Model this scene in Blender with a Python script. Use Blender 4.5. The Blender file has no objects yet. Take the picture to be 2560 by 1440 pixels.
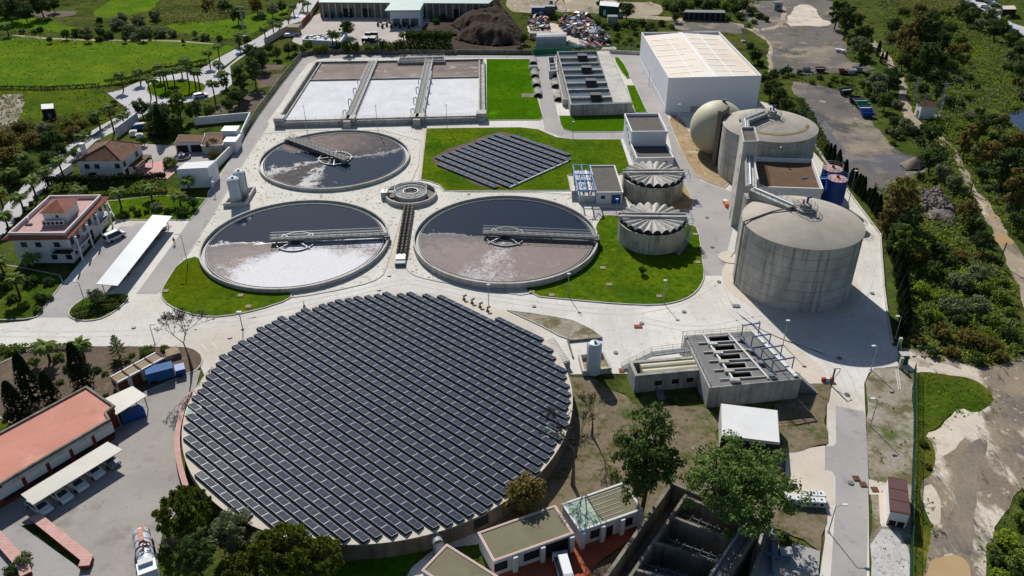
import bpy, bmesh, math, random
from mathutils import Vector, Matrix, Euler, noise as mnoise
from mathutils.geometry import tessellate_polygon
R = math.radians
sc = bpy.context.scene
col = sc.collection
# ---------------- camera
FPX, PIT, ROLL, HC = 2050.0, R(32), R(.25), 88.0
cam = bpy.data.cameras.new('camera'); cam.lens = 36 * FPX / 2560; cam.sensor_width = 36
cam.clip_start = 1; cam.clip_end = 6000
co = bpy.data.objects.new('camera', cam); col.objects.link(co)
co.matrix_world = Matrix.Translation((0, 0, HC)) @ (Euler((R(90) - PIT, 0, 0)).to_matrix() @ Matrix.Rotation(-ROLL, 3, 'Z')).to_4x4()
sc.camera = co
# ---------------- sky, sun, exposure
SUN_EL, SUN_AZ = R(38), R(-16.5)          # azimuth clockwise from +Y
w = bpy.data.worlds.new('World'); sc.world = w; w.use_nodes = True
sky = w.node_tree.nodes.new('ShaderNodeTexSky'); sky.sky_type = 'NISHITA'; sky.sun_disc = False
sky.sun_elevation = SUN_EL; sky.sun_rotation = SUN_AZ; sky.altitude = 50; sky.air_density = 1.0; sky.dust_density = .6; sky.ozone_density = 2
bg = w.node_tree.nodes['Background']; bg.inputs[1].default_value = .07
w.node_tree.links.new(sky.outputs[0], bg.inputs[0])
sl = bpy.data.lights.new('sun', 'SUN'); sl.energy = 5; sl.angle = R(.5); sl.color = (1, .96, .9)
so = bpy.data.objects.new('sun', sl); col.objects.link(so)
sd = Vector((math.sin(SUN_AZ) * math.cos(SUN_EL), math.cos(SUN_AZ) * math.cos(SUN_EL), math.sin(SUN_EL)))
so.rotation_euler = sd.to_track_quat('Z', 'Y').to_euler(); so.location = (0, 0, 120)
sc.view_settings.view_transform = 'Standard'; sc.view_settings.look = 'None'
sc.view_settings.exposure = .22; sc.view_settings.gamma = 1; sc.view_settings.use_curve_mapping = False
sc.cycles.max_bounces = 4; sc.cycles.diffuse_bounces = 2; sc.cycles.glossy_bounces = 2; sc.cycles.transmission_bounces = 1

# ---------------- photo pixel (2560 wide) at height z -> point in the place
_cr, _sr, _cp, _sp = math.cos(ROLL), math.sin(ROLL), math.cos(PIT), math.sin(PIT)
def P(u, v, z=0.0):
    a, b = (u - 1280) / FPX, (v - 720) / FPX
    a, b = a * _cr - b * _sr, a * _sr + b * _cr
    t = (HC - z) / (_sp + b * _cp)
    return Vector((a * t, (_cp - b * _sp) * t, z))
def HT(base, top):                          # height of a vertical edge seen from base to top
    B, T = P(*base), P(*top)
    B, T = B.xy, T.xy
    return HC * (1 - B.dot(T) / T.dot(T))
def PX(pts, z=0.0): return [P(u, v, z) for u, v in pts]

# ---------------- mesh builder
def ccw(pts):
    a = sum(pts[i - 1][0] * pts[i][1] - pts[i][0] * pts[i - 1][1] for i in range(len(pts)))
    return list(pts) if a > 0 else list(pts)[::-1]
def chaikin(pts, n=2, closed=True):
    for _ in range(n):
        q = []
        m = len(pts)
        for i in range(m if closed else m - 1):
            a, b = Vector(pts[i][:2]), Vector(pts[(i + 1) % m][:2])
            q += [a * .75 + b * .25, a * .25 + b * .75]
        if not closed: q = [Vector(pts[0][:2])] + q + [Vector(pts[-1][:2])]
        pts = q
    return pts
ORG = {}
class MB:
    def __init__(s): s.v = []; s.f = []
    def face(s, pts):
        i = len(s.v); s.v += [tuple(p) for p in pts]; s.f.append(tuple(range(i, i + len(pts)))); return s
    def cap(s, pts, z, up=True):
        tri = tessellate_polygon([[Vector((p[0], p[1], 0)) for p in pts]])
        i = len(s.v); s.v += [(p[0], p[1], z) for p in pts]
        for t in tri:
            a, b, c = [Vector(pts[k][:2]) for k in t]
            pos = (b - a).cross(c - a) > 0
            t = t if pos == up else t[::-1]
            s.f.append(tuple(i + k for k in t))
        return s
    def prism(s, pts, z0, z1, bottom=False, top=True):
        pts = ccw([(p[0], p[1]) for p in pts]); n = len(pts)
        for i in range(n):
            a, b = pts[i], pts[(i + 1) % n]
            s.face([(a[0], a[1], z0), (b[0], b[1], z0), (b[0], b[1], z1), (a[0], a[1], z1)])
        if top: s.cap(pts, z1)
        if bottom: s.cap(pts, z0, False)
        return s
    def obox(s, c, ax, ay, az):                 # centre and three half vectors
        c, ax, ay, az = map(Vector, (c, ax, ay, az))
        q = [c + ax * i + ay * j + az * k for k in (-1, 1) for j in (-1, 1) for i in (-1, 1)]
        if ax.cross(ay).dot(az) < 0: q = [q[i] for i in (1, 0, 3, 2, 5, 4, 7, 6)]
        i = len(s.v); s.v += [tuple(p) for p in q]
        for f in ((0, 2, 3, 1), (4, 5, 7, 6), (0, 1, 5, 4), (2, 6, 7, 3), (0, 4, 6, 2), (1, 3, 7, 5)): s.f.append(tuple(i + k for k in f))
        return s
    def box(s, x, y, z, sx, sy, sz, r=0):       # centre x,y, bottom z, full sizes
        c, q = math.cos(r), math.sin(r)
        return s.obox((x, y, z + sz / 2), (c * sx / 2, q * sx / 2, 0), (-q * sy / 2, c * sy / 2, 0), (0, 0, sz / 2))
    def beam(s, a, b, wd, ht, up=Vector((0, 0, 1))):   # box along a->b
        a, b = Vector(a), Vector(b); d = b - a
        if d.length < 1e-5: return s
        u = d.normalized(); side = u.cross(up)
        if side.length < 1e-3: side = Vector((1, 0, 0))
        side.normalize(); n = side.cross(u)
        return s.obox((a + b) / 2, d / 2, side * wd / 2, n * ht / 2)
    def tube(s, a, b, r, n=6, r2=None, caps=True):
        a, b = Vector(a), Vector(b); d = b - a
        if d.length < 1e-6: return s
        r2 = r if r2 is None else r2
        u = d.normalized(); x = u.orthogonal().normalized(); y = u.cross(x)
        i = len(s.v)
        for c, rr in ((a, r), (b, r2)):
            for k in range(n):
                t = 2 * math.pi * k / n
                s.v.append(tuple(c + x * rr * math.cos(t) + y * rr * math.sin(t)))
        for k in range(n):
            l = (k + 1) % n; s.f.append((i + k, i + l, i + n + l, i + n + k))
        if caps: s.f.append(tuple(i + k for k in range(n))[::-1]); s.f.append(tuple(i + n + k for k in range(n)))
        return s
    def path(s, pts, r, n=6):
        for a, b in zip(pts, pts[1:]): s.tube(a, b, r, n)
        return s
    def lathe(s, c, prof, n=48, a0=0, a1=2 * math.pi):  # prof: (r,z) list; outward normal when going up
        full = abs(a1 - a0 - 2 * math.pi) < 1e-6
        m = n if full else n + 1
        i = len(s.v)
        for r, z in prof:
            for k in range(m):
                t = a0 + (a1 - a0) * k / n
                s.v.append((c[0] + r * math.cos(t), c[1] + r * math.sin(t), z))
        for j in range(len(prof) - 1):
            for k in range(n):
                l = (k + 1) % m
                s.f.append((i + j * m + k, i + j * m + l, i + (j + 1) * m + l, i + (j + 1) * m + k))
        return s
    def cyl(s, c, r, z0, z1, n=32): return s.lathe(c, [(r, z0), (r, z1), (.0001, z1)], n)
    def ring(s, c, ro, ri, z0, z1, n=72): return s.lathe(c, [(ro, z0), (ro, z1), (ri, z1), (ri, z0)], n)
    def wall(s, pts, wd, z0, z1, closed=False):         # mitred strip along pts
        p = [Vector(q[:2]) for q in pts]; n = len(p); L = []
        for i in range(n):
            a = p[i - 1] if (i > 0 or closed) else None
            b = p[(i + 1) % n] if (i < n - 1 or closed) else None
            d1 = (p[i] - a).normalized() if a is not None else (b - p[i]).normalized()
            d2 = (b - p[i]).normalized() if b is not None else d1
            t = (d1 + d2); t = t.normalized() if t.length > 1e-4 else d1
            nn = Vector((-t.y, t.x)); k = max(.4, nn.dot(Vector((-d1.y, d1.x))))
            L.append((p[i] + nn * wd / 2 / k, p[i] - nn * wd / 2 / k))
        m = n if closed else n - 1
        for i in range(m):
            (a, b), (c, d) = L[i], L[(i + 1) % n]
            def q(v, z): return (v.x, v.y, z)
            s.face([q(b, z1), q(d, z1), q(c, z1), q(a, z1)])
            s.face([q(b, z0), q(d, z0), q(d, z1), q(b, z1)])
            s.face([q(c, z0), q(a, z0), q(a, z1), q(c, z1)])
        if not closed:
            for (a, b), fl in ((L[0], 0), (L[-1], 1)):
                f = [(a.x, a.y, z0), (b.x, b.y, z0), (b.x, b.y, z1), (a.x, a.y, z1)]
                s.face(f[::-1] if fl else f)
        return s
    def mesh(s, name, m, smooth=False, org=Vector((0, 0, 0)), ang=40):
        me = bpy.data.meshes.new(name)
        me.from_pydata([(v[0] - org.x, v[1] - org.y, v[2] - org.z) for v in s.v], [], s.f)
        if m: me.materials.append(m)
        if smooth:
            me.polygons.foreach_set('use_smooth', [True] * len(me.polygons))
            b = bmesh.new(); b.from_mesh(me); bmesh.ops.remove_doubles(b, verts=b.verts, dist=1e-4); b.to_mesh(me); b.free()
            me.set_sharp_from_angle(angle=R(ang))
        me.update()
        return me
    def build(s, name, m, parent=None, smooth=False, ang=40):
        if parent is None:
            xs = [v[0] for v in s.v]; ys = [v[1] for v in s.v]
            org = Vector(((min(xs) + max(xs)) / 2, (min(ys) + max(ys)) / 2, min(v[2] for v in s.v)))
        else: org = ORG[parent.name]
        o = bpy.data.objects.new(name, s.mesh(name, m, smooth, org, ang)); col.objects.link(o)
        if parent is None: o.location = org
        else: o.parent = parent
        ORG[o.name] = org
        return o
def tag(o, label=None, cat=None, group=None, kind=None):
    for k, v in (('label', label), ('category', cat), ('group', group), ('kind', kind)):
        if v: o[k] = v
    return o
def thing(name, label, cat, loc, group=None):
    o = bpy.data.objects.new(name, None); col.objects.link(o); o.empty_display_size = .5
    o.location = loc; ORG[o.name] = Vector(loc)
    return tag(o, label, cat, group)
def dup(root, loc, rz=0, label=None, scale=None):
    c = root.copy(); col.objects.link(c); c.location = loc; c.rotation_euler = (0, 0, rz)
    if scale: c.scale = scale
    if label: c['label'] = label
    for ch in root.children:
        d = ch.copy(); col.objects.link(d); d.parent = c
        for g in ch.children:
            e = g.copy(); col.objects.link(e); e.parent = d
    return c

# ---------------- materials
def C(r, g, b, k=.82):
    f = lambda x: (x / 255 / 12.92 if x <= 10 else ((x / 255 + .055) / 1.055) ** 2.4) * k
    return (f(r), f(g), f(b), 1)
class NT:
    def __init__(s, name):
        s.m = bpy.data.materials.new(name); s.m.use_nodes = True; s.t = s.m.node_tree
        s.b = s.t.nodes['Principled BSDF']; s.pos = None
    def n(s, typ, props=None, **ins):
        x = s.t.nodes.new('ShaderNode' + typ)
        for k, v in (props or {}).items(): setattr(x, k, v)
        for k, v in ins.items():
            k = int(k[1:]) if k[0] == '_' else k
            if isinstance(v, bpy.types.NodeSocket): s.t.links.new(v, x.inputs[k])
            else: x.inputs[k].default_value = v
        return x
    def P(s):
        if not s.pos: s.pos = s.n('NewGeometry').outputs['Position']
        return s.pos
    def noise(s, scale, detail=5, rough=.6, stretch=None, vec=None, dist=0):
        v = vec or s.P()
        if stretch: v = s.n('Mapping', Vector=v, Scale=stretch).outputs[0]
        return s.n('TexNoise', Vector=v, Scale=scale, Detail=detail, Roughness=rough, Distortion=dist).outputs[0]
    def ramp(s, fac, stops):
        x = s.n('ValToRGB', _0=fac); e = x.color_ramp.elements
        while len(e) < len(stops): e.new(.5)
        for i, (p, c) in enumerate(stops): e[i].position = p; e[i].color = c if len(c) == 4 else (*c, 1)
        return x.outputs[0]
    def step(s, fac, lo, hi):
        return s.n('MapRange', _0=fac, _1=lo, _2=hi, _3=0.0, _4=1.0).outputs[0]
    def mix(s, fac, a, b, mode='MIX'):
        x = s.n('Mix', dict(data_type='RGBA', blend_type=mode))
        for k, v in ((0, fac), (6, a), (7, b)):
            if isinstance(v, bpy.types.NodeSocket): s.t.links.new(v, x.inputs[k])
            else: x.inputs[k].default_value = v
        return x.outputs[2]
    def math(s, op, a, b=0.0, c=0.0):
        x = s.n('Math', dict(operation=op))
        for i, v in enumerate((a, b, c)):
            if isinstance(v, bpy.types.NodeSocket): s.t.links.new(v, x.inputs[i])
            else: x.inputs[i].default_value = v
        return x.outputs[0]
    def out(s, colr, rough=.8, spec=.3, bump=None, metal=0):
        b = s.b
        for k, v in (('Base Color', colr), ('Roughness', rough), ('Specular IOR Level', spec), ('Metallic', metal)):
            if isinstance(v, bpy.types.NodeSocket): s.t.links.new(v, b.inputs[k])
            else: b.inputs[k].default_value = v
        if bump:
            h, st, d = bump
            x = s.n('Bump', Strength=st, Distance=d, Height=h); s.t.links.new(x.outputs[0], b.inputs['Normal'])
        return s.m
def surf(name, c1, c2, scale=.5, rough=.85, spec=.25, patches=(), fine=None, bump=None, stretch=None, lines=None):
    """two-tone procedural surface; patches: (colour, noise scale, lo, hi[, stretch]); fine: (scale, amount); lines: (axis, pitch, width, dark)"""
    t = NT(name)
    c = t.mix(t.step(t.noise(scale, 5, .6, stretch), .32, .68), c1, c2)
    for p in patches:
        c = t.mix(t.step(t.noise(p[1], 6, .65, p[4] if len(p) > 4 else None), p[2], p[3]), c, p[0])
    if fine:
        f = t.noise(fine[0], 3, .7)
        c = t.mix(1.0, c, t.ramp(f, [(.25, (1 - fine[1],) * 3), (.75, (1 + fine[1] * .6,) * 3)]), 'MULTIPLY')
    if lines:
        ax, pitch, wd, dark = lines
        sep = t.n('SeparateXYZ', _0=t.P()).outputs[ax]
        fr = t.math('FRACT', t.math('DIVIDE', sep, pitch))
        c = t.mix(t.math('LESS_THAN', fr, wd), c, t.mix(1.0, c, (dark, dark, dark, 1), 'MULTIPLY'))
    return t.out(c, rough, spec, (t.noise(bump[0], 4, .7), bump[1], bump[2]) if bump else None)

M = {}
M['concrete_road'] = surf('concrete_road', C(226, 222, 214), C(208, 205, 198), .05, .9, .2, [(C(182, 177, 170), .07, .5, .85, (1, .35, 1)), (C(186, 178, 168), .5, .57, .72), (C(200, 190, 174), .03, .48, .66), (C(160, 154, 148), .9, .66, .74)], (1.5, .1), lines=(0, 5.0, .016, .8))
M['tyre_mark'] = surf('tyre_mark', C(206, 202, 196), C(186, 182, 177), .3, .9, .2, [(C(214, 210, 203), .5, .45, .6)])
M['beige'] = surf('beige_concrete', C(214, 203, 186), C(198, 189, 174), .1, .9, .2, [(C(170, 162, 150), .4, .6, .8)], (2, .08))
M['asphalt'] = surf('pale_asphalt', C(176, 171, 168), C(160, 156, 154), .08, .92, .2, [(C(132, 128, 126), .25, .56, .75), (C(180, 174, 168), .06, .55, .8)], (2.5, .09))
M['asphalt_dark'] = surf('worn_asphalt', C(172, 165, 158), C(154, 148, 142), .09, .92, .2, [(C(132, 126, 120), .2, .53, .72), (C(92, 84, 78), .35, .63, .72), (C(160, 154, 148), .07, .55, .75)], (2.5, .1))
M['public_road'] = surf('pale_public_road', C(196, 194, 196), C(178, 176, 178), .06, .9, .2, [(C(160, 157, 155), .2, .6, .8)], (2, .06))
def grass(name, a, b, y, soil=None):
    return surf(name, a, b, .16, 1, 0, [(y, .06, .46, .66), (b, .6, .5, .66), (tuple(v * .72 for v in y[:3]) + (1,), .025, .52, .64), (tuple(min(1, v * 1.35) for v in y[:3]) + (1,), .13, .6, .74)] + ([(soil, .3, .66, .76)] if soil else []), (1.1, .42), (2.2, .6, .25))
M['lawn'] = grass('lawn_grass', C(82, 112, 26), C(60, 90, 18), C(104, 120, 20))
M['lawn_vivid'] = grass('vivid_lawn', C(70, 114, 14), C(58, 98, 10), C(84, 124, 16))
M['lawn_old'] = grass('old_lawn', C(84, 104, 34), C(60, 82, 22), C(112, 110, 44), C(120, 106, 66))
M['meadow'] = grass('meadow_grass', C(98, 128, 38), C(76, 108, 30), C(114, 134, 36))
M['field'] = grass('field_grass', C(86, 112, 34), C(64, 88, 26), C(104, 116, 36), C(92, 80, 48))
M['scrubland'] = surf('scrubland', C(90, 100, 48), C(66, 80, 36), .06, 1, 0, [(C(104, 98, 58), .04, .52, .7), (C(40, 52, 20), .25, .5, .66), (C(84, 108, 36), .09, .58, .7)], (.9, .4), (1.5, .6, .3))
M['soil'] = surf('bare_soil', C(112, 98, 82), C(92, 80, 68), .2, .95, .1, [(C(132, 118, 100), .6, .55, .7)], (2, .2), (2, .4, .15))
M['ochre'] = surf('ochre_soil', C(186, 160, 126), C(164, 142, 110), .12, .95, .1, [(C(172, 124, 88), .1, .54, .66), (C(162, 154, 104), .11, .5, .6), (C(110, 112, 62), .4, .57, .66), (C(206, 190, 164), .25, .58, .68)], (1.8, .28))
M['weedy'] = surf('weedy_dirt', C(136, 123, 102), C(112, 102, 80), .12, .95, .1, [(C(70, 92, 30), .11, .53, .62), (C(86, 84, 44), .3, .52, .64), (C(150, 138, 116), .2, .6, .72)], (1.3, .3), (1.6, .4, .2))
M['stony'] = surf('stony_weeds', C(176, 168, 154), C(136, 126, 106), .2, .95, .1, [(C(110, 104, 74), .22, .48, .6), (C(92, 104, 52), .13, .56, .66)], (2.2, .3))
M['gravel'] = surf('white_gravel', C(222, 218, 208), C(206, 202, 190), .1, .95, .15, [(C(176, 168, 148), .09, .6, .8), (C(104, 98, 72), .8, .6, .66), (C(120, 122, 86), .5, .67, .75)], (2.6, .13))
M['chips'] = surf('white_chips', C(206, 204, 200), C(186, 184, 180), .5, .95, .15, [(C(110, 106, 92), 1.6, .58, .7)], (3, .3))
M['lot'] = surf('grey_lot', C(118, 111, 104), C(98, 94, 91), .05, .95, .15, [(C(150, 138, 120), .035, .5, .6), (C(84, 82, 85), .06, .54, .62), (C(92, 96, 60), .09, .58, .66), (C(168, 156, 138), .2, .6, .68)], (1.2, .2))
M['wet_lot'] = surf('wet_lot', C(92, 90, 94), C(80, 79, 86), .08, .6, .3, [(C(118, 112, 104), .1, .52, .62)], (1.2, .15))
M['wet_mud'] = surf('wet_mud', C(150, 138, 120), C(122, 114, 104), .1, .9, .2, [(C(104, 98, 92), .12, .5, .64, (1.6, .5, 1)), (C(186, 172, 150), .2, .54, .66, (2.5, .4, 1)), (C(140, 128, 108), .5, .5, .65, (2, .5, 1))], (1.8, .2), (1.5, .4, .15))
M['mud'] = surf('muddy_ground', C(160, 144, 122), C(128, 118, 104), .08, .95, .15, [(C(112, 106, 98), .07, .5, .6, (1.5, .55, 1)), (C(212, 202, 186), .1, .5, .57, (1.3, .5, 1)), (C(96, 88, 76), .35, .58, .66, (2, .6, 1)), (C(196, 184, 164), .6, .6, .66)], (1.8, .22), (1.5, .4, .2))
M['track'] = surf('dirt_track', C(180, 164, 140), C(150, 138, 118), .09, .95, .12, [(C(118, 110, 98), .1, .5, .66, (1.6, .5, 1)), (C(208, 198, 182), .12, .55, .68, (1.5, .5, 1)), (C(132, 128, 120), .3, .58, .7, (2, .5, 1))], (1.6, .13))
M['pale_dirt'] = surf('pale_dirt', C(220, 210, 194), C(196, 184, 166), .12, .95, .12, [(C(150, 138, 120), .15, .56, .68)], (1.6, .15))
M['yard'] = surf('yard_paving', C(196, 186, 178), C(180, 171, 164), .06, .95, .15, [(C(160, 150, 142), .1, .56, .75)], (1, .06))
M['mulch'] = surf('mulch', C(78, 62, 50), C(54, 42, 36), .2, .95, .1, [(C(100, 84, 70), .1, .56, .7), (C(40, 34, 32), .4, .56, .66)], (1, .35), (1.2, .8, .5))
def conc(name, a, b, dark, streak=True, rings=None, hard=False):
    t = NT(name)
    c = t.mix(t.step(t.noise(.25, 5), .35, .65), a, b)
    if streak:
        c = t.mix(t.step(t.noise(2.2 if hard else 1.0, 5, .7, (1, 1, .05)), .54 if hard else .5, .68 if hard else .74), c, dark)
        c = t.mix(t.step(t.noise(.22, 5, .65, (1, 1, .6)), .45, .68), c, t.mix(.6, c, dark))
    if rings:
        z = t.n('SeparateXYZ', _0=t.P()).outputs[2]
        fr = t.math('FRACT', t.math('DIVIDE', z, rings))
        c = t.mix(t.math('LESS_THAN', fr, .045), c, t.mix(1.0, c, (.52, .52, .52, 1), 'MULTIPLY'))
    c = t.mix(1.0, c, t.ramp(t.noise(3, 3, .7), [(.25, (.88,) * 3), (.75, (1.06,) * 3)]), 'MULTIPLY')
    return t.out(c, .9, .2, (t.noise(6, 4), .25, .04))
M['conc'] = conc('concrete', C(190, 188, 182), C(170, 168, 162), C(116, 114, 110))
M['conc_light'] = conc('light_concrete', C(208, 205, 197), C(194, 190, 182), C(160, 156, 148))
M['conc_digester'] = conc('digester_concrete', C(206, 202, 193), C(186, 183, 175), C(122, 119, 114), True, 2.33)
M['conc_roof'] = conc('dome_concrete', C(186, 177, 164), C(170, 162, 150), C(150, 138, 124), False)
M['conc_old'] = conc('old_concrete', C(150, 142, 128), C(128, 122, 110), C(66, 62, 56))
M['conc_silo'] = conc('silo_concrete', C(204, 198, 182), C(184, 180, 164), C(78, 74, 62), hard=True)
M['white'] = surf('white_render', C(228, 228, 226), C(216, 216, 215), .3, .8, .3, (), (2, .03))
M['white_blue'] = surf('white_cladding', C(232, 235, 240), C(224, 227, 233), .3, .6, .3, (), (2, .03), lines=(0, 1.2, .03, .93))
M['grey_clad'] = surf('grey_cladding', C(232, 232, 238), C(224, 225, 232), .2, .7, .3, [(C(212, 213, 220), .1, .55, .8)], (2, .03), lines=(2, 1.25, .02, .93))
M['sheet'] = surf('white_sheet_roof', C(182, 190, 194), C(170, 178, 182), .2, .45, .4, (), (1, .03), lines=(1, 1.0, .06, .9))
M['sheet_cream'] = surf('cream_sheet_roof', C(208, 204, 192), C(196, 192, 180), .2, .55, .3, [(C(180, 174, 160), .3, .6, .8)], (1, .04), lines=(0, .9, .06, .9))
M['gravel_roof'] = surf('roof_gravel', C(112, 106, 100), C(96, 91, 86), .8, .95, .15, (), (5, .2))
M['gravel_brown'] = surf('brown_roof_gravel', C(116, 92, 70), C(96, 76, 58), .4, .95, .15, (), (5, .2))
M['tile'] = surf('terracotta', C(166, 104, 82), C(142, 86, 68), .6, .85, .2, [(C(110, 72, 60), .9, .55, .7)], (3, .2), lines=(0, .4, .25, .8))
M['tile_old'] = surf('weathered_tiles', C(128, 96, 76), C(104, 78, 62), .6, .9, .15, [(C(150, 122, 98), 1, .56, .7), (C(72, 54, 46), 1.2, .58, .7)], (3, .3), lines=(0, .5, .3, .75))
M['pink_roof'] = surf('pink_roof', C(208, 148, 130), C(196, 136, 118), .15, .9, .2, [(C(178, 116, 98), .25, .6, .75), (C(222, 160, 142), .1, .55, .7)], (1.5, .06))
M['pink_floor'] = surf('pink_terrace', C(200, 164, 158), C(188, 152, 146), .3, .9, .2, (), (2, .06))
M['pink_trim'] = surf('pink_trim', C(222, 168, 150), C(206, 152, 134), .6, .85, .2)
M['brick'] = surf('red_brick', C(138, 74, 58), C(116, 60, 48), .8, .9, .15, [(C(92, 50, 42), 1.6, .55, .7)], (4, .15), lines=(2, .3, .2, .82))
M['brick_paving'] = surf('red_paving', C(176, 96, 70), C(150, 80, 58), .5, .9, .15, (), (3, .15))
M['brick_cap'] = surf('pink_brick_cap', C(216, 174, 164), C(200, 156, 146), .8, .9, .15, (), (3, .12), lines=(1, .5, .1, .8))
M['green_roof'] = surf('olive_roof', C(128, 124, 100), C(116, 112, 90), .3, .9, .15, [(C(104, 98, 86), .4, .6, .75)], (2, .06))
M['mint_roof'] = surf('mint_roof', C(168, 190, 170), C(152, 174, 154), .3, .85, .2, (), (2, .06))
M['teal_roof'] = surf('teal_sheet_roof', C(146, 170, 166), C(134, 158, 154), .2, .6, .3, lines=(0, 1.0, .08, .92))
M['brown_roof'] = surf('brown_sheet', C(104, 76, 76), C(92, 68, 68), .5, .8, .2)
M['tan_roof'] = surf('tan_roof', C(164, 146, 120), C(146, 130, 108), .4, .9, .2, [(C(120, 106, 88), .5, .56, .72)], (2, .08))
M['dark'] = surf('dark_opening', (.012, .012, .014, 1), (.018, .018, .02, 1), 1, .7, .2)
M['glass'] = surf('dark_glass', (.02, .025, .035, 1), (.03, .035, .045, 1), 2, .15, .5)
M['galv'] = surf('galvanised_steel', C(168, 172, 172), C(146, 150, 150), 2, .5, .5, (), (4, .1))
M['galv_dark'] = surf('weathered_steel', C(120, 124, 126), C(98, 102, 104), 2, .55, .4, (), (4, .12))
M['deck'] = surf('grey_grating', C(126, 126, 124), C(112, 112, 110), 1, .8, .3, (), (4, .12))
M['blue'] = surf('blue_paint', C(30, 84, 170), C(24, 70, 150), 1, .5, .4)
M['blue_light'] = surf('light_blue_paint', C(70, 136, 200), C(56, 118, 184), 1, .5, .4)
M['blue_tank'] = surf('blue_tank_paint', C(34, 74, 150), C(28, 62, 130), .5, .45, .4, [(C(20, 48, 108), .8, .6, .75)])
M['tank_white'] = surf('white_tank_paint', C(204, 212, 220), C(190, 200, 208), .5, .45, .4)
M['cream'] = surf('cream_membrane', C(202, 196, 168), C(192, 186, 158), .15, .6, .3, [(C(176, 166, 140), .12, .55, .8)])
M['rust'] = surf('rusty_red', C(150, 80, 60), C(120, 62, 48), 1, .8, .2)
M['wood'] = surf('brown_wood', C(110, 74, 48), C(92, 62, 42), 1.5, .8, .2)
M['bark'] = surf('bark', C(92, 76, 62), C(70, 58, 48), 2, .95, .1, (), (4, .25))
M['bark_grey'] = surf('grey_bark', C(108, 98, 90), C(82, 74, 68), 2, .95, .1, (), (4, .25))
M['rubber'] = surf('black_rubber', (.015, .015, .015, 1), (.025, .025, .025, 1), 3, .8, .2)
M['red'] = surf('red_paint', C(196, 60, 50), C(176, 52, 44), 2, .5, .4)
M['orange'] = surf('orange_paint', C(206, 112, 50), C(186, 98, 44), 2, .6, .3)
M['green_paint'] = surf('green_paint', C(30, 130, 96), C(26, 112, 84), 1, .6, .3)
M['green_mesh'] = surf('green_mesh', C(40, 92, 72), C(32, 78, 62), 1, .8, .2)
M['navy'] = surf('navy_tarp', C(52, 104, 160), C(40, 84, 136), .8, .7, .2, (), (3, .15))
M['black_plastic'] = surf('black_plastic', (.014, .016, .02, 1), (.02, .022, .028, 1), 1, .6, .3)
M['stone'] = surf('grey_rubble', C(150, 138, 130), C(104, 96, 92), .7, .95, .15, (), (2, .3))
M['puddle'] = surf('muddy_water', C(188, 160, 118), C(178, 150, 108), .15, .12, .5)
M['pond'] = surf('pond_water', C(40, 52, 78), C(34, 44, 68), .1, .08, .5)
M['skin'] = surf('skin', C(190, 140, 112), C(180, 130, 104), 3, .6, .3)
M['cloth_dark'] = surf('dark_clothes', (.02, .025, .04, 1), (.03, .03, .04, 1), 3, .9, .1)
M['hivis'] = surf('orange_vest', C(196, 96, 44), C(180, 84, 40), 3, .8, .2)
def paint(name, c): return surf(name, c, c, 1, .35, .5)
M['car_white'] = paint('white_car_paint', C(226, 228, 230)); M['car_red'] = paint('red_car_paint', C(160, 40, 40))
M['car_grey'] = paint('grey_car_paint', C(120, 126, 134)); M['car_dark'] = paint('dark_car_paint', C(44, 50, 62))
def leaf(name, a, b, c):
    t = NT(name)
    a, b, c = [tuple(min(1, v * (1.25 if name in ('cypress_leaves', 'yucca_leaves') else 1.95)) for v in q[:3]) + (1,) for q in (a, b, c)]; x = t.mix(t.step(t.noise(.9, 3), .35, .65), a, b)
    x = t.mix(t.step(t.n('ObjectInfo').outputs['Random'], .2, 1.0), x, t.mix(.45, x, c))
    x = t.mix(t.step(t.noise(4, 2), .5, .7), x, c)
    t.out(x, .8, .06); tr = t.n('BsdfTranslucent', Color=x); mx = t.n('MixShader', _0=.3)
    t.t.links.new(t.b.outputs[0], mx.inputs[1]); t.t.links.new(tr.outputs[0], mx.inputs[2]); t.t.links.new(mx.outputs[0], t.t.nodes['Material Output'].inputs[0])
    return t.m
M['leaf'] = leaf('green_leaves', C(82, 98, 38), C(60, 78, 30), C(106, 116, 50))
M['leaf_dark'] = leaf('dark_leaves', C(54, 68, 34), C(40, 54, 26), C(72, 86, 42))
M['leaf_olive'] = leaf('olive_leaves', C(92, 98, 66), C(72, 80, 54), C(112, 116, 84))
M['leaf_brown'] = leaf('brownish_leaves', C(88, 80, 42), C(66, 62, 32), C(108, 96, 50))
M['leaf_light'] = leaf('light_leaves', C(84, 102, 50), C(66, 86, 40), C(104, 120, 70))
M['leaf_yellow'] = leaf('yellow_green_leaves', C(104, 122, 34), C(84, 104, 28), C(128, 136, 48))
M['leaf_palm'] = leaf('palm_fronds', C(84, 100, 46), C(64, 82, 36), C(112, 122, 66))
M['leaf_cypress'] = leaf('cypress_leaves', C(28, 40, 22), C(20, 30, 18), C(38, 52, 28))
M['leaf_reed'] = leaf('reeds', C(116, 112, 62), C(88, 92, 48), C(134, 126, 76))
M['leaf_yucca'] = leaf('yucca_leaves', C(88, 106, 36), C(66, 84, 28), C(128, 132, 54))
M['twig'] = surf('bare_twigs', C(112, 100, 94), C(88, 78, 74), 2, .95, .1)
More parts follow.
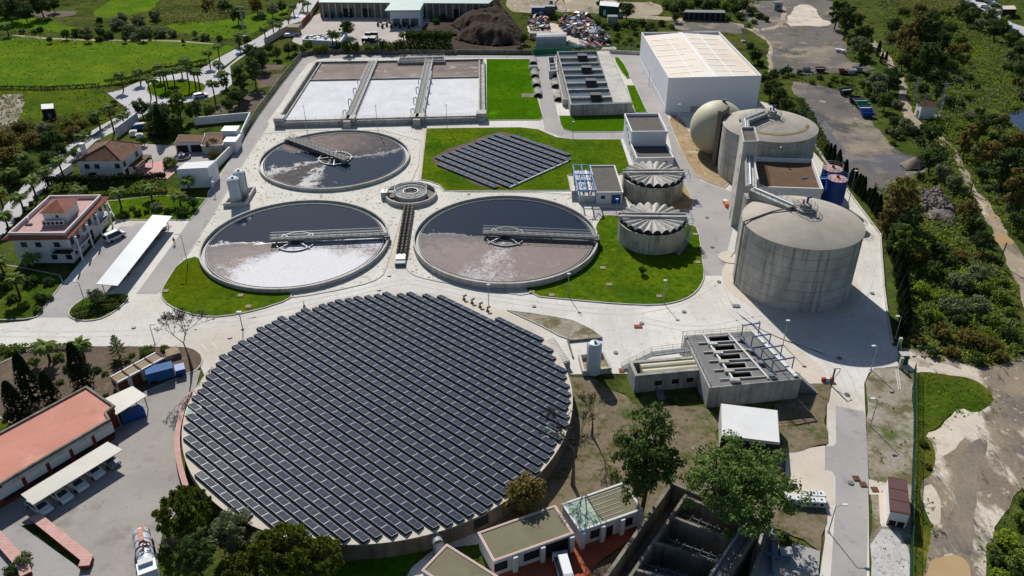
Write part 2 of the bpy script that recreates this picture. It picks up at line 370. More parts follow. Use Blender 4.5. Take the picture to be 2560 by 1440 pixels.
# ---------------- ground and paved sheets
_lay = [0.0]
RAG = {'field', 'dirt', 'dirt_road', 'dirt_track', 'pale_dirt', 'soil', 'lot', 'waste_ground', 'verge', 'wet_ground', 'puddle', 'cabbage_bed'}
def sheet(name, px, m, rnd=1, kerb=False, lift=None):
    _lay[0] += .002
    z = _lay[0] if lift is None else lift + _lay[0]
    pts = [Vector(P(u, v).xy) for u, v in px]
    if rnd: pts = chaikin(pts, rnd)
    if name in RAG:
        q = []
        for i in range(len(pts)):
            a, c = pts[i], pts[(i + 1) % len(pts)]; n = max(1, int((c - a).length / 1.2))
            for k in range(n):
                p = a.lerp(c, k / n); v = mnoise.noise_vector((p.x * .35, p.y * .35, 2)) * .9 + mnoise.noise_vector((p.x * .09, p.y * .09, 5)) * 1.6
                q.append(p + v.xy * (.7 if name != 'verge' else .45))
        pts = q
    pts = ccw(pts)
    b = MB()
    if lift: b.prism(pts, 0, z)
    else: b.cap(pts, z)
    o = tag(b.build(name, M[m]), kind='structure')
    if kerb:
        tag(MB().wall(pts, .22, 0, z + .06, True).build('kerb', M['conc_light']), kind='structure')
    return o
tag(MB().cap([(-2500, -300), (2500, -300), (2500, 4000), (-2500, 4000)], 0).build('ground', M['scrubland']), kind='structure')
# fields, upper left
sheet('field', [(-60, 128), (30, 90), (140, 100), (300, 104), (420, 102), (540, 112), (590, 112), (555, 140), (500, 165), (400, 172), (310, 205), (270, 214), (120, 220), (-60, 222)], 'meadow')
sheet('field', [(-80, 40), (60, 40), (150, 62), (240, 75), (235, 82), (130, 80), (20, 72), (-80, 80)], 'meadow')
sheet('field', [(395, 60), (560, 52), (640, 34), (735, 8), (690, 50), (640, 80), (575, 100), (470, 88)], 'meadow')
sheet('field', [(225, 35), (290, -8), (400, -8), (385, 25), (300, 44), (250, 46)], 'meadow')
sheet('field', [(-60, 226), (120, 222), (235, 222), (272, 240), (305, 262), (312, 275), (240, 318), (120, 312), (60, 300), (30, 335), (-60, 360)], 'field')
sheet('cabbage_bed', [(-40, 240), (60, 234), (52, 290), (28, 322), (-20, 352), (-60, 356)], 'stony', 0)
sheet('soil', [(60, 33), (200, 24), (180, 44), (70, 40)], 'soil')
sheet('field_path', [(30, 86), (140, 96), (300, 100), (420, 99), (540, 109), (540, 112), (420, 102), (300, 103), (140, 100), (30, 90)], 'track')
sheet('soil', [(655, 160), (715, 162), (700, 174), (646, 176)], 'soil', 0)
sheet('soil', [(646, 186), (705, 184), (690, 215), (650, 222)], 'soil', 0)
sheet('soil', [(610, 235), (660, 225), (660, 250), (600, 300), (520, 304), (545, 265)], 'soil', 0)
# public road with roundabout
sheet('public_road', [(-10, 540), (60, 462), (110, 410), (165, 366), (250, 315), (316, 280), (318, 272), (268, 232), (300, 226), (324, 214), (358, 200), (410, 190), (462, 181), (500, 174), (530, 153), (600, 117), (640, 97), (672, 77), (722, 46), (742, 12), (752, -8), (802, -8), (797, 12), (775, 42), (725, 74), (664, 111), (612, 138), (575, 165), (580, 210), (552, 232), (515, 248), (470, 256), (400, 262), (352, 292), (300, 322), (240, 352), (188, 400), (140, 446), (90, 494), (40, 552), (-10, 610)], 'public_road', 0)
sheet('roundabout_island', [(362, 222), (380, 208), (420, 201), (465, 201), (505, 207), (517, 217), (505, 232), (470, 244), (420, 248), (380, 240)], 'lawn', 2, True, .1)
sheet('road_median', [(28, 520), (34, 521), (190, 372), (240, 338), (326, 284), (322, 284), (236, 337), (184, 371)], 'lawn_old', 0, True, .1)
sheet('road_median', [(745, 38), (748, 38), (762, 14), (768, -4), (765, -4), (757, 14)], 'lawn_old', 0, True, .1)
sheet('road_splitter', [(541, 184), (545, 186), (640, 108), (638, 107), (560, 166)], 'lawn_old', 0)
for k in range(6):
    u = 735 + k * 6.3
    sheet('crossing_stripe', [(u, 38), (u + 3.4, 38), (u + 2.6, 43.5), (u - .8, 43.5)], 'white', 0)
# waste yard and the land behind the plant
sheet('yard', [(730, 104), (742, 78), (776, 44), (800, 33), (960, 34), (1062, 34), (1075, 50), (1110, 55), (1130, 62), (1090, 82), (1100, 104), (1010, 112), (870, 114), (760, 116)], 'yard', 0)
sheet('dirt', [(1060, 56), (1120, 40), (1210, 24), (1280, 60), (1330, 130), (1180, 128), (1000, 128), (940, 112), (1040, 96)], 'mulch')
sheet('dirt', [(1270, -6), (1500, -6), (1560, 6), (1650, 6), (1660, 36), (1590, 42), (1480, 26), (1390, 26), (1300, 34), (1265, 20)], 'track')
sheet('dirt_road', [(1390, 18), (1480, 20), (1580, 36), (1700, 46), (1830, 56), (1900, 72), (1935, 95), (1945, 120), (1930, 180), (1915, 180), (1925, 120), (1912, 96), (1870, 72), (1800, 60), (1690, 54), (1560, 44), (1470, 30), (1390, 30)], 'track')
sheet('dirt', [(1318, 55), (1400, 58), (1470, 90), (1540, 118), (1535, 124), (1400, 118), (1330, 106)], 'pale_dirt')
sheet('dirt', [(1670, 56), (1780, 50), (1850, 62), (1860, 88), (1800, 80), (1680, 76)], 'lot')
sheet('lot', [(1830, 14), (1905, 2), (2080, -8), (2095, 40), (2098, 80), (2118, 110), (2110, 150), (2190, 166), (2160, 185), (2010, 184), (1925, 186), (1934, 130), (1922, 96), (1890, 70)], 'lot')
sheet('dirt', [(1966, 66), (1972, 34), (1990, 12), (2036, 12), (2045, 46), (2084, 58), (2064, 68), (2010, 64)], 'pale_dirt')
sheet('dirt_track', [(1905, 78), (1940, 72), (1962, 60), (1966, 20), (1955, 16), (1948, 58), (1928, 68), (1900, 72)], 'track')
sheet('lot', [(1978, 206), (2020, 208), (2080, 222), (2125, 240), (2132, 262), (2178, 300), (2215, 350), (2260, 385), (2320, 400), (2325, 432), (2255, 450), (2200, 495), (2150, 478), (2100, 420), (2045, 350), (2000, 262)], 'lot')
sheet('wet_ground', [(2150, 395), (2230, 380), (2300, 400), (2315, 425), (2240, 432), (2170, 440)], 'wet_lot', 2)
sheet('wet_ground', [(2046, 296), (2075, 310), (2090, 350), (2110, 385), (2180, 400), (2240, 410), (2230, 420), (2150, 415), (2090, 400), (2060, 370)], 'wet_lot', 2)
sheet('dirt_track', [(2172, 92), (2184, 92), (2204, 122), (2236, 158), (2258, 188), (2264, 214), (2262, 238), (2272, 262), (2282, 290), (2330, 328), (2374, 352), (2396, 392), (2418, 430), (2440, 470), (2476, 512), (2502, 552), (2526, 600), (2560, 650), (2580, 700), (2580, 800), (2546, 740), (2528, 690), (2500, 628), (2476, 580), (2456, 536), (2436, 496), (2410, 450), (2392, 412), (2366, 370), (2320, 342), (2262, 300), (2244, 262), (2246, 226), (2238, 196), (2206, 150), (2184, 118)], 'track')
sheet('puddle', [(2468, 530), (2478, 530), (2492, 548), (2482, 552)], 'puddle', 2)
sheet('puddle', [(2472, 590), (2486, 580), (2505, 580), (2528, 596), (2530, 610), (2512, 618), (2490, 612)], 'puddle', 2)
sheet('pond', [(2516, 288), (2545, 275), (2600, 270), (2600, 340), (2555, 330), (2530, 310)], 'pond', 2)
sheet('street', [(2395, -8), (2440, -8), (2490, 28), (2530, 58), (2600, 80), (2600, 100), (2540, 84), (2480, 40)], 'public_road', 0)
# outside the fence, lower right
sheet('dirt_road', [(2240, 866), (2300, 878), (2360, 892), (2440, 925), (2500, 918), (2560, 880), (2600, 870), (2600, 1180), (2540, 1230), (2480, 1300), (2450, 1440), (2450, 1500), (2285, 1500), (2300, 1420), (2318, 1340), (2330, 1290), (2292, 1250), (2290, 1150), (2310, 1092), (2380, 1062), (2440, 1036), (2490, 1012), (2488, 985), (2430, 952), (2330, 932), (2240, 926)], 'mud')
sheet('pale_dirt', [(2300, 1094), (2350, 1060), (2395, 1020), (2420, 1010), (2465, 1040), (2440, 1060), (2390, 1095), (2370, 1130), (2335, 1140), (2330, 1100)], 'pale_dirt')
sheet('pale_dirt', [(2298, 1215), (2332, 1205), (2338, 1260), (2334, 1320), (2305, 1300)], 'pale_dirt')
sheet('pale_dirt', [(2244, 876), (2300, 888), (2400, 925), (2470, 955), (2450, 962), (2360, 930), (2300, 915), (2244, 918)], 'pale_dirt')
sheet('puddle', [(2310, 1440), (2322, 1405), (2350, 1392), (2382, 1388), (2412, 1402), (2424, 1430), (2420, 1500), (2310, 1500)], 'puddle', 2)
sheet('verge', [(2288, 930), (2330, 930), (2432, 950), (2489, 986), (2490, 1010), (2440, 1036), (2400, 1018), (2350, 1056), (2304, 1090), (2332, 1112), (2330, 1180), (2294, 1206), (2296, 1320), (2330, 1310), (2310, 1440), (2278, 1500), (2284, 1200)], 'lawn_old')
sheet('wet_ground', [(2395, 1120), (2440, 1090), (2470, 1100), (2440, 1180), (2425, 1260), (2420, 1340), (2425, 1400), (2400, 1385), (2345, 1385), (2310, 1410), (2330, 1340), (2372, 1260), (2385, 1180)], 'wet_mud', 2)
# the plant itself: concrete first
sheet('pavement', [(-20, 812), (70, 803), (92, 795), (158, 708), (280, 560), (300, 540), (400, 540), (470, 552), (600, 363), (645, 290), (757, 143), (800, 136), (1000, 137), (1330, 139), (1480, 130), (1600, 136), (1645, 235), (1905, 255), (1930, 262), (1990, 330), (2060, 410), (2115, 477), (2202, 590), (2210, 720), (2216, 770), (2231, 866), (2250, 868), (2250, 916), (2190, 922), (2172, 932), (2160, 960), (2163, 1030), (2170, 1200), (2174, 1500), (2040, 1500), (2062, 1350), (2064, 1240), (2068, 960), (1990, 960), (1560, 935), (1420, 937), (1380, 1100), (1000, 1300), (700, 1250), (540, 1000), (500, 915), (480, 875), (470, 868), (-20, 868)], 'concrete_road', 0); PAVZ = _lay[0]
sheet('road', [(757, 143), (800, 136), (1330, 139), (1600, 136), (1600, 147), (1340, 147), (1210, 146), (900, 145), (800, 148), (770, 160), (735, 205), (704, 258), (678, 300), (668, 320), (640, 358), (590, 440), (545, 520), (503, 585), (474, 635), (452, 655), (412, 712), (402, 736), (340, 736), (355, 717), (475, 551), (515, 500), (530, 470), (600, 363), (645, 290), (700, 215)], 'asphalt', 0)
sheet('parking', [(87, 795), (172, 795), (196, 764), (262, 738), (300, 716), (432, 565), (366, 559), (340, 559), (332, 567), (300, 567), (280, 592), (190, 700), (156, 712)], 'asphalt', 0)
sheet('road', [(1330, 146), (1368, 146), (1380, 215), (1394, 287), (1400, 312), (1412, 326), (1432, 332), (1556, 332), (1562, 348), (1512, 347), (1435, 348), (1400, 343), (1362, 327), (1357, 297)], 'asphalt', 0)
sheet('road', [(1530, 137), (1600, 137), (1606, 165), (1668, 287), (1692, 355), (1732, 430), (1752, 452), (1828, 480), (1833, 570), (1814, 645), (1822, 690), (1762, 690), (1752, 635), (1745, 574), (1725, 560), (1600, 552), (1480, 545), (1465, 518), (1720, 527), (1732, 515), (1728, 495), (1690, 420), (1668, 330), (1645, 287), (1617, 284), (1577, 197), (1555, 150)], 'asphalt', 0)
sheet('road', [(2089, 1015), (2160, 1030), (2166, 1080), (2171, 1200), (2165, 1500), (2070, 1500), (2076, 1440), (2088, 1270), (2088, 1194), (2080, 1180), (2062, 1175), (2062, 1117), (2085, 1115), (2090, 1108)], 'asphalt', 0)
sheet('beige_paving', [(1965, 1130), (2062, 1115), (2062, 1176), (2082, 1186), (2085, 1200), (2085, 1262), (2060, 1262), (1960, 1262)], 'beige', 0)
sheet('beige_paving', [(1960, 862), (2020, 890), (2060, 926), (2070, 958), (1994, 962)], 'beige', 0)
for pts in ([(665, 328), (1055, 326), (1042, 448), (990, 470), (985, 500), (1008, 524), (998, 560), (968, 665), (955, 695), (900, 716), (728, 748), (690, 740), (560, 720), (450, 655), (474, 635), (503, 585), (545, 520), (590, 440), (640, 360)],
            [(1042, 455), (1098, 470), (1112, 483), (1428, 482), (1470, 508), (1490, 540), (1420, 700), (1322, 742), (1240, 730), (1110, 708), (1045, 694), (1020, 680), (1013, 660), (1016, 600), (1028, 525)]):
    sheet('gravel', pts, 'gravel', 1, True, .03)
sheet('gravel', [(668, 306), (710, 250), (760, 180), (792, 152), (900, 148), (1210, 148), (1216, 300), (1212, 314), (690, 318)], 'gravel', 0)
sheet('path', [(1055, 325), (1063, 325), (1052, 452), (1044, 452)], 'beige', 0, False, .07)
sheet('path', [(1000, 524), (1017, 524), (1010, 670), (968, 670)], 'beige', 0)
# lawns
sheet('lawn', [(1216, 149), (1326, 149), (1332, 200), (1345, 250), (1358, 296), (1350, 301), (1216, 302)], 'lawn_vivid', 0, True, .08)
sheet('lawn', [(1531, 142), (1552, 147), (1579, 197), (1563, 197)], 'lawn_vivid', 1, True, .08)
sheet('lawn', [(1566, 215), (1587, 215), (1618, 282), (1588, 284)], 'lawn_vivid', 0, True, .08)
sheet('lawn', [(1397, 291), (1425, 291), (1600, 286), (1564, 292), (1560, 331), (1430, 331), (1408, 324), (1401, 312)], 'lawn_vivid', 0, True, .08)
sheet('lawn', [(1066, 323), (1200, 321), (1300, 320), (1345, 325), (1392, 345), (1435, 350), (1552, 350), (1579, 433), (1545, 438), (1419, 440), (1427, 478), (1112, 479), (1098, 464), (1076, 455), (1052, 450)], 'lawn', 0, True, .08)
sheet('lawn', [(1494, 540), (1540, 540), (1725, 560), (1746, 575), (1754, 637), (1762, 690), (1750, 720), (1728, 742), (1692, 757), (1642, 765), (1540, 761), (1430, 751), (1322, 741), (1300, 690), (1480, 640)], 'lawn', 1, True, .08)
sheet('lawn', [(450, 655), (500, 640), (560, 700), (690, 730), (729, 731), (727, 750), (640, 778), (560, 793), (500, 793), (440, 775), (412, 757), (402, 738), (412, 712)], 'lawn', 1, True, .08)
sheet('lawn', [(268, 505), (400, 490), (517, 498), (476, 551), (290, 551)], 'lawn', 0, True, .06)
sheet('garden', [(-20, 660), (40, 668), (150, 690), (158, 708), (92, 794), (60, 800), (-20, 802)], 'lawn_old', 0, True, .06)
sheet('garden', [(170, 790), (178, 770), (215, 745), (300, 735), (325, 742), (305, 768), (262, 796), (225, 804), (190, 802)], 'lawn_old', 1, True, .08)
sheet('garden', [(-20, 868), (440, 868), (480, 872), (502, 886), (508, 906), (492, 928), (470, 935), (300, 1010), (-20, 1100)], 'soil', 1, True, .05)
sheet('garden', [(440, 870), (480, 873), (500, 886), (506, 906), (490, 924), (430, 905)], 'weedy', 1)
sheet('garden', [(-20, 985), (100, 970), (210, 940), (300, 935), (300, 1010), (215, 1010), (-20, 1110)], 'lawn_old', 1)
sheet('garden', [(115, 478), (430, 470), (520, 480), (517, 500), (268, 508), (100, 500)], 'lawn_old', 0)
# soil and gravel beds
sheet('soil', [(1076, 394), (1240, 330), (1262, 332), (1432, 386), (1419, 408), (1232, 476), (1208, 470), (1078, 412)], 'soil', 1, False, .09)
sheet('soil_bed', [(1668, 290), (1702, 290), (1742, 370), (1802, 400), (1832, 478), (1752, 450), (1730, 430), (1690, 352)], 'ochre', 1, True, .06)
sheet('soil_bed', [(1548, 440), (1580, 440), (1600, 470), (1700, 440), (1729, 495), (1733, 514), (1720, 527), (1640, 526), (1570, 520)], 'ochre', 1, True, .06)
sheet('gravel', [(1270, 778), (1320, 784), (1374, 792), (1432, 803), (1480, 826), (1504, 844), (1490, 850), (1425, 850), (1400, 842), (1350, 815)], 'stony', 0, True, .06)
sheet('waste_ground', [(1400, 936), (1480, 945), (1560, 996), (1580, 1015), (1760, 1015), (1800, 1040), (1800, 1110), (1950, 1112), (1945, 1020), (1985, 962), (2068, 961), (2068, 1113), (1966, 1130), (1962, 1262), (2064, 1262), (2056, 1380), (1960, 1330), (1700, 1300), (1600, 1290), (1440, 1335), (1200, 1345), (1180, 1325), (1000, 1400), (820, 1440), (640, 1440), (1000, 1340), (1340, 1200)], 'weedy', 0)
sheet('lawn', [(800, 1420), (1000, 1385), (1060, 1385), (1000, 1440), (960, 1500), (780, 1500)], 'lawn_vivid')
sheet('gravel', [(985, 1500), (1030, 1420), (1085, 1375), (1190, 1318), (1215, 1360), (1120, 1372), (1060, 1500)], 'chips', 0)
sheet('verge', [(2166, 960), (2184, 924), (2236, 920), (2284, 930), (2284, 1120), (2276, 1500), (2172, 1500), (2174, 1200), (2168, 1040)], 'stony', 0)
sheet('verge', [(2176, 1330), (2276, 1340), (2274, 1500), (2172, 1500)], 'chips', 1)
sheet('beige_paving', [(2171, 1200), (2220, 1210), (2216, 1240), (2228, 1320), (2200, 1318), (2196, 1240), (2172, 1238)], 'beige', 0)
# yard of the brick building
sheet('yard', [(330, 985), (400, 960), (440, 935), (480, 925), (502, 928), (486, 985), (462, 1050), (444, 1100), (450, 1160), (464, 1225), (460, 1258), (408, 1330), (396, 1390), (390, 1500), (100, 1500), (226, 1410), (95, 1310), (-40, 1330), (-40, 1180), (270, 1050)], 'asphalt_dark', 0)
sheet('ramp', [(-60, 1310), (55, 1318), (208, 1428), (150, 1500), (-60, 1500)], 'asphalt', 0)
sheet('patio', [(412, 912), (430, 904), (472, 926), (466, 940), (430, 936)], 'pink_floor', 0)
sheet('terrace', [(325, 446), (345, 412), (420, 400), (440, 430), (420, 448)], 'brick_cap', 0)
sheet('courtyard', [(350, 360), (440, 366), (590, 372), (560, 400), (470, 410), (440, 428), (420, 400), (352, 410)], 'asphalt', 0)
sheet('red_paving', [(1420, 1345), (1610, 1285), (1590, 1340), (1480, 1420), (1500, 1500), (1210, 1500), (1210, 1430)], 'brick_paving', 0)
sheet('waste_ground', [(1480, 1420), (1560, 1368), (1540, 1440), (1500, 1500), (1470, 1500)], 'soil', 0)
sheet('yard', [(1890, 1330), (2050, 1380), (2040, 1500), (1860, 1500)], 'asphalt', 0)
# round concrete cover pads and manholes in the roads

# tyre tracks on the pale paving
for px in ([(560, 800), (640, 790), (760, 758), (900, 732), (1010, 700), (1080, 716), (1200, 742), (1400, 770), (1560, 785), (1700, 760), (1790, 705)], [(0, 835), (200, 838), (400, 830), (520, 815), (640, 800)], [(1795, 710), (1830, 790), (1930, 850), (2060, 890), (2120, 940), (2128, 1010)], [(1600, 800), (1750, 830), (1880, 800), (1960, 790), (2080, 800), (2150, 760), (2180, 680), (2160, 600)], [(2210, 895), (2150, 905), (2060, 880), (1920, 830), (1820, 760)], [(385, 735), (420, 800), (500, 840), (535, 880)]):
    base = chaikin([P(*q).xy for q in px], 3, False)
    for s in (-.85, .85):
        o_ = []
        for i, p in enumerate(base):
            d = (base[min(i + 1, len(base) - 1)] - base[max(i - 1, 0)]).normalized(); o_.append(p + Vector((-d.y, d.x)) * s)
        tag(MB().wall(o_, .3, PAVZ + .012, PAVZ + .013).build('tyre_mark', M['tyre_mark']), kind='structure')
# ---------------- landmarks used in labels
def rail(b, pts, h=1.05, step=2.0, r=.035):
    for a, c in zip(pts, pts[1:]):
        a, c = Vector(a), Vector(c); n = max(1, round((c - a).length / step))
        for k in range(n + 1):
            p = a.lerp(c, k / n); b.tube(p, p + Vector((0, 0, h)), r, 4, caps=False)
        for z in (h, h * .5): b.tube(a + Vector((0, 0, z)), c + Vector((0, 0, z)), r, 4, caps=False)
    return b
def circ3(pts):
    (x1, y1), (x2, y2), (x3, y3) = [(p[0], p[1]) for p in pts]
    d = 2 * (x1 * (y2 - y3) + x2 * (y3 - y1) + x3 * (y1 - y2))
    s1, s2, s3 = x1 * x1 + y1 * y1, x2 * x2 + y2 * y2, x3 * x3 + y3 * y3
    c = Vector(((s1 * (y2 - y3) + s2 * (y3 - y1) + s3 * (y1 - y2)) / d, (s1 * (x3 - x2) + s2 * (x1 - x3) + s3 * (x2 - x1)) / d))
    return c, (Vector((x1, y1)) - c).length
def circfit(pts):
    sx = [p[0] for p in pts]; n = len(pts); cx = sum(sx) / n; cy = sum(p[1] for p in pts) / n
    c = Vector((cx, cy)); r = 1
    for _ in range(200):
        g = Vector((0, 0)); r = sum((p.xy - c).length for p in pts) / n
        for p in pts:
            d = p.xy - c; g += d * (1 - r / d.length)
        c += g / n * 1.0
    return c, r
def bld(name, label, cat, pts, z, wall, roof, par=.5, drop=.6, group=None, wname='wall', parent=None):
    """building from its roof corners in the photo (FL, FR, BR, BL) at height z"""
    xy = [Vector(P(u, v, z).xy) for u, v in pts]
    c = sum(xy, Vector((0, 0))) / len(xy)
    t = thing(name, label, cat, (c.x, c.y, 0), group) if parent is None else parent
    b = MB().prism(xy, 0, z - drop)
    if drop > 0: b.wall(xy, .3, z - drop, z, True)
    b.build(wname, M[wall], t)
    ins = [p + (c - p).normalized() * .12 for p in xy]
    MB().cap(ccw(ins), z - drop + .02).build('roof', M[roof], t)
    return t, xy
def win(t, a, b, s, wd, z0, h, m='glass', name='window', frame=None, out=.05, depth=.12):
    """opening on the wall from a to b (left to right seen from outside); s metres from a if >1 given as fraction when <=1"""
    a, b = Vector(a), Vector(b); d = (b - a); L = d.length; u = d.normalized(); n = Vector((u.y, -u.x))
    p = a + u * (L * s); cx = p + n * (out - depth / 2)
    o = MB().obox((cx.x, cx.y, z0 + h / 2), (u.x * wd / 2, u.y * wd / 2, 0), (n.x * depth / 2, n.y * depth / 2, 0), (0, 0, h / 2)).build(name, M[m], t)
    if frame:
        f = MB(); q = p + n * (out + .02)
        for dx, dz, sx, sz in ((-wd / 2 - .05, 0, .1, h + .2), (wd / 2 + .05, 0, .1, h + .2), (0, h / 2 + .05, wd, .1), (0, -h / 2 - .05, wd, .1)):
            f.obox((q.x + u.x * dx, q.y + u.y * dx, z0 + h / 2 + dz), (u.x * sx / 2, u.y * sx / 2, 0), (n.x * .05, n.y * .05, 0), (0, 0, sz / 2))
        f.build('frame', M[frame], o)
    return o

# ================= three round clarifiers
CL = [([(638, 415.2), (678.6, 371.3), (844.6, 325), (961.8, 333.2), (1022.7, 386), (971.6, 436.7), (903, 462), (795.8, 471.9), (707.9, 458.2), (659, 438.7)], 1.0),
      ([(495.8, 641.6), (790, 497.6), (921.3, 525.6), (973.8, 595.6), (658.8, 721.4), (549.4, 698.5), (811.9, 707.2), (943, 641.6)], 1.1),
      ([(1033.7, 600.6), (1117.7, 512.7), (1268, 488.3), (1391, 504), (1498.5, 592.8), (1469, 645.5), (1391, 688.5), (1264, 711), (1137, 690.5), (1068.8, 661)], 1.5)]
def water_mat(name, stops, a0, spin, blobs, sheen=.05, dull=.14):
    """stops over the angle (0..1 turn from the bridge, clockwise seen from above): how much scum lies there"""
    t = NT(name)
    ob = t.n('TexCoord').outputs['Object']
    s = t.n('SeparateXYZ', _0=ob)
    x, y = s.outputs[0], s.outputs[1]
    r = t.math('SQRT', t.math('ADD', t.math('MULTIPLY', x, x), t.math('MULTIPLY', y, y)))
    ang = t.math('ARCTAN2', y, x)
    turn = t.math('SUBTRACT', a0, ang)
    turn = t.math('ADD', turn, t.math('MULTIPLY', r, spin))
    turn = t.math('FRACT', t.math('ADD', t.math('DIVIDE', turn, 2 * math.pi), 4.0))
    n1 = t.noise(.12, 6, .65, None, ob, .6)
    turn = t.math('FRACT', t.math('ADD', turn, t.math('MULTIPLY', t.math('SUBTRACT', n1, .5), .16)))
    amt = t.ramp(turn, [(p, (v, v, v)) for p, v in stops])
    n2 = t.noise(.35, 7, .7, None, ob, 1.2)
    n3 = t.noise(2.2, 5, .75, None, ob, .4)
    amt = t.math('ADD', amt, t.math('MULTIPLY', t.math('SUBTRACT', n2, .5), blobs))
    brown = t.mix(n2, C(112, 98, 93), C(148, 134, 129))
    n4 = t.noise(6, 4, .8, (.6, 1.4, 1), ob, .8); white = t.mix(t.step(n4, .36, .6), t.mix(t.step(n3, .35, .6), C(172, 166, 168), C(206, 203, 205)), C(236, 236, 240))  # white foam, with the sun's glare on the scum painted into it
    c = t.mix(t.step(amt, .2, .46), C(16, 36, 58, .5), brown)
    w2 = t.step(t.math('ADD', amt, t.math('MULTIPLY', t.math('SUBTRACT', n3, .5), .5)), .62, .82)
    c = t.mix(w2, c, white)
    rough = t.math('ADD', t.math('MULTIPLY', t.step(amt, .14, .26), .58), sheen)
    return t.out(c, rough, t.math('SUBTRACT', .3, t.math('MULTIPLY', t.step(amt, .12, .25), dull)), (t.math('MULTIPLY', t.math('ADD', n4, t.math('MULTIPLY', n3, .6)), t.math('ADD', .04, t.step(amt, .3, .5))), .5, .16))
WM = [water_mat('clarifier_water_streaked', [(0, .52), (.05, .44), (.24, .36), (.36, .24), (.43, .05), (.62, .08), (.72, .2), (.8, .3), (.86, .16), (.93, .06), (.985, .05), (.99, .3)], 0, .016, .3, .05, .28),
      water_mat('clarifier_water_foam_glare', [(0, .9), (.05, .66), (.12, .95), (.26, 1.0), (.36, .8), (.44, .42), (.5, .28), (.54, .06), (.9, .03), (.99, .03), (.995, .9)], 0, 0, .3),
      water_mat('clarifier_water_brown', [(0, .46), (.06, .5), (.2, .6), (.28, .7), (.36, .5), (.44, .38), (.5, .26), (.535, .04), (.9, .02), (.99, .02), (.995, .45)], 0, 0, .42)]
clar_lab = ['round clarifier tank farthest back, dark water streaked with brown scum', 'round clarifier tank whose near half is white with foam and painted sun glare', 'round clarifier tank beside the large lawn, near half brown with thin foam']
bridge_lab = ['x'] * 3
bridge_px = [(728, 352), (972, 590), (1497, 598)]
over_px = [(862, 402), (680, 598), (1212, 578)]
CLC = []
for i, (pp, zt) in enumerate(CL):
    c, r = circfit([P(u, v, zt) for u, v in pp]); CLC.append((c, r))
    t = thing('clarifier', clar_lab[i], 'settling tank', (c.x, c.y, 0), 'round clarifiers')
    MB().lathe(c, [(r, 0), (r, zt), (r - .38, zt), (r - .38, zt - .9)], 128).build('wall', M['conc_light'], t, True)
    zw = zt - .55
    MB().lathe(c, [(r - .38, zw - .2), (r - 1.05, zw - .2), (r - 1.05, zw + .08), (r - 1.17, zw + .08), (r - 1.17, zw - .1)], 128).build('launder', M['galv_dark'], t)  # dark launder: the inner wall's shadow is put into its colour
    MB().ring(c, r - 1.5, r - 1.56, zw - .1, zw + .1, 128).build('weir', M['galv_dark'], t)
    e = P(*bridge_px[i], zt).xy; q = P(*over_px[i], zt).xy
    d = (e - c).normalized() if i != 9 else None
    ang = math.atan2(d.y, d.x)
    wd = bpy.data.objects.new('water', None); bpy.data.objects.remove(wd)
    me = MB().cyl((0, 0), r - 1.17, -.3, 0, 96).mesh('water', WM[i])
    o = bpy.data.objects.new('water', me); col.objects.link(o); o.parent = t; o.location = (0, 0, zw); o.rotation_euler = (0, 0, ang); ORG[o.name] = Vector((c.x, c.y, zw))
    # scraper bridge: twin girders, grating, railings, running from the rim to past the centre
    n = Vector((-d.y, d.x)); L0, L1 = -(q - c).length if i else -5.0, r - .25
    def at(l, s, z): p = c + d * l + n * s; return Vector((p.x, p.y, z))
    zb = zt + .35
    br = thing('scraper_bridge', ['lattice scraper bridge pointing away across the farthest clarifier', 'straight scraper bridge along the edge of the white foam and painted glare', 'scraper bridge crossing the brown-watered clarifier beside the large lawn'][i], 'bridge', at((L0 + L1) / 2, 0, 0), 'clarifier scraper bridges')
    b = MB()
    for s in (-.75, .75):
        b.beam(at(L0, s, zb), at(L1, s, zb), .16, .5)
    for k in range(int((L1 - L0) / 2)):
        b.beam(at(L0 + k * 2, -.75, zb), at(L0 + k * 2, .75, zb), .1, .2)
    b.build('girder', M['galv_dark'], br)
    b = MB(); b.beam(at(L0, 0, zb + .3), at(L1, 0, zb + .3), 1.3, .06); b.build('walkway', M['deck'], br)
    for s in (-.72, .72):
        b = rail(MB(), [at(L0, s, zb + .3), at(L1, s, zb + .3)], 1.1, 1.6, .05)
        if i == 0:
            m_ = int((L1 - L0) / 1.6)
            for k in range(m_): b.tube(at(L0 + k * 1.6, s, zb + .3), at(L0 + (k + 1) * 1.6, s, zb + 1.4), .04, 4)
        b.build('railing', M['galv'], br)
    b = MB()
    for k in range(int(L1 / 2.2)): b.beam(at(2 + k * 2.2, -.9, zb - .1), at(2 + k * 2.2, -.9, zw - .1), .08, .08)
    b.beam(at(1.5, -.95, zw + .12), at(r - 1.7, -.95, zw + .12), .06, .3)
    b.build('skimmer', M['galv_dark'], br)
    b = MB(); p = at(L1 - .2, 0, zt)
    b.box(p.x, p.y, zt, 1.2, 2.2, .5, ang); b.tube(at(L1 - .1, -1.0, zt + .25), at(L1 - .1, -1.25, zt + .25), .3, 10); b.tube(at(L1 - .1, 1.0, zt + .25), at(L1 - .1, 1.25, zt + .25), .3, 10)
    b.build('drive_carriage', M['galv_dark'], br)
    cp = thing('centre_well', ['open ring centre well under the bridge of the farthest clarifier', 'drum centre well standing in the white-foamed clarifier', 'drum centre well with scum ring in the brown-watered clarifier'][i], 'tank fitting', (c.x, c.y, 0), 'clarifier centre wells')
    MB().ring(c, 4.4, 4.25, zw - .2, zw + .32, 48).build('baffle_ring', M['galv'], cp)
    MB().cyl(c, 1.3, zw - .3, zw + .75, 24).build('column', M['black_plastic'] if i else M['galv_dark'], cp)
    MB().ring(c, 1.75, 1.45, zw - .2, zw + .15, 32).build('inner_ring', M['galv'], cp)
    b = MB()
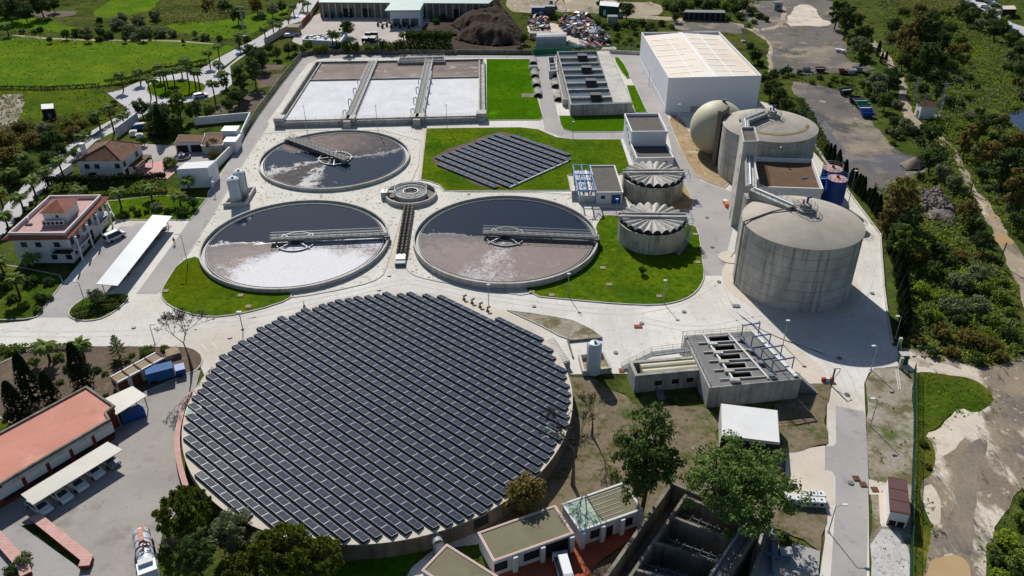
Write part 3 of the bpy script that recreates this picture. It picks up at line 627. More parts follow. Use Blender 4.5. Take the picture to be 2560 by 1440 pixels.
    for k in range(4):
        a = ang + .78 + k * math.pi / 2
        b.beam((c.x + 1.3 * math.cos(a), c.y + 1.3 * math.sin(a), zw + .5), (c.x + 4.9 * math.cos(a), c.y + 4.9 * math.sin(a), zw + .25), .22, .16)
    b.build('arm', M['galv'], cp)

# ================= small ring tank between the clarifiers
zt = 1.3
c, r = circfit([P(u, v, zt) for u, v in ((964.5, 481), (1000, 455), (1040, 454), (1085, 476), (1080, 498), (1022, 510), (985, 502))])
tag(MB().cyl(c, r + 2.6, 0, .09, 64).build('apron', M['beige']), kind='structure')
t = thing('thickener_tank', 'small round tank with spoked steel cover between the three clarifiers', 'settling tank', (c.x, c.y, 0))
MB().lathe(c, [(r, 0), (r, zt), (r - .35, zt), (r - .35, .1)], 72).build('wall', M['conc_light'], t, True)
MB().cyl(c, r - .36, .05, .3, 64).build('floor', M['conc_old'], t)
ri = r * .63
MB().lathe(c, [(ri, .3), (ri, 1.5), (ri - .15, 1.5), (ri - .15, .9), (.01, .9)], 64).build('inner_drum', M['galv'], t, True)
b = MB()
for k in range(44):
    a = 2 * math.pi * k / 44
    b.beam((c.x + ri * .45 * math.cos(a), c.y + ri * .45 * math.sin(a), 1.45), (c.x + ri * .95 * math.cos(a), c.y + ri * .95 * math.sin(a), 1.45), .09, .14)
b.ring(c, ri * .47, ri * .42, 1.1, 1.7, 40); b.build('spoke', M['galv'], t)
MB().cyl(c, ri * .4, .95, 1.05, 32).build('water', M['conc_old'], t)
b = MB()
for k in range(16):
    a = 2 * math.pi * k / 16; q = (c.x + ri * math.cos(a), c.y + ri * math.sin(a))
    b.tube((*q, 1.5), (*q, 2.5), .04, 4)
for z in (2.0, 2.5): b.ring(c, ri + .04, ri - .04, z - .04, z + .04, 48)
b.build('railing', M['galv'], t)
p = P(962, 487, .8); MB().box(p.x, p.y, 0, 1.6, 2.2, 1.9).build('drive_box', M['galv'], t)
b = MB(); b.beam((c.x - r, c.y, 1.5), (c.x - ri, c.y, 1.5), 1.2, .1); rail(b, [(c.x - r, c.y - .6, 1.55), (c.x - ri, c.y - .6, 1.55)]); rail(b, [(c.x - r, c.y + .6, 1.55), (c.x - ri, c.y + .6, 1.55)]); b.build('walkway', M['galv_dark'], t)

# ================= rack of upright filter pipes on the beige path
a0, a1 = P(1023, 523), P(1004, 645)
d = (a1 - a0); L = d.length; u = d.normalized(); n = Vector((-u.y, u.x, 0))
t = thing('pipe_rack', 'long rack of upright grey pipes in three rows beside the narrow path', 'pipe rack', (a0 + a1) / 2)
b = MB()
for s in (-.9, 0, .9): b.beam(a0 + n * s + Vector((0, 0, .3)), a1 + n * s + Vector((0, 0, .3)), .4, .4)
b.build('manifold', M['galv_dark'], t)
for s in (-.9, 0, .9):
    b = MB(); m = int(L / .75)
    for k in range(m):
        p = a0 + u * (k + .5) * L / m + n * s; b.tube(p + Vector((0, 0, .4)), p + Vector((0, 0, 1.5 + .12 * (k % 2))), .2, 7)
    b.build('pipe', M['conc_old'], t)
p = a1 + u * 1.2; MB().box(p.x, p.y, 0, 2.4, 2.0, 1.1, math.atan2(u.y, u.x)).build('cabinet', M['galv'], t)
MB().box(p.x + u.x * 2, p.y + u.y * 2, 0, 1.2, 2.2, .9, math.atan2(u.y, u.x)).build('pump', M['galv_dark'], t)

# ================= three aeration basins in one concrete tank
zt = 1.6
FL, FR, BR, BL = [P(u, v, zt) for u, v in ((688, 306), (1211, 293), (1209, 147), (790, 154))]
def Q(s, tt, z=zt):
    p = (FL.lerp(FR, s)).lerp(BL.lerp(BR, s), tt); return Vector((p.x, p.y, z))
def tpar(u, v):
    p = P(u, v, 1.2); return (p.y - FL.lerp(FR, .1).y) / (BL.lerp(BR, .1).y - FL.lerp(FR, .1).y)
tc = tpar(770, 200.5)
t = thing('aeration_tank', 'wide concrete tank divided into three white-foamed basins', 'aeration tank', Q(.5, .5, 0))
MB().wall([Q(0, 0), Q(1, 0), Q(1, 1), Q(0, 1)], .5, 0, zt, True).build('wall', M['conc'], t)
b = MB(); b.wall([Q(.03, .03), Q(.03, .985)], .45, 0, zt - .1); b.wall([Q(.975, .03), Q(.975, .985)], .45, 0, zt - .1); b.wall([Q(.03, .035), Q(.975, .035)], .35, 0, zt - .15)
b.build('channel_wall', M['conc'], t)
foam = NT('white_foam')
nn = foam.noise(.12, 7, .65, (1, .6, 1), None, 2.0)
fm = foam.mix(foam.step(nn, .3, .7), C(202, 202, 204), C(224, 225, 228)); fm = foam.mix(foam.step(foam.noise(.25, 6, .7, (.6, 1.2, 1), None, 2.5), .6, .8), fm, C(184, 184, 186))
M['foam'] = foam.out(fm, .9, .2, (foam.noise(1.2, 5, .7), .5, .2))
bw = NT('brown_water'); q1 = bw.noise(.1, 7, .7, (1, 2.2, 1), None, 1.5)
cb = bw.mix(bw.step(bw.noise(.05, 3), .35, .65), C(82, 66, 58), C(122, 104, 94)); cb = bw.mix(bw.step(q1, .56, .74), cb, C(206, 198, 192))
M['brown_water'] = bw.out(cb, .7, .12, (bw.noise(1.5, 4), .15, .05))
xs = [.03, .345, .676, .975]
for k in range(3):
    a, b_ = xs[k] + (.022 if k else .003), xs[k + 1] - (.022 if k < 2 else .003)
    MB().cap(ccw([Q(a, .04), Q(b_, .04), Q(b_, tc), Q(a, tc)]), zt - .55).build('foam', M['foam'], t)
    MB().cap(ccw([Q(a, tc), Q(b_, tc), Q(b_, .99), Q(a, .99)]), zt - .6).build('brown_water', M['brown_water'], t)
    MB().wall([Q(a, tc), Q(b_, tc)], .5, 0, zt - .05).build('cross_wall', M['conc'], t)
for k in (1, 2):
    dv = MB().prism([Q(xs[k] - .022, .005), Q(xs[k] + .022, .005), Q(xs[k] + .022, .995), Q(xs[k] - .022, .995)], 0, zt + .1).build('divider', M['conc'], t)
    MB().prism([Q(xs[k] - .017, .05), Q(xs[k] + .017, .05), Q(xs[k] + .017, .99), Q(xs[k] - .017, .99)], zt + .1, zt + .16).build('walkway', M['deck'], dv)
    b = MB(); b.tube(Q(xs[k] + .001, .05, zt + .3), Q(xs[k] + .001, .99, zt + .3), .12, 6)
    for s in (-.021, .021): rail(b, [Q(xs[k] + s, .02, zt + .1), Q(xs[k] + s, .99, zt + .1)], 1.0, 3, .04)
    b.build('railing', M['galv'], dv)
    for sd_ in ((-1,) if k == 1 else (-1, 1)):
        for tt in (.1, .27, .44, .6):
            b = MB(); s0 = xs[k] + sd_ * .024; s1 = xs[k] + sd_ * .036
            b.path([Q(s0, tt, zt + .2), Q(s0, tt, zt + 1.1), Q(s1, tt - .01, zt + 1.1), Q(s1, tt - .02, zt - .5)], .16, 6)
            b.build('air_pipe', M['tank_white'], t)
    if k == 2:
        MB().path([Q(xs[k] + .026, .02, zt + .3), Q(xs[k] + .026, .75, zt + .3)], .22, 8).build('air_main', M['tank_white'], t)
    b = MB(); p = Q(xs[k], .0, 0); sx = (FR - FL).length
    for s, h, wdt in ((-.014, 1.0, 2.6), (.014, 1.0, 2.6), (0, .5, 2.0)):
        p = Q(xs[k] + s, .01 if s else -.015, 0); b.box(p.x, p.y, zt if s else 0, wdt, 3.0, h if s else zt + .6)
    b.build('sluice_box', M['conc_light'], t)
for s in (.015, .985):
    p = Q(s, .03, 0); MB().box(p.x, p.y, zt - .2, 3.0, 3.2, 1.3).build('sluice_box', M['conc_light'], t)
b = MB()
rail(b, [Q(.03, 1, zt), Q(.97, 1, zt)], 1, 5, .035); rail(b, [Q(.0, .02, zt), Q(.33, .02, zt)], 1, 3, .035); rail(b, [Q(.37, .02, zt), Q(.66, .02, zt)], 1, 3, .035); rail(b, [Q(.7, .02, zt), Q(.98, .02, zt)], 1, 3, .035)
b.build('railing', M['galv'], t)
b = MB(); m = 36
for k in range(m): b.beam(Q(.978, .05 + .92 * k / m, zt - .1), Q(.998, .05 + .92 * k / m, zt - .1), .25, .12)
b.build('channel_grating', M['conc_light'], t)
pts = [P(995, 156, 1.8), P(1112, 154, 1.8), P(1110, 142, 1.8), P(1000, 145, 1.8)]
t2 = thing('inlet_channel', 'long low concrete channel with railing behind the foam basins', 'channel', sum(pts, Vector()) / 4 * Vector((1, 1, 0)) if False else Vector((pts[0].x + 9, pts[0].y + 5, 0)))
MB().wall(pts, .4, 0, 1.9, True).build('wall', M['conc'], t2); MB().cap(ccw(pts), 1.0).build('water', M['conc_old'], t2)
rail(MB(), [q + Vector((0, 0, .1)) for q in pts] + [pts[0]], 1, 3).build('railing', M['galv'], t2)

# ================= long settling tank with eight channels
zt = 3.6
FL, FR, BR, BL = [P(u, v, zt) for u, v in ((1428, 261), (1580, 257), (1522, 127), (1394, 129))]
t = thing('settling_tank', 'raised concrete tank of parallel water channels with a wide pale slab', 'settling tank', Q(.5, .5, 0))
Q1 = .70
MB().wall([Q(0, 0), Q(1, 0), Q(1, 1), Q(0, 1)], .4, 0, zt, True).build('wall', M['conc'], t)
MB().prism([Q(Q1, .008), Q(.993, .008), Q(.993, .992), Q(Q1 + .06, .992)], 0, zt + .08).build('slab', M['conc_light'], t)
MB().cap(ccw([Q(0, 0), Q(Q1 + .03, 0), Q(Q1 + .03, 1), Q(0, 1)]), zt - .7).build('water', surf('green_grey_water', C(84, 96, 102), C(70, 84, 92), .2, .12, .5, [(C(96, 98, 84), .2, .6, .7)]), t)
for k in range(1, 8):
    tt = 1 - k / 8.0
    MB().wall([Q(.0, tt), Q(Q1 + .03, tt)], .55, 0, zt - .05).build('channel_wall', M['conc'], t)
    if k % 2 == 1:
        MB().wall([Q(.0, tt - .02), Q(.36, tt - .02)], .25, zt - .3, zt + .05).build('pipe_cover', M['conc_light'], t)
        MB().wall([Q(.48, tt - .02), Q(Q1 + .02, tt - .02)], .6, zt - .3, zt + .12).build('pipe_cover', M['conc_light'], t)
        p = Q(.44, tt - .01, 0); MB().box(p.x, p.y, zt - .1, 3.4, 2.6, 1.1).build('motor_box', M['black_plastic'], t)
b = MB(); rail(b, [Q(0, 0), Q(1, 0)], .7, 3, .03); rail(b, [Q(0, 0), Q(0, 1)], .7, 4, .03); b.build('railing', M['galv'], t)
L0, L1_, L2, L3 = [P(u, v, 2.2) for u, v in ((1408, 249), (1424, 249), (1396, 137), (1385, 143))]
t2 = thing('outlet_channel', 'narrow water channel running along the settling tank, beside the barrel vents', 'channel', ((L0 + L2) / 2).xy.to_3d())
MB().wall([L0, L1_, L2, L3], .35, 0, 2.4, True).build('wall', M['conc_light'], t2); MB().cap(ccw([L0, L1_, L2, L3]), 1.7).build('water', M['deck'], t2)
p = P(1372, 150, 0); q = P(1388, 168, 0)
t3 = thing('valve_pit', 'small open concrete pit with pale pipes at the far end of the settling tank', 'pit', ((p + q) / 2))
pp = [P(1370, 147, 2), P(1390, 145, 2), P(1393, 180, 2), P(1374, 182, 2)]
MB().wall(pp, .4, 0, 2.6, True).build('wall', M['conc_light'], t3); MB().cap(ccw(pp), .3).build('floor', M['conc_old'], t3)
a, b2 = P(1374, 162, 2.2), P(1392, 161, 2.2); MB().tube(a, b2, .5, 10).tube(a + Vector((0, -4, 0)), b2 + Vector((0, -4, 0)), .4, 10).build('pipe', M['tank_white'], t3)
# half-barrel vents on both sides of the service road
vent0 = None
for k, (u, v, lab) in enumerate([(1333, 160, 'barrel vent nearest the back road on the lawn edge'), (1337, 192, 'barrel vent second along the lawn edge from the back road'), (1341, 215, 'barrel vent third along the lawn edge from the back road'), (1345, 240, 'barrel vent beside the small slab on the lawn edge'), (1384, 193, 'barrel vent farthest back beside the outlet channel'), (1389, 217, 'middle barrel vent beside the outlet channel'), (1396, 250, 'barrel vent nearest the road bend beside the outlet channel')]):
    loc = P(u, v)
    if vent0 is None:
        t = thing('barrel_vent', 'grey corrugated ' + lab, 'vent', loc, 'half-barrel vents beside the service road')
        b = MB(); N = 12
        for j in range(18):
            y0, y1 = loc.y + j * .35 - 1.5, loc.y + (j + 1) * .35 - 1.5; rr = 1.45 + .06 * (j % 2)
            for i in range(N):
                a1, a2 = math.pi * i / N, math.pi * (i + 1) / N
                b.face([(loc.x + rr * math.cos(a1), y0, rr * math.sin(a1)), (loc.x + rr * math.cos(a1), y1, rr * math.sin(a1)), (loc.x + rr * math.cos(a2), y1, rr * math.sin(a2)), (loc.x + rr * math.cos(a2), y0, rr * math.sin(a2))][::-1])
        b.build('shell', M['conc'], t)
        b = MB(); b.face([(loc.x + 1.4 * math.cos(math.pi * i / N), loc.y - 1.3, 1.4 * math.sin(math.pi * i / N)) for i in range(N + 1)]); b.build('opening', M['dark'], t); vent0 = t
    else: dup(vent0, loc, 0, 'grey corrugated ' + lab)
p = P(1334, 174); t = thing('vent_block', 'white louvred block between barrel vents on the lawn edge', 'vent', p)
b = MB().box(p.x, p.y, 0, 3.2, 2.0, 1.3); b.build('housing', M['white'], t)
b = MB()
for k in range(5): b.box(p.x, p.y - .7 + k * .35, 1.3, 3.0, .15, .12)
b.build('louvre', M['galv'], t)
p = P(1327, 240); tag(MB().box(p.x - 1, p.y, 0, 4, 3.4, .22).build('slab', M['conc_old']), 'low concrete slab set in the lawn beside a barrel vent', 'slab')
# ================= warehouse
z = 11.0
W = [(1673, 194), (1903, 188), (1797, 79), (1605, 81)]
xy = [Vector(P(u, v, z).xy) for u, v in W]
t = thing('warehouse', 'big grey clad warehouse with cream ribbed roof and parapet walls', 'warehouse', (*(sum(xy, Vector((0, 0))) / 4), 0))
b = MB()
for i in range(4):
    a, c_ = xy[i], xy[(i + 1) % 4]
    b.wall([a, c_], .35, 1.9, z) if i else b.wall([a, c_], .35, 1.9, z)
b.build('wall', M['grey_clad'], t)
b = MB(); b.wall(xy, .5, 0, 1.9, True); b.build('plinth', M['white_blue'], t)
roofm = NT('cream_ribbed_roof')
rn = roofm.noise(.06, 4); c0 = roofm.mix(roofm.step(rn, .35, .65), C(232, 222, 206), C(222, 208, 188))
sep = roofm.n('SeparateXYZ', _0=roofm.P()).outputs
c0 = roofm.mix(roofm.math('MULTIPLY', roofm.step(roofm.noise(.5, 6, .7, (.25, 2, 1)), .45, .75), roofm.step(roofm.noise(.025, 2), .4, .6)), c0, C(208, 164, 112))
fr = roofm.math('FRACT', roofm.math('DIVIDE', sep[1], 1.0)); c0 = roofm.mix(roofm.math('LESS_THAN', fr, .12), c0, roofm.mix(1, c0, (.9, .9, .9, 1), 'MULTIPLY'))
M['cream_roof'] = roofm.out(c0, .6, .3)
ce = sum(xy, Vector((0, 0))) / 4
ii = [p + (ce - p).normalized() * .3 for p in xy]
mF, mB = (ii[0] + ii[1]) / 2, (ii[2] + ii[3]) / 2
b = MB(); e, r_ = z - .9, z - .15
def v3(p, h): return (p.x, p.y, h)
b.face([v3(ii[0], e), v3(mF, r_), v3(mB, r_), v3(ii[3], e)]); b.face([v3(mF, r_), v3(ii[1], e), v3(ii[2], e), v3(mB, r_)]); b.build('roof', M['cream_roof'], t)
b = MB(); b.beam(v3(mF, r_ + .05), v3(mB, r_ + .05), 1.3, .1)
M['skylight'] = surf('roof_skylight', C(240, 238, 230), C(236, 232, 224), .5, .5, .4)
b.build('ridge_cap', M['skylight'], t)
b = MB()
for s_ in (.28, .72):
    a, c_ = ii[0].lerp(ii[1], s_), ii[3].lerp(ii[2], s_); h = e + (r_ - e) * (1 - abs(s_ - .5) * 2)
    b.beam(v3(a, h + .04), v3(c_, h + .04), .5, .06)
for k in range(1, 8):
    f_ = k / 8.2
    for (A, B_, C_, D_) in ((ii[0], mF, ii[3], mB), (mF, ii[1], mB, ii[2])):
        left = A is ii[0]
        s0, s1 = (.12, .85) if k % 2 else (.05, .7)
        p, q = A.lerp(C_, f_), B_.lerp(D_, f_ + .01)
        h0, h1 = (e, r_) if left else (r_, e)
        b.beam(v3(p.lerp(q, s0), h0 + (h1 - h0) * s0 + .05), v3(p.lerp(q, s1), h0 + (h1 - h0) * s1 + .05), .8, .06)
b.build('skylight', M['skylight'], t)
win(t, xy[0], xy[1], .55, 2.0, 3.4, 1.0, 'galv_dark', 'vent')
win(t, xy[0], xy[1], .33, 3.6, 0, 1.9, 'galv', 'door', None, .3)
# ================= service building: tall block and lower annex
t, xy = bld('service_building', 'two-level white block with flat gravel roofs and small windows', 'building', [(1580, 328), (1668, 327.5), (1646, 283), (1562, 284)], 7.5, 'white_blue', 'gravel_roof', drop=.8)
for k, (s_, z0) in enumerate(((.25, 4.6), (.45, 3.6), (.62, 2.6), (.82, 1.6))): win(t, xy[3], xy[0], s_, 1.0, z0 + 1, 1.1, 'glass', 'window')
axy = [Vector(P(u, v, 4.0).xy) for u, v in ((1592.5, 394), (1684, 392.5))]
ax = [axy[0], axy[1], axy[1] + (xy[1] - axy[1]) * .97, axy[0] + (xy[0] - axy[0]) * .97]
b = MB().prism(ax, 0, 3.3); b.wall(ax[:2][::-1] and [ax[3], ax[0], ax[1], ax[2]], .3, 3.3, 4.0); ann = b.build('annex', M['white_blue'], t)
MB().cap(ccw(ax), 3.34).build('annex_roof', M['gravel_roof'], t)
win(t, ax[0], ax[1], .32, 3.6, 0, 2.6, 'blue', 'door'); win(t, ax[0], ax[1], .8, .8, 2.2, .7, 'galv_dark', 'vent')
for s_ in (.2, .5, .8): win(t, ax[3], ax[0], s_, 1.0, 1.5, 1.1, 'glass', 'window')
# ================= blower building with blue gantry deck
t, xy = bld('blower_house', 'low flat gravel-roofed building with a blue door beside the blue gantry', 'building', [(1492, 480), (1557, 479.5), (1536, 413), (1475, 413.7)], 3.2, 'white', 'gravel_roof', drop=.35)
win(t, xy[0], xy[1], .76, 2.2, 0, 2.5, 'blue', 'door'); win(t, xy[0], xy[1], .25, 1.0, 1.4, .8, 'glass', 'window')
g0, g1, g2, g3 = [P(u, v, 2.0) for u, v in ((1446, 489), (1490, 489), (1475, 427), (1433, 427))]
t = thing('gantry_deck', 'concrete deck under a blue steel gantry with white pipe', 'pump deck', ((g0 + g2) / 2).xy.to_3d())
MB().prism([g0, g1, g2, g3], 0, 2.0).build('deck', M['conc_light'], t)
b = MB()
for k in range(4):
    q = g0.lerp(g3, .18 + .21 * k).lerp(g1.lerp(g2, .18 + .21 * k), .5); b.box(q.x - .2, q.y, 2.0, 2.0, 1.6, .06)
b.build('hatch', M['deck'], t)
for s_ in (.28, .72): b = MB(); a = g0.lerp(g1, s_) + Vector((0, 1, .5)); c_ = g3.lerp(g2, s_) + Vector((0, -1, .5)); b.tube(a, c_, .22, 8); b.build('pipe', M['tank_white'] if s_ > .5 else M['blue_light'], t)
gt = [q.copy() for q in (P(1444, 476, 4.9), P(1489, 476, 4.9), P(1474, 413, 4.9), P(1432, 413, 4.9))]
b = MB()
for f_ in (0, .38, .62, 1):
    a, c_ = gt[0].lerp(gt[3], f_), gt[1].lerp(gt[2], f_); b.beam(a, c_, .22, .25)
    for q in (a, c_): b.beam((q.x, q.y, 2.0), q, .2, .2)
for a, c_ in ((gt[0], gt[3]), (gt[1], gt[2]), (gt[0].lerp(gt[1], .5), gt[3].lerp(gt[2], .5))): b.beam(a, c_, .22, .25)
b.beam((gt[0].x, gt[0].y, 2), gt[0].lerp(gt[1], .5), .12, .12); b.beam((gt[1].x, gt[1].y, 2), gt[0].lerp(gt[1], .5), .12, .12)
b.build('gantry', M['blue_light'], t)
p = P(1436, 502); b = MB()
for k in range(8): b.box(p.x, p.y + k * .35 - 1, 0, 1.3, .3, .25 * (k + 1))
b.build('stair', M['galv'], t)
# ================= round sludge silos with fanned vault roofs
SIL = []
for i, (pts, zt, lab) in enumerate((([(1580.5, 452), (1704, 458), (1646, 472)], 4.6, 'round concrete silo with a fanned ribbed roof, standing on bare tan soil'), ([(1571.5, 562), (1714, 568), (1644.6, 590.5)], 4.8, 'round concrete silo with a fanned ribbed roof and outside stair, on the big lawn'))):
    c, r = circ3(PX(pts, zt)); r = 7.4; c = Vector((P(pts[2][0] - 1, pts[2][1], zt).x, P(pts[2][0], pts[2][1], zt).y + r)); SIL.append((c, r))
    t = thing('sludge_silo', lab, 'silo', (c.x, c.y, 0), 'sludge silos')
    MB().lathe(c, [(r, 0), (r, zt), (r - .35, zt), (r - .35, zt - 1.0)], 72).build('wall', M['conc_silo'], t, True)
    MB().cyl(c, r - .3, zt - 1.2, zt - .95, 48).build('floor', M['black_plastic'], t)
    nr, sub = 22, 6; b = MB(); e = MB(); RR = r * .93
    for k in range(nr):
        pr = []
        for j in range(sub + 1):
            a = 2 * math.pi * (k + j / sub) / nr; h = math.sin(math.pi * j / sub)
            pr.append((a, h))
        for j in range(sub):
            (a, h), (a2, h2) = pr[j], pr[j + 1]
            def pt(rad, a, h): f = rad / RR; return (c.x + rad * math.cos(a), c.y + rad * math.sin(a), zt + .8 - f * .55 + f * h * .85)
            b.face([pt(1.2, a, h), pt(RR, a, h), pt(RR, a2, h2), pt(1.2, a2, h2)])
        e.face([(c.x + (RR - .08) * math.cos(a), c.y + (RR - .08) * math.sin(a), zt + .25 + .8 * h) for a, h in pr] + [(c.x + (RR - .08) * math.cos(a), c.y + (RR - .08) * math.sin(a), zt - .45) for a in (pr[-1][0], pr[0][0])])
    b.build('vault_roof', M['conc_light'], t); e.build('vault_end_shade', M['black_plastic'], t)  # black sheets paint the shade in the open vault ends
    b = MB(); y0 = c.y + .3; ang = -.03 if i else 0
    for s_ in (-1.0, 1.0): b.box(c.x, y0 + s_ * .85, zt + .1, 2 * r + .1, .22, 1.2, ang)
    b.box(c.x, y0, zt + .75, 2 * r, 1.5, .2, ang); b.build('channel', M['conc_light'], t)
    b = MB(); q = (c.x + r - .4, c.y)
    rail(b, [(c.x + r + .1, c.y - 1.5, zt), (c.x + r + 1.4, c.y - 1.5, zt), (c.x + r + 1.4, c.y + 1.5, zt), (c.x + r, c.y + 1.5, zt)], 1.1, 1, .04)
    b.box(c.x + r + .7, c.y, zt - .1, 1.5, 3, .1)
    if i:
        for k in range(16):
            a = -.15 - k * .055; b.box(c.x + (r + .6) * math.cos(a), c.y + (r + .6) * math.sin(a) - .8, zt - .2 - k * .3, 1.2, .45, .08, a)
        rail(b, [(c.x + (r + 1.1) * math.cos(-.15 - k * .055), c.y + (r + 1.1) * math.sin(-.15 - k * .055) - .8, zt - .2 - k * .3) for k in range(0, 16, 3)], 1, 1.2, .04)
    b.build('stair', M['galv'], t)
p0, p1 = P(1680, 633), P(1752, 637); tag(MB().wall([p0, p1], 1.6, 0, .13).build('path', M['beige']), kind='structure')
# ================= digesters
DG = []
for i, (pts, lab) in enumerate((([(1857.5, 547.5), (2162.5, 577), (2020, 623)], 'huge round concrete digester with shallow dome, casting the wide shadow on the road'), ([(1808, 305), (2045.5, 327), (1955, 356)], 'round concrete digester with red-brown band on its dome, behind the stair tower'))):
    zt = 14.0 if i == 0 else 13.2
    c, r = circ3(PX(pts, zt)); DG.append((c, r))
    t = thing('digester', lab, 'digester', (c.x, c.y, 0), 'concrete digesters')
    MB().lathe(c, [(r, 0), (r, zt - .25), (r + .12, zt - .2), (r + .12, zt)], 128).build('wall', M['conc_digester'], t, True)
    pr = [(r + .12, zt), (r * .9, zt + .55), (r * .6, zt + 1.5), (r * .3, zt + 2.2), (.01, zt + 2.6)]
    MB().lathe(c, pr, 96).build('dome', M['conc_roof'], t, True)
    if i: MB().lathe(c, [(r * .80, zt + .93), (r * .74, zt + 1.13)], 60, R(-140), R(-15)).build('stain_band', M['ochre'], t)
    tag(MB().cyl(c, r + 2.2, 0, .11, 96).build('apron', M['beige']), kind='structure') if i == 0 else None
    zc = zt + 2.5
    hd = MB().cyl(c, 1.9, zc - .6, zc + .35, 32); hd.cyl(c, 1.15, zc + .3, zc + 1.3, 24)
    hatch = hd.build('hatch', M['conc'], t)
    b = MB(); b.tube((c.x + .3, c.y + .3, zc + 1.3), (c.x + .3, c.y + .3, zc + 2.6), .22, 8); b.tube((c.x + .3, c.y + .3, zc + 2.4), (c.x + .9, c.y + .3, zc + 2.5), .2, 8); b.build('mixer_motor', M['blue'], hatch)
    b = MB(); b.tube((c.x - .6, c.y - .2, zc + 1.3), (c.x - .6, c.y - .2, zc + 2.2), .18, 8); b.build('gas_valve', M['red'] if not i else M['galv'], hatch)
    b = MB(); N = 16
    ring_ = [(c.x + 2.3 * math.cos(2 * math.pi * k / N), c.y + 2.3 * math.sin(2 * math.pi * k / N), zc + .1) for k in range(N + 1)]
    rail(b, ring_, 1, 3, .04); b.build('railing', M['galv'], t)
(c1, r1), (c2, r2) = DG
# tower
zt = 20.8
TW = [(1860, 353), (1896, 352), (1886, 317), (1852.5, 317.5)]
t, xy = bld('stair_tower', 'tall narrow white stair tower with tiny windows between the two digesters', 'tower', TW, zt, 'conc_light', 'gravel_roof', drop=.6)
for k in range(5): win(t, xy[3], xy[0], .72, .7, 3.0 + k * 3.2, .9, 'glass', 'window')
win(t, xy[3], xy[0], .5, 1.1, 0, 2.2, 'galv_dark', 'door')
# sludge building between
t, bxy = bld('sludge_building', 'broad white-walled building with brown gravel roof between the digesters', 'building', [(1898, 466), (2057, 471), (2030, 397), (1886, 392)], 10.0, 'white', 'gravel_brown', drop=1.1)
b = MB(); ppx = P(1917, 392, 7.6)
b.path([Vector((bxy[3].x + 2, bxy[3].y - .4, 10.3)), Vector((bxy[3].x + 14, bxy[3].y - .4, 10.3))], .12, 6); b.tube((bxy[3].x + 6, bxy[3].y - .5, 9.3), (bxy[3].x + 6, bxy[3].y - .5, 12.4), .09, 6)
b.lathe((bxy[3].x + 6, bxy[3].y - .5), [(.01, 12.4), (.4, 12.6), (.01, 12.9)], 10); b.build('roof_pipe', M['galv'], t)
# galleries from the tower to both domes
def gallery(name, lab, pts, wd, h, mat_, legs=True):
    mid = pts[len(pts) // 2]; t = thing(name, lab, 'gallery', (mid.x, mid.y, 0))
    b = MB()
    for a, q in zip(pts, pts[1:]): b.beam(a, q, wd, h)
    b.build('trough', M[mat_], t)
    b = MB()
    for a, q in zip(pts, pts[1:]):
        d = (q - a).xy.normalized(); n = Vector((-d.y, d.x, 0)) * wd * .45
        for s_ in (-1, 1): rail(b, [a + n * s_ + Vector((0, 0, h / 2)), q + n * s_ + Vector((0, 0, h / 2))], .9, 1.6, .045)
    b.build('railing', M['galv'], t)
    b = MB()
    for a, q in zip(pts, pts[1:]): b.tube(a + Vector((0, 0, h / 2 + .25)), q + Vector((0, 0, h / 2 + .25)), .2, 8)
    b.build('pipe', M['tank_white'], t)
    return t
tc_ = (xy[1] + xy[2]) / 2
A = P(1884, 478, 15.2); D1 = Vector((c1.x - 2.0, c1.y + .6, 16.4))
g = gallery('pipe_gallery', 'concrete pipe gallery sloping up to the hub of the big front digester', [A, D1], 2.6, 1.0, 'conc')
b = MB(); d = (D1 - A); b.beam(A + Vector((0, 0, -1.2)), A.lerp(D1, .85) + Vector((0, 0, -1.0)), 2.3, 1.6); b.build('wall', M['conc'], g)
B0 = P(1870, 398, 15.6)
g = gallery('stair_gallery', 'steep railed stair gallery running along the tower towards the front digester', [B0 + Vector((0, 0, 1.5)), A + Vector((-.6, .8, .6))], 1.8, .5, 'conc_light')
MB().prism([A + Vector((-1.6, -1.4, 0)), A + Vector((1.2, -1.4, 0)), A + Vector((1.2, 1.2, 0)), A + Vector((-1.6, 1.2, 0))], 0, 14.2).build('pier', M['conc'], g)
E1 = P(1856, 302, 15.6); D2 = Vector((c2.x - 2.0, c2.y - .3, 16.4))
g = gallery('pipe_gallery', 'railed pipe gallery on the dome of the rear digester', [Vector((E1.x, E1.y, 15.3)), D2], 2.4, .8, 'conc')
gallery('stair_gallery', 'short walkway from the top of the stair tower to the rear digester', [Vector((xy[3].x + 1.6, xy[3].y, 18.0)), Vector((E1.x + .4, E1.y - .5, 15.9))], 1.6, .4, 'conc_light')
# dark pier slab on the rear digester
p, q = P(1833, 300, 12.6), P(1850, 308, 12.6)
t = thing('pipe_shaft', 'dark concrete shaft slab with pipes up the side of the rear digester', 'shaft', (p.x, p.y, 0))
dd = Vector((p.x - c2.x, p.y - c2.y)).normalized(); nn = Vector((-dd.y, dd.x)); k0 = c2 + dd * (r2 + .2)
MB().prism([k0 + nn * 2.6, k0 + dd * 1.2 + nn * 2.6, k0 + dd * 1.2 - nn * 2.6, k0 - nn * 2.6], 0, 15.2).build('slab', M['conc_old'], t)
b = MB()
for s_ in (-1.8, -.6, .6): q = k0 + dd * 1.4 + nn * s_; b.tube((q.x, q.y, .2), (q.x, q.y, 14.2), .14, 6)
b.build('pipe', M['rust'], t)
q = c1 + Vector((-r1 * .995, -.8)).normalized() * (r1 + .25); t = thing('drain_pipe', 'brown downpipe up the sunlit side of the front digester', 'pipe', (q.x, q.y, 0))
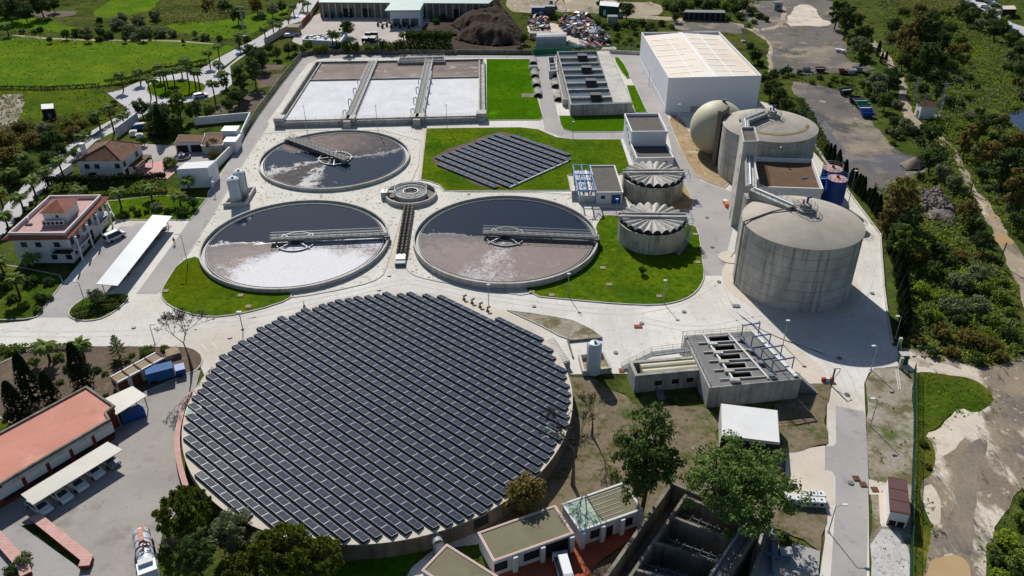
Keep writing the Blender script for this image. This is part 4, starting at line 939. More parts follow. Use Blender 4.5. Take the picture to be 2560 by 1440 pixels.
b = MB(); b.tube((q.x, q.y, 0), (q.x, q.y, 14.4), .16, 8); b.path([Vector((q.x, q.y, 14.4)), Vector((c1.x - r1 * .55, c1.y + .5, 15.8)), Vector((c1.x - 2, c1.y + .3, 17))], .16, 8); b.build('pipe', M['conc_old'], t)
p = P(1826, 645); tag(MB().lathe((p.x, p.y), [(2.6, 0), (2.6, .25), (.01, .25)], 24, R(60), R(300)).build('manhole_plinth', M['beige']), 'rounded beige plinth at the foot of the front digester', 'plinth')
# gas holder ball
p = P(1794, 316, 7.4); rr = 7.3
t = thing('gas_holder', 'large cream spherical gas holder beside the warehouse', 'gas tank', (p.x, p.y, 0))
b = MB(); pr = [(max(.01, rr * math.sin(a)), 7.0 - rr * math.cos(a)) for a in [math.pi * k / 32 for k in range(3, 33)]]
b.lathe((p.x, p.y), pr, 64); b.build('membrane', M['cream'], t, True, 60)
MB().tube((p.x + .8, p.y, 14.1), (p.x + .8, p.y, 15.0), .5, 10).build('valve', M['galv_dark'], t)
MB().cyl((p.x, p.y), 4.2, 0, .35, 32).build('base', M['conc_light'], t)
# blue tanks
for i, (u, v, lab) in enumerate(((2094, 446, 'blue cylindrical tank with pinkish lid, standing clear of its twin'), (2082.5, 421, 'blue cylindrical tank with pinkish lid, partly hidden behind its twin'))):
    zt = 8.8 - i * .3; q = P(u, v, zt); c = q.xy; r = 2.35
    t = thing('blue_tank', lab, 'tank', (c.x, c.y, 0), 'blue tanks')
    MB().lathe(c, [(r, 0), (r, zt - .1), (r - .05, zt)], 40).build('shell', M['blue_tank'], t, True)
    MB().lathe(c, [(r - .05, zt), (.01, zt + .35)], 40).build('lid', M['pink_floor'], t)
    b = MB(); rg = [(c.x + (r - .05) * math.cos(2 * math.pi * k / 14), c.y + (r - .05) * math.sin(2 * math.pi * k / 14), zt) for k in range(15)]
    rail(b, rg, 1.0, 3, .04)
    if not i: b.path([Vector((c.x - r, c.y + .5, zt)), Vector((c.x - r - 3.5, c.y + .5, zt)), Vector((c.x - r - 6.2, c.y - .8, zt + .4))], .12, 5); rail(b, [(c.x - r, c.y, zt), (c.x - r - 3.5, c.y, zt)]); b.box(c.x - r - 1.8, c.y + .25, zt - .1, 3.5, .8, .08)
    b.build('railing', M['blue_light'] if not i else M['galv'], t)
    MB().tube((c.x, c.y, zt + .3), (c.x, c.y, zt + .8), .35, 10).build('hatch', M['rust'], t)
# perimeter kerb wall on the right
pw = [P(*q) for q in ((1990, 285), (2060, 400), (2112, 470), (2200, 588), (2209, 720), (2215, 770), (2230, 862))]
tag(MB().wall(pw, .35, 0, .45).build('kerb_wall', M['conc_light']), 'low concrete kerb wall curving round the outer edge of the digester road', 'wall')

M['blue_grey'] = surf('faded_blue_paint', C(66, 92, 138), C(52, 76, 120), 2, .6, .3)
# ================= pump station (right of the panel disc)
z = 4.2
TL, TR, FR, FL = [P(u, v, z) for u, v in ((1715, 840), (1885, 828), (1998, 945), (1776, 967))]
t = thing('pump_station', 'concrete pump station deck with five rectangular openings and blue gantries', 'pump station', ((TL + FR) / 2).xy.to_3d())
def D(s, q, zz=z):
    p = TL.lerp(TR, s).lerp(FL.lerp(FR, s), q); return Vector((p.x, p.y, zz))
holes = []
for k in range(5):
    a, b_, c_, d_ = [P(u + k * 13.8, v + k * 22.6, z) for u, v in ((1769, 842), (1821, 838.5), (1830, 856), (1777, 860))]
    holes.append([a, b_, c_, d_])
MB().wall([TL, TR, FR, FL], .5, 0, z, True).build('wall', M['conc'], t)
b = MB()
H0, H4 = holes[0], holes[4]
def fl(*p): b.face([(q.x, q.y, z + .01) for q in p])
eL0, eL1, eR0, eR1 = H0[0], H4[3], H0[1], H4[2]
fl(TL, eL0, eL1, FL); fl(TR, eR0, eR1, FR); fl(TL, TR, eR0, eL0); fl(FL, FR, eR1, eL1)
for h0, h1 in zip(holes, holes[1:]): fl(h0[3], h0[2], h1[1], h1[0])
b.build('deck', M['deck'], t)
b = MB()
for h in holes: b.wall(h, .14, z - .22, z + .08, True)
b.build('opening_wall', M['conc_light'], t)
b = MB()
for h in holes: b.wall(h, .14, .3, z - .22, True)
b.build('shaft_wall', M['dark'], t)  # near-black shaft walls and floor: shade inside the openings is in the colour
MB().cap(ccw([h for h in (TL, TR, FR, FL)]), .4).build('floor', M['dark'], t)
b = MB()
for h in holes:
    q = (h[0] + h[1]) / 2; q2 = (h[3] + h[2]) / 2; m_ = h[0].lerp(h[3], 1.1); 
    b.box(h[3].x + .2, h[3].y - .3, z, 1.6, .8, .5); b.beam(h[3] + Vector((-2.2, 0, .2)), h[2] + Vector((2.0, .3, .2)), .2, .2)
b.build('sluice_box', M['conc_light'], t)
for s_ in (.22, .58): MB().beam(D(s_ + .02, .03, z + .25), D(s_ - .02 + (.08 if s_ < .3 else .1), .97, z + .2), .3, .3).build('beam', M['white'], t)
b = MB(); rail(b, [D(0, 0), D(1, 0)], 1.05, 1.5, .03); rail(b, [D(0, 0), D(0, 1)], 1.05, 2, .03); rail(b, [D(0, 1), D(1, 1)], 1.05, 2, .03); b.build('railing', M['galv'], t)
MB().wall([D(.97, .02), D(.97, .98)], .7, z, z + .35).build('parapet', M['white'], t)
for k in range(4):
    q0 = .12 + k * .25
    fr_ = thing('lifting_gantry', ['blue lifting gantry farthest back on the pump station deck', 'blue lifting gantry second from the back on the pump station deck', 'blue lifting gantry third from the back on the pump station deck', 'blue lifting gantry at the front corner of the pump station deck'][k], 'gantry', D(.86, q0), 'blue gantries on the pump station')
    b = MB(); a, c_ = D(.74, q0), D(1.0, q0 - .03); hh = Vector((0, 0, 2.6))
    b.beam(a, a + hh, .15, .15); b.beam(c_, c_ + hh, .15, .15); b.beam(a + hh, c_ + hh, .18, .18)
    b.build('frame', M['blue_grey'], fr_)
    MB().lathe(D(.72, q0 + .06).xy, [(.5, z), (.5, z + .55), (.01, z + .6)], 16).build('valve_wheel', M['galv_dark'], fr_)
b = MB(); b.beam(D(.87, .1, z + 2.7), D(.88, .88, z + 2.7), .16, .2); b.beam(D(.7, .12, z + .5), D(.76, .95, z + .5), .2, .2); b.build('crane_rail', M['blue_grey'], t)
b = MB()
for k in range(10): q = P(2002 + k * 2, 1000 - 0, 0); b.box(D(1, .9).x + .6 + k * .42, D(1, .9).y + .3, 0, .4, 1.2, max(.1, z - .4 * (k + 1)))
b.build('stair', M['galv_dark'], t)
z2 = 3.6
c0 = [P(u, v, z2) for u, v in ((1577, 905), (1740, 892), (1750, 922), (1591, 937))]
t2 = thing('screening_tank', 'open concrete tank holding two long pale covers, joined to the pump station', 'tank', ((c0[0] + c0[2]) / 2).xy.to_3d())
MB().wall(c0, .55, 0, z2, True).build('wall', M['conc'], t2); MB().cap(ccw(c0), .8).build('floor', M['conc_old'], t2)
for k, f_ in enumerate((.36, .78)):
    a, c_ = c0[0].lerp(c0[3], f_), c0[1].lerp(c0[2], f_); a2, c2_ = a.lerp(c_, .12), a.lerp(c_, .97)
    MB().tube(a2 + Vector((0, 0, -.7)), c2_ + Vector((0, 0, -.7)), .85, 14).build('cover', M['cream'], t2)
for s_ in (.35, .62, .85): win(t2, c0[3].xy, c0[2].xy, s_, 1.2, 1.2, .9, 'dark', 'opening', None, .33)
p = P(1640, 975, 0); b = MB(); b.tube((p.x, p.y, 0), (p.x, p.y, 1.1), .3, 8); b.tube((p.x, p.y, 1.1), (p.x, p.y + 2.5, 1.1), .3, 8); b.box(p.x + .5, p.y - 1.5, 0, 1.2, 2.5, .3); tag(b.build('valve', M['galv_dark']), 'grey valve pipe standing at the foot of the screening tank', 'valve')
a, c_ = P(1632, 893, 3.3), P(1735, 884, 3.3); t3 = thing('access_stair', 'railed grey walkway stair behind the screening tank', 'stair', ((a + c_) / 2).xy.to_3d())
MB().beam(a + Vector((0, .9, 0)), c_ + Vector((0, .9, .3)), 1.3, .15).build('tread', M['galv_dark'], t3); b = MB(); rail(b, [a + Vector((0, 1.5, 0)), c_ + Vector((0, 1.5, .3))]); rail(b, [a + Vector((-5, 1.5, -3.2)), a + Vector((0, 1.5, 0))], 1, 1.4); b.build('railing', M['galv'], t3)
MB().beam(a + Vector((-5, 1, -3.2)), a + Vector((0, .9, 0)), 1.2, .15).build('flight', M['galv_dark'], t3)
# upright white tank in its bund
q = P(1488, 857, 6.6); t = thing('upright_tank', 'white upright cylindrical tank standing in a small concrete bund by the panel disc', 'tank', (q.x, q.y, .3))
MB().lathe(q.xy, [(1.2, .4), (1.2, 6.2), (.9, 6.6), (.01, 6.8)], 32).build('shell', M['tank_white'], t, True); MB().cyl(q.xy, .25, 6.7, 7.0, 12).build('cap', M['galv_dark'], t)
b = MB()
for k in range(14): b.tube((q.x - 1.3, q.y - .2, .4 + k * .42), (q.x - 1.3, q.y + .2, .4 + k * .42), .03, 4)
for s_ in (-.2, .2): b.tube((q.x - 1.3, q.y + s_, .3), (q.x - 1.3, q.y + s_, 6.6), .04, 4)
b.build('ladder', M['galv_dark'], t)
bw_ = [P(u, v, 1.2) for u, v in ((1449, 886), (1508, 879), (1526, 918), (1459, 926))]
t = thing('bund', 'low square concrete bund with ochre floor round the white upright tank', 'bund wall', ((bw_[0] + bw_[2]) / 2).xy.to_3d()); MB().wall(bw_, .4, 0, 1.2, True).build('wall', M['conc_light'], t); MB().cap(ccw(bw_), .35).build('floor', M['ochre'], t)
a = [P(u, v, 1.4) for u, v in ((1367, 852), (1384, 845), (1423, 903), (1405, 908))]
t = thing('slatted_channel', 'slatted concrete channel cover stepping down beside the panel disc', 'channel', ((a[0] + a[2]) / 2).xy.to_3d()); MB().wall(a, .3, 0, 1.4, True).build('wall', M['conc'], t)
b = MB()
for k in range(11): f_ = .06 + k * .088; b.beam(a[0].lerp(a[3], f_), a[1].lerp(a[2], f_), .55, .18)
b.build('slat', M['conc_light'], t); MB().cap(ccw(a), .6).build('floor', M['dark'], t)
b = MB(); p0_, p1_, p2_ = P(1420, 854), P(1419, 849), P(1506, 846)
tag(MB().wall([P(1432, 896), P(1420, 856), P(1505, 848)], .25, 0, .5).build('kerb_wall', M['conc_old']), 'low kerb wall behind the white upright tank', 'wall')
# white shed
t, xy = bld('open_shed', 'white flat-roofed shed standing before the pump station', 'shed', [(1804, 1090), (1950, 1108), (1944, 1026), (1802, 1009)], 3.2, 'conc_light', 'white', drop=.0)
for o in list(t.children):
    if o.name.startswith('roof'): o.location.z += .06
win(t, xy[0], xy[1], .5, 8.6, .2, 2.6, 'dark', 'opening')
# ================= solar arrays
def ordn(k):
    w_ = ['first', 'second', 'third', 'fourth', 'fifth', 'sixth', 'seventh', 'eighth', 'ninth', 'tenth', 'eleventh', 'twelfth', 'thirteenth', 'fourteenth', 'fifteenth', 'sixteenth', 'seventeenth', 'eighteenth', 'nineteenth', 'twentieth']
    if k <= 20: return w_[k - 1]
    tens = {2: 'twenty', 3: 'thirty', 4: 'forty', 5: 'fifty', 6: 'sixty', 7: 'seventy'}; tn, r_ = divmod(k, 10)
    if r_: return tens[tn] + '-' + w_[r_ - 1]
    return {3: 'thirtieth', 4: 'fortieth', 5: 'fiftieth', 6: 'sixtieth', 7: 'seventieth'}[tn]
zr = 3.0
DC, DR = circfit([P(u, v, zr) for u, v in ((949, 1361), (1053, 1345.5), (1116, 1320.5), (1424, 980), (1410, 928), (1332, 821.5), (1247, 771), (1093, 729), (667, 814), (730, 788), (466, 1013), (477, 1147), (500, 1225), (652, 1332))])
t = thing('round_reservoir', 'huge round concrete reservoir whose flat roof carries the solar rows', 'reservoir', (DC.x, DC.y, 0))
MB().lathe(DC, [(DR, 0), (DR, zr)], 160).build('wall', conc('reservoir_concrete', C(128, 114, 98), C(106, 96, 84), C(62, 56, 50)), t, True)
MB().cyl(DC, DR, zr - .3, zr + .02, 160).build('roof', M['beige'], t)
pm = NT('solar_module')
oc = pm.n('TexCoord').outputs['Object']; s_ = pm.n('SeparateXYZ', _0=oc).outputs
ax_, ay_ = pm.math('ABSOLUTE', s_[0]), pm.math('ABSOLUTE', s_[1])
rnd = pm.n('ObjectInfo').outputs['Random']
cell = pm.mix(rnd, C(44, 48, 62), C(58, 60, 68))
fx = pm.math('FRACT', pm.math('MULTIPLY', s_[1], 5.4)); cell = pm.mix(pm.math('LESS_THAN', fx, .1), cell, C(62, 66, 80))
c_ = pm.mix(pm.math('LESS_THAN', ax_, .014), cell, C(124, 130, 140))
fr_ = pm.math('MAXIMUM', pm.math('GREATER_THAN', ax_, 1.015), pm.math('GREATER_THAN', ay_, .535))
c_ = pm.mix(fr_, c_, C(198, 200, 204))
M['solar'] = pm.out(c_, pm.math('ADD', pm.math('MULTIPLY', fr_, .3), .1), .5)
MOD = MB().box(0, 0, -.02, 2.1, 1.12, .04).mesh('module', M['solar'])
def panel_row(p0, u, n, count, zbase, label, group, tilt=12, pitch=2.12, zl=.25, ws=1.0):
    """p0: start of the row's sunny low edge (xy), u along, n towards the sun-side edge"""
    L = count * pitch; ang = math.atan2(u.y, u.x)
    fw = 1.12 * ws * math.cos(R(tilt)); hz = 1.12 * ws * math.sin(R(tilt))
    mid = p0 + u * L / 2 - n * fw / 2
    t = thing('panel_row', label, 'solar panels', (mid.x, mid.y, zbase), group)
    for k in range(count):
        q = u * ((k + .5) * pitch - L / 2)
        m = bpy.data.objects.new('module', MOD); col.objects.link(m); m.parent = t
        rj = random.uniform; m.location = (q.x, q.y, zl + hz / 2 + rj(-.012, .012)); m.rotation_euler = (R(-tilt + rj(-.8, .8)), R(rj(-.5, .5)), ang); m.scale = (1, ws, 1)
    b = MB(); a, c_ = p0 - n * (fw + .01), p0 + u * L - n * (fw + .01)
    e = MB()
    def w3(p, z): return (p.x, p.y, zbase + z)
    o_ = -n * .10
    b.face([w3(a + o_, 0), w3(c_ + o_, 0), w3(c_, zl + hz - .03), w3(a, zl + hz - .03)])
    for q in (a, c_):
        q2 = q + n * fw; b.face([w3(q, 0), w3(q2, 0), w3(q2, zl - .03), w3(q, zl + hz - .03)])
    b.build('back_plate', M['black_plastic'], t)
    return t
A = R(-40.75); U = Vector((math.cos(A), math.sin(A))); Nn = Vector((-U.y, U.x))
ph = P(860 + 1320 / 9, 1220 + 1058 / 9, zr + .45).xy; PT = 1.512
off0 = (ph - DC).dot(Nn)
ks = [k for k in range(-80, 80) if abs(off0 + k * PT - .5) < DR - 1.2]
# module lattice phase from a row end seen in the photo
lam = (ph - DC).dot(U)
rows = []
for k in ks:
    o = off0 + k * PT
    half = min(math.sqrt(max(0, (DR - .25) ** 2 - o * o)), math.sqrt(max(0, (DR - .25) ** 2 - (o - 1.05) ** 2)))
    cnt = int((2 * half + .7) / 2.12)
    if cnt < 3: continue
    rows.append((o, cnt, half))
for i, (o, cnt, half) in enumerate(rows):
    st = -cnt * 1.06 + (.15 if i % 3 else -.2)
    if i == len(rows) - 1: cnt = min(cnt, 5); st = half - cnt * 2.12
    p0 = DC + Nn * o + U * st
    panel_row(p0, U, Nn, cnt, zr + .02, f'solar row on the round roof, {ordn(len(rows) - i)} counted from the slatted channel corner', 'solar panel rows on the round roof')
# hatches on the roof
for (u, v, nm) in ((485, 1027, 'pale double roof hatch at the edge of the round roof facing the yard'), (1383, 1081, 'pale turquoise roof hatch at the edge of the round roof facing the weedy ground')):
    q = P(u, v, zr); t = thing('roof_hatch', nm, 'hatch', q); b = MB(); b.box(q.x, q.y, zr + .02, 2.3, 2.4, .18, .1); b.build('frame', M['galv'], t)
    b = MB(); b.box(q.x - .55, q.y, zr + .2, .95, 2.1, .06, .1); b.box(q.x + .55, q.y, zr + .2, .95, 2.1, .06, .1); b.build('lid', M['mint_roof'], t)
for k, (u, v) in enumerate(((1160, 749), (1180, 758), (1200, 768), (1219, 778))):
    q = P(u, v, zr); t = thing('roof_vent', f'{"dark small roof vent beside the top solar rows, " + ordn(k + 1) + " along the rim"}', 'vent', q, 'small vents on the round roof rim')
    b = MB(); b.tube(q, q + Vector((0, 0, .8)), .16, 8); b.tube(q + Vector((-.1, 0, .75)), q + Vector((.5, .3, .9)), .2, 8); b.build('pipe', M['galv_dark'], t); MB().cyl(q.xy, .35, zr, zr + .12, 12).build('flange', M['wood'], t)
q = P(1095, 1362, 1.6); t = thing('overflow_pipe', 'thick grey elbow pipe leaving the round reservoir wall near the olive roofs', 'pipe', (q.x, q.y, 0))
b = MB(); d = (q.xy - DC).normalized(); w0 = DC + d * (DR - .3); pts = [Vector((w0.x, w0.y, 2.0)), Vector((w0.x + d.x * 1.4, w0.y + d.y * 1.4, 2.0)), Vector((w0.x + d.x * 2.6, w0.y + d.y * 2.6, 1.2)), Vector((w0.x + d.x * 4.4 + 1.0, w0.y + d.y * 4.4, .7))]
for a_, b_ in zip(pts, pts[1:]): b.tube(a_, b_, .75, 16)
b.build('pipe', M['galv'], t); MB().tube(pts[0], pts[0] + Vector((d.x, d.y, 0)) * .5, .95, 16).build('flange', M['conc_old'], t)
q = P(1196, 1297, 1.6); dd = (q.xy - DC).normalized(); w0 = DC + dd * (DR + .06); s2 = Vector((-dd.y, dd.x))
tag(MB().obox((w0.x, w0.y, 1.7), s2.to_3d() * 1.1, dd.to_3d() * .05, (0, 0, .8)).build('grille', M['dark']), 'dark window grille on the round reservoir wall', 'grille')
# pink brick kerb round the yard side
pts = [P(*q) for q in ((478, 992), (458, 1040), (446, 1090), (447, 1145), (460, 1205), (478, 1250))]
pts = chaikin([p.xy for p in pts], 2, False)
t = thing('brick_parapet', 'curved pink-topped brick parapet between the yard and the round roof', 'wall', (*pts[len(pts) // 2], 0))
MB().wall(pts, .7, 0, .9).build('wall', M['brick'], t); MB().wall(pts, .8, .9, 1.02).build('coping', M['brick_cap'], t)
# small diamond field
S = [((1385, 178), (2290, 500)), ((1118, 165), (2295, 572)), ((1025, 205), (2190, 622)), ((918, 245), (2090, 670)), ((818, 280), (1990, 712)), ((708, 322), (1880, 757)), ((598, 362), (1775, 802)), ((508, 398), (1670, 850)), ((398, 442), (1560, 900)), ((288, 490), (1450, 942)), ((178, 528), (1350, 995)), ((213, 640), (1150, 1008))]
zz = .75
ends = [(P(1060 + a[0] / 6.4, 310 + a[1] / 6.4, zz).xy, P(1060 + b_[0] / 6.4, 310 + b_[1] / 6.4, zz).xy) for a, b_ in S]
du = Vector((0, 0))
for a, b_ in ends: du += (b_ - a).normalized()
du.normalize(); dn = Vector((-du.y, du.x))
for i, (a, b_) in enumerate(ends):
    cnt = max(1, round((b_ - a).dot(du) / 2.12))
    panel_row(a + dn * 1.58, du, dn, cnt, .22, f'solar row on the bare-soil diamond in the lawn, {ordn(i + 1)} counted from the back', 'solar panel rows on the lawn', 6, 2.12, .28, 1.45)
a_, b_ = ends[1][1], ends[10][1]
tag(MB().wall([a_ + du * .3, b_ + du * .3], .25, 0.09, .6).build('cable_tray', M['white']), 'pale cable tray along the ends of the lawn solar rows', 'cable tray')
# ================= administration building
z = 7.4
AB = [(22, 581), (160, 581), (250, 487), (124, 489)]
xy = [Vector(P(u, v, z).xy) for u, v in AB]; F0, F1, B1, B0 = xy
t = thing('office_building', 'white office building with terracotta eaves, pink roof terrace and penthouse', 'building', (*(sum(xy, Vector((0, 0))) / 4), 0))
MB().prism(xy, 0, 6.4).build('wall', M['white'], t)
MB().wall(xy, .35, 6.4, z, True).build('parapet', surf('pale_pink_render', C(222, 206, 206), C(210, 194, 194), .5), t)
ce = sum(xy, Vector((0, 0))) / 4
MB().cap(ccw([p + (ce - p).normalized() * .25 for p in xy]), 6.55).build('terrace', M['pink_floor'], t)
e = [Vector(P(u, v, 6.2).xy) for u, v in ((2, 600), (171, 597), (275, 490), (120, 491))]
b = MB()
for i in range(4):
    a, c, d, f = xy[i], xy[(i + 1) % 4], e[(i + 1) % 4], e[i]
    if i == 2: continue
    b.face([(f.x, f.y, 6.15), (d.x, d.y, 6.15), (c.x, c.y, 6.95), (a.x, a.y, 6.95)]); b.face([(f.x, f.y, 6.0), (d.x, d.y, 6.0), (d.x, d.y, 6.15), (f.x, f.y, 6.15)]); b.face([(f.x, f.y, 6.0), (d.x, d.y, 6.0), (c.x, c.y, 6.0), (a.x, a.y, 6.0)])
b.build('eave', M['tile'], t)
for s_ in (.2, .46, .8):
    win(t, F0, F1, s_, 1.3, 3.9, 1.2, 'glass', 'window', 'white')
for s_ in (.16, .68, .95): win(t, F0, F1, s_, 1.3, .9, 1.2, 'glass', 'window', 'white')
sd_ = (B1 - F1); L = sd_.length; u = sd_.normalized(); n = Vector((u.y, -u.x))
for s_ in (.1, .25, .42, .58, .74, .9): win(t, F1, B1, s_, 1.4, 3.6, 2.0, 'glass', 'window')
for s_ in (.12, .27, .8, .92): win(t, F1, B1, s_, 1.1, 1.0, 1.2, 'glass', 'window')
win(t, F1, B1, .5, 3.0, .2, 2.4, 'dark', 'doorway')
for s0, s1 in ((.0, .36), (.62, .99)):
    a, c = F1 + u * L * s0 + n * .9, F1 + u * L * s1 + n * .9
    bl = MB().beam((a.x, a.y, 3.2), (c.x, c.y, 3.2), 1.9, .25).build('balcony', M['white'], t)
    b = MB(); rail(b, [Vector((a.x + n.x * .85, a.y + n.y * .85, 3.3)), Vector((c.x + n.x * .85, c.y + n.y * .85, 3.3))], 1, .5, .045); b.build('railing', M['dark'], bl)
for s_ in (.03, .33, .6, .9): p = F1 + u * L * s_ + n * 1.75; MB().tube((p.x, p.y, 0), (p.x, p.y, 6.1), .2, 10).build('column', M['white'], t)
a = F1 + u * .8; b = MB(); b.beam((F1.x - 3, F1.y - .8, 3.2), (F1.x + .8, F1.y - .8, 3.2), 1.5, .22); rail(b, [(F1.x - 3, F1.y - 1.5, 3.3), (F1.x + 1.4, F1.y - 1.5, 3.3)], 1, .5, .045); b.build('balcony', M['dark'], t)
zp = 9.2
ph_ = [Vector(P(uu, vv, zp).xy) for uu, vv in ((104, 531), (160, 529), (190, 498), (130, 500))]
pe = MB().prism(ph_, 6.5, zp).build('penthouse', M['white'], t)
pc = sum(ph_, Vector((0, 0))) / 4; ee = [p + (p - pc).normalized() * .7 for p in ph_]
b = MB()
for i in range(4): a, c = ee[i], ee[(i + 1) % 4]; b.face([(a.x, a.y, zp - .05), (c.x, c.y, zp - .05), (pc.x, pc.y, zp + 1.5)])
b.build('hip_roof', M['tile'], pe)
win(t, ph_[0], ph_[1], .62, .6, 7.8, .6, 'glass', 'window')
for k in range(5):
    p = ph_[0].lerp(ph_[1], .1 + .19 * k) + Vector((0, -.9)); b = MB().box(p.x, p.y, 6.6, .95, .5, 1.0); ac = b.build('air_conditioner', M['white'], t)
    MB().tube((p.x, p.y - .2, 7.1), (p.x, p.y - .28, 7.1), .36, 12).build('fan', M['dark'], ac)
p = P(68, 551, 6.6); tag(MB().lathe(p.xy, [(.45, 6.55), (.45, 7.3), (.01, 7.5)], 12).build('roof_dome', M['white']), 'small white vent dome on the pink roof terrace', 'vent')
p = P(72, 562, 6.6); b = MB(); b.box(p.x, p.y, 6.56, 1.5, .5, .25); b.tube((p.x - .8, p.y, 6.8), (p.x + .8, p.y, 6.8), .15, 6); tag(b.build('solar_heater', M['galv_dark']), 'dark flat pipe rack lying on the pink roof terrace', 'pipe rack')
# ================= villa
z = 5.4
e = [Vector(P(u, v, z).xy) for u, v in ((186, 404), (303, 402.5), (357, 360), (240, 357))]
ce = sum(e, Vector((0, 0))) / 4
wl = [p + (ce - p).normalized() * .6 for p in e]
t = thing('villa', 'two-storey white villa with weathered brown tiled hip roof', 'house', (ce.x, ce.y, 0))
MB().prism(wl, 0, z - .05).build('wall', M['white'], t)
r0, r1_ = P(259, 368, 8.0), P(318, 352, 8.0); r0, r1_ = e[0].lerp(e[1], .55).lerp(e[3].lerp(e[2], .5), .38), e[0].lerp(e[1], .5).lerp(e[3].lerp(e[2], .5), .68)
b = MB(); q = [(p.x, p.y, z) for p in e]; a, c = (r0.x, r0.y, 7.9), (r1_.x, r1_.y, 7.9)
b.face([q[0], q[1], a]); b.face([q[1], q[2], c, a]); b.face([q[2], q[3], c]); b.face([q[3], q[0], a, c]); b.face(q[::-1])
rf = b.build('roof', M['tile_old'], t)
b = MB()
for x_, y_ in ((q[0], a), (q[1], a), (q[2], c), (a, c)): b.tube(x_, y_, .16, 6)
b.build('ridge_tile', M['tile'], rf)
p = P(208, 372, 7.5); b = MB(); b.box(p.x, p.y, 4.5, 1.0, 1.0, 4.2); b.box(p.x, p.y, 8.8, 1.2, 1.2, .2); b.build('chimney', M['white'], rf)
for s_ in (.2, .43, .9): w_ = win(t, wl[0], wl[1], s_, 1.3, 3.2, 1.3, 'glass', 'window', 'white'); 
for s_ in (.2, .9): win(t, wl[0], wl[1], s_ + .02, 1.2, .8, 1.2, 'glass', 'window')
win(t, wl[0], wl[1], .3, 1.5, 0, 2.2, 'dark', 'door')
for s_ in (.12, .72): win(t, wl[1], wl[2], s_, 1.4, 3.2, 1.4, 'glass', 'window', 'white')
for s_ in (.15, .5, .85): win(t, wl[1], wl[2], s_, 1.5, .6, 1.8, 'dark', 'window')
d = (wl[2] - wl[1]).normalized(); n = Vector((d.y, -d.x)); a = wl[1] + d * 2.5 + n * 1.2; b = MB(); b.beam((a.x, a.y, 2.6), (a.x + d.x * 8, a.y + d.y * 8, 2.6), 2.4, .12)
for k in (0, 4, 8): b.tube((a.x + d.x * k + n.x, a.y + d.y * k + n.y, 0), (a.x + d.x * k + n.x, a.y + d.y * k + n.y, 2.6), .1, 6)
b.build('awning', M['wood'], t)
# white flat shed by the wall
t, xy = bld('storage_shed', 'white windowless flat-roofed shed standing against the plant wall', 'shed', [(441, 424), (519, 420), (541, 401), (462, 407)], 5.2, 'white_blue', 'white', drop=0)
for o in list(t.children):
    if o.name.startswith('roof'): o.location.z += .05
win(t, xy[1], xy[2], .45, 2.4, .1, 3.6, 'white', 'door')
# farm sheds behind
t, xy = bld('farm_shed', 'low L-shaped farm shed with brown tiled roof and dark doorways', 'shed', [(436, 357), (505, 355), (512, 338), (447, 336)], 3.0, 'white', 'tile_old', drop=0)
for o in list(t.children):
    if o.name.startswith('roof'): o.location.z += .06
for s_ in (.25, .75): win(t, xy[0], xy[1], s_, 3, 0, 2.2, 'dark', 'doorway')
t, xy = bld('ruined_shed', 'roofless farm shed with pale brown tile patches beside the wall', 'shed', [(503, 364), (556, 362), (570, 332), (512, 333)], 2.6, 'conc_light', 'tile_old', drop=.2)
for k, (u, v, sx, sy, h, lab) in enumerate(((580, 346, 3.2, 5, 3.2, 'taller white cube hut against the plant road fence'), (576, 322, 4, 3.5, 4.4, 'smaller white block hut with bluish roof by the plant road fence'))):
    q = P(u, v, h); t = thing('white_hut', lab, 'hut', (q.x, q.y, 0)); MB().box(q.x, q.y, 0, sx, sy, h).build('wall', M['white'], t); MB().box(q.x, q.y, h, sx + .3, sy + .3, .15).build('roof', M['tank_white'], t)
    MB().box(q.x, q.y - sy / 2 - .02, .1, 1, .1, 2).build('door', M['dark'], t)
pts = [P(*q) for q in ((532, 472), (545, 420), (598, 366), (628, 300), (600, 302), (487, 313))]
tag(MB().wall(pts, .35, 0, 2.4).build('boundary_wall', M['white']), 'white boundary wall bending round the farm yard beside the plant road', 'wall')
pts = [P(*q) for q in ((294, 345), (347, 305))]; tag(MB().wall(pts, .3, 0, 3).build('boundary_wall', M['white']), 'straight white wall between the palm road and the junk-filled farm yard', 'wall')
pts = [P(*q) for q in ((146, 452), (182, 426))]; tag(MB().wall(pts, .3, 0, 1.8).build('boundary_wall', M['white']), 'short white wall beside the villa along the palm road', 'wall')
p = P(456, 397); t = thing('fountain', 'round stone fountain on the villa forecourt', 'fountain', p)
MB().ring(p.xy, 2.3, 1.9, 0, .7, 28).build('basin', M['conc_old'], t); MB().lathe(p.xy, [(.4, 0), (.25, .9), (.9, 1.2), (.2, 1.25), (.15, 1.7), (.4, 1.8), (.01, 2.1)], 16).build('column', M['conc'], t); MB().cyl(p.xy, 1.95, .1, .5, 24).build('water', M['pond'], t)
# farm yard clutter
random.seed(5)
for k, (u, v, m, sx, sy, h, lab) in enumerate(((355, 322, 'navy', 4, 2, 1.4, 'dark blue covered heap in the farm yard'), (385, 332, 'car_grey', 3, 2, 1.2, 'grey crate stack in the farm yard'), (335, 338, 'white', 2, 2, 1.1, 'white tank cube near the palm road wall'), (350, 345, 'white', 2, 1.6, 1.0, 'white bag heap near the palm road wall'), (400, 318, 'rust', 3, 1.6, 1, 'rusty trailer body in the farm yard'), (428, 327, 'galv', 2.4, 1.8, 1.2, 'grey metal bin by the dark cypress'))):
    p = P(u, v); t = thing('yard_junk', lab, 'junk', p); MB().box(p.x, p.y, .1, sx, sy, h, random.uniform(-.5, .5)).build('body', M[m], t); MB().box(p.x, p.y, h + .1, sx * .7, sy * .8, .25, .3).build('top', M['galv_dark'], t)
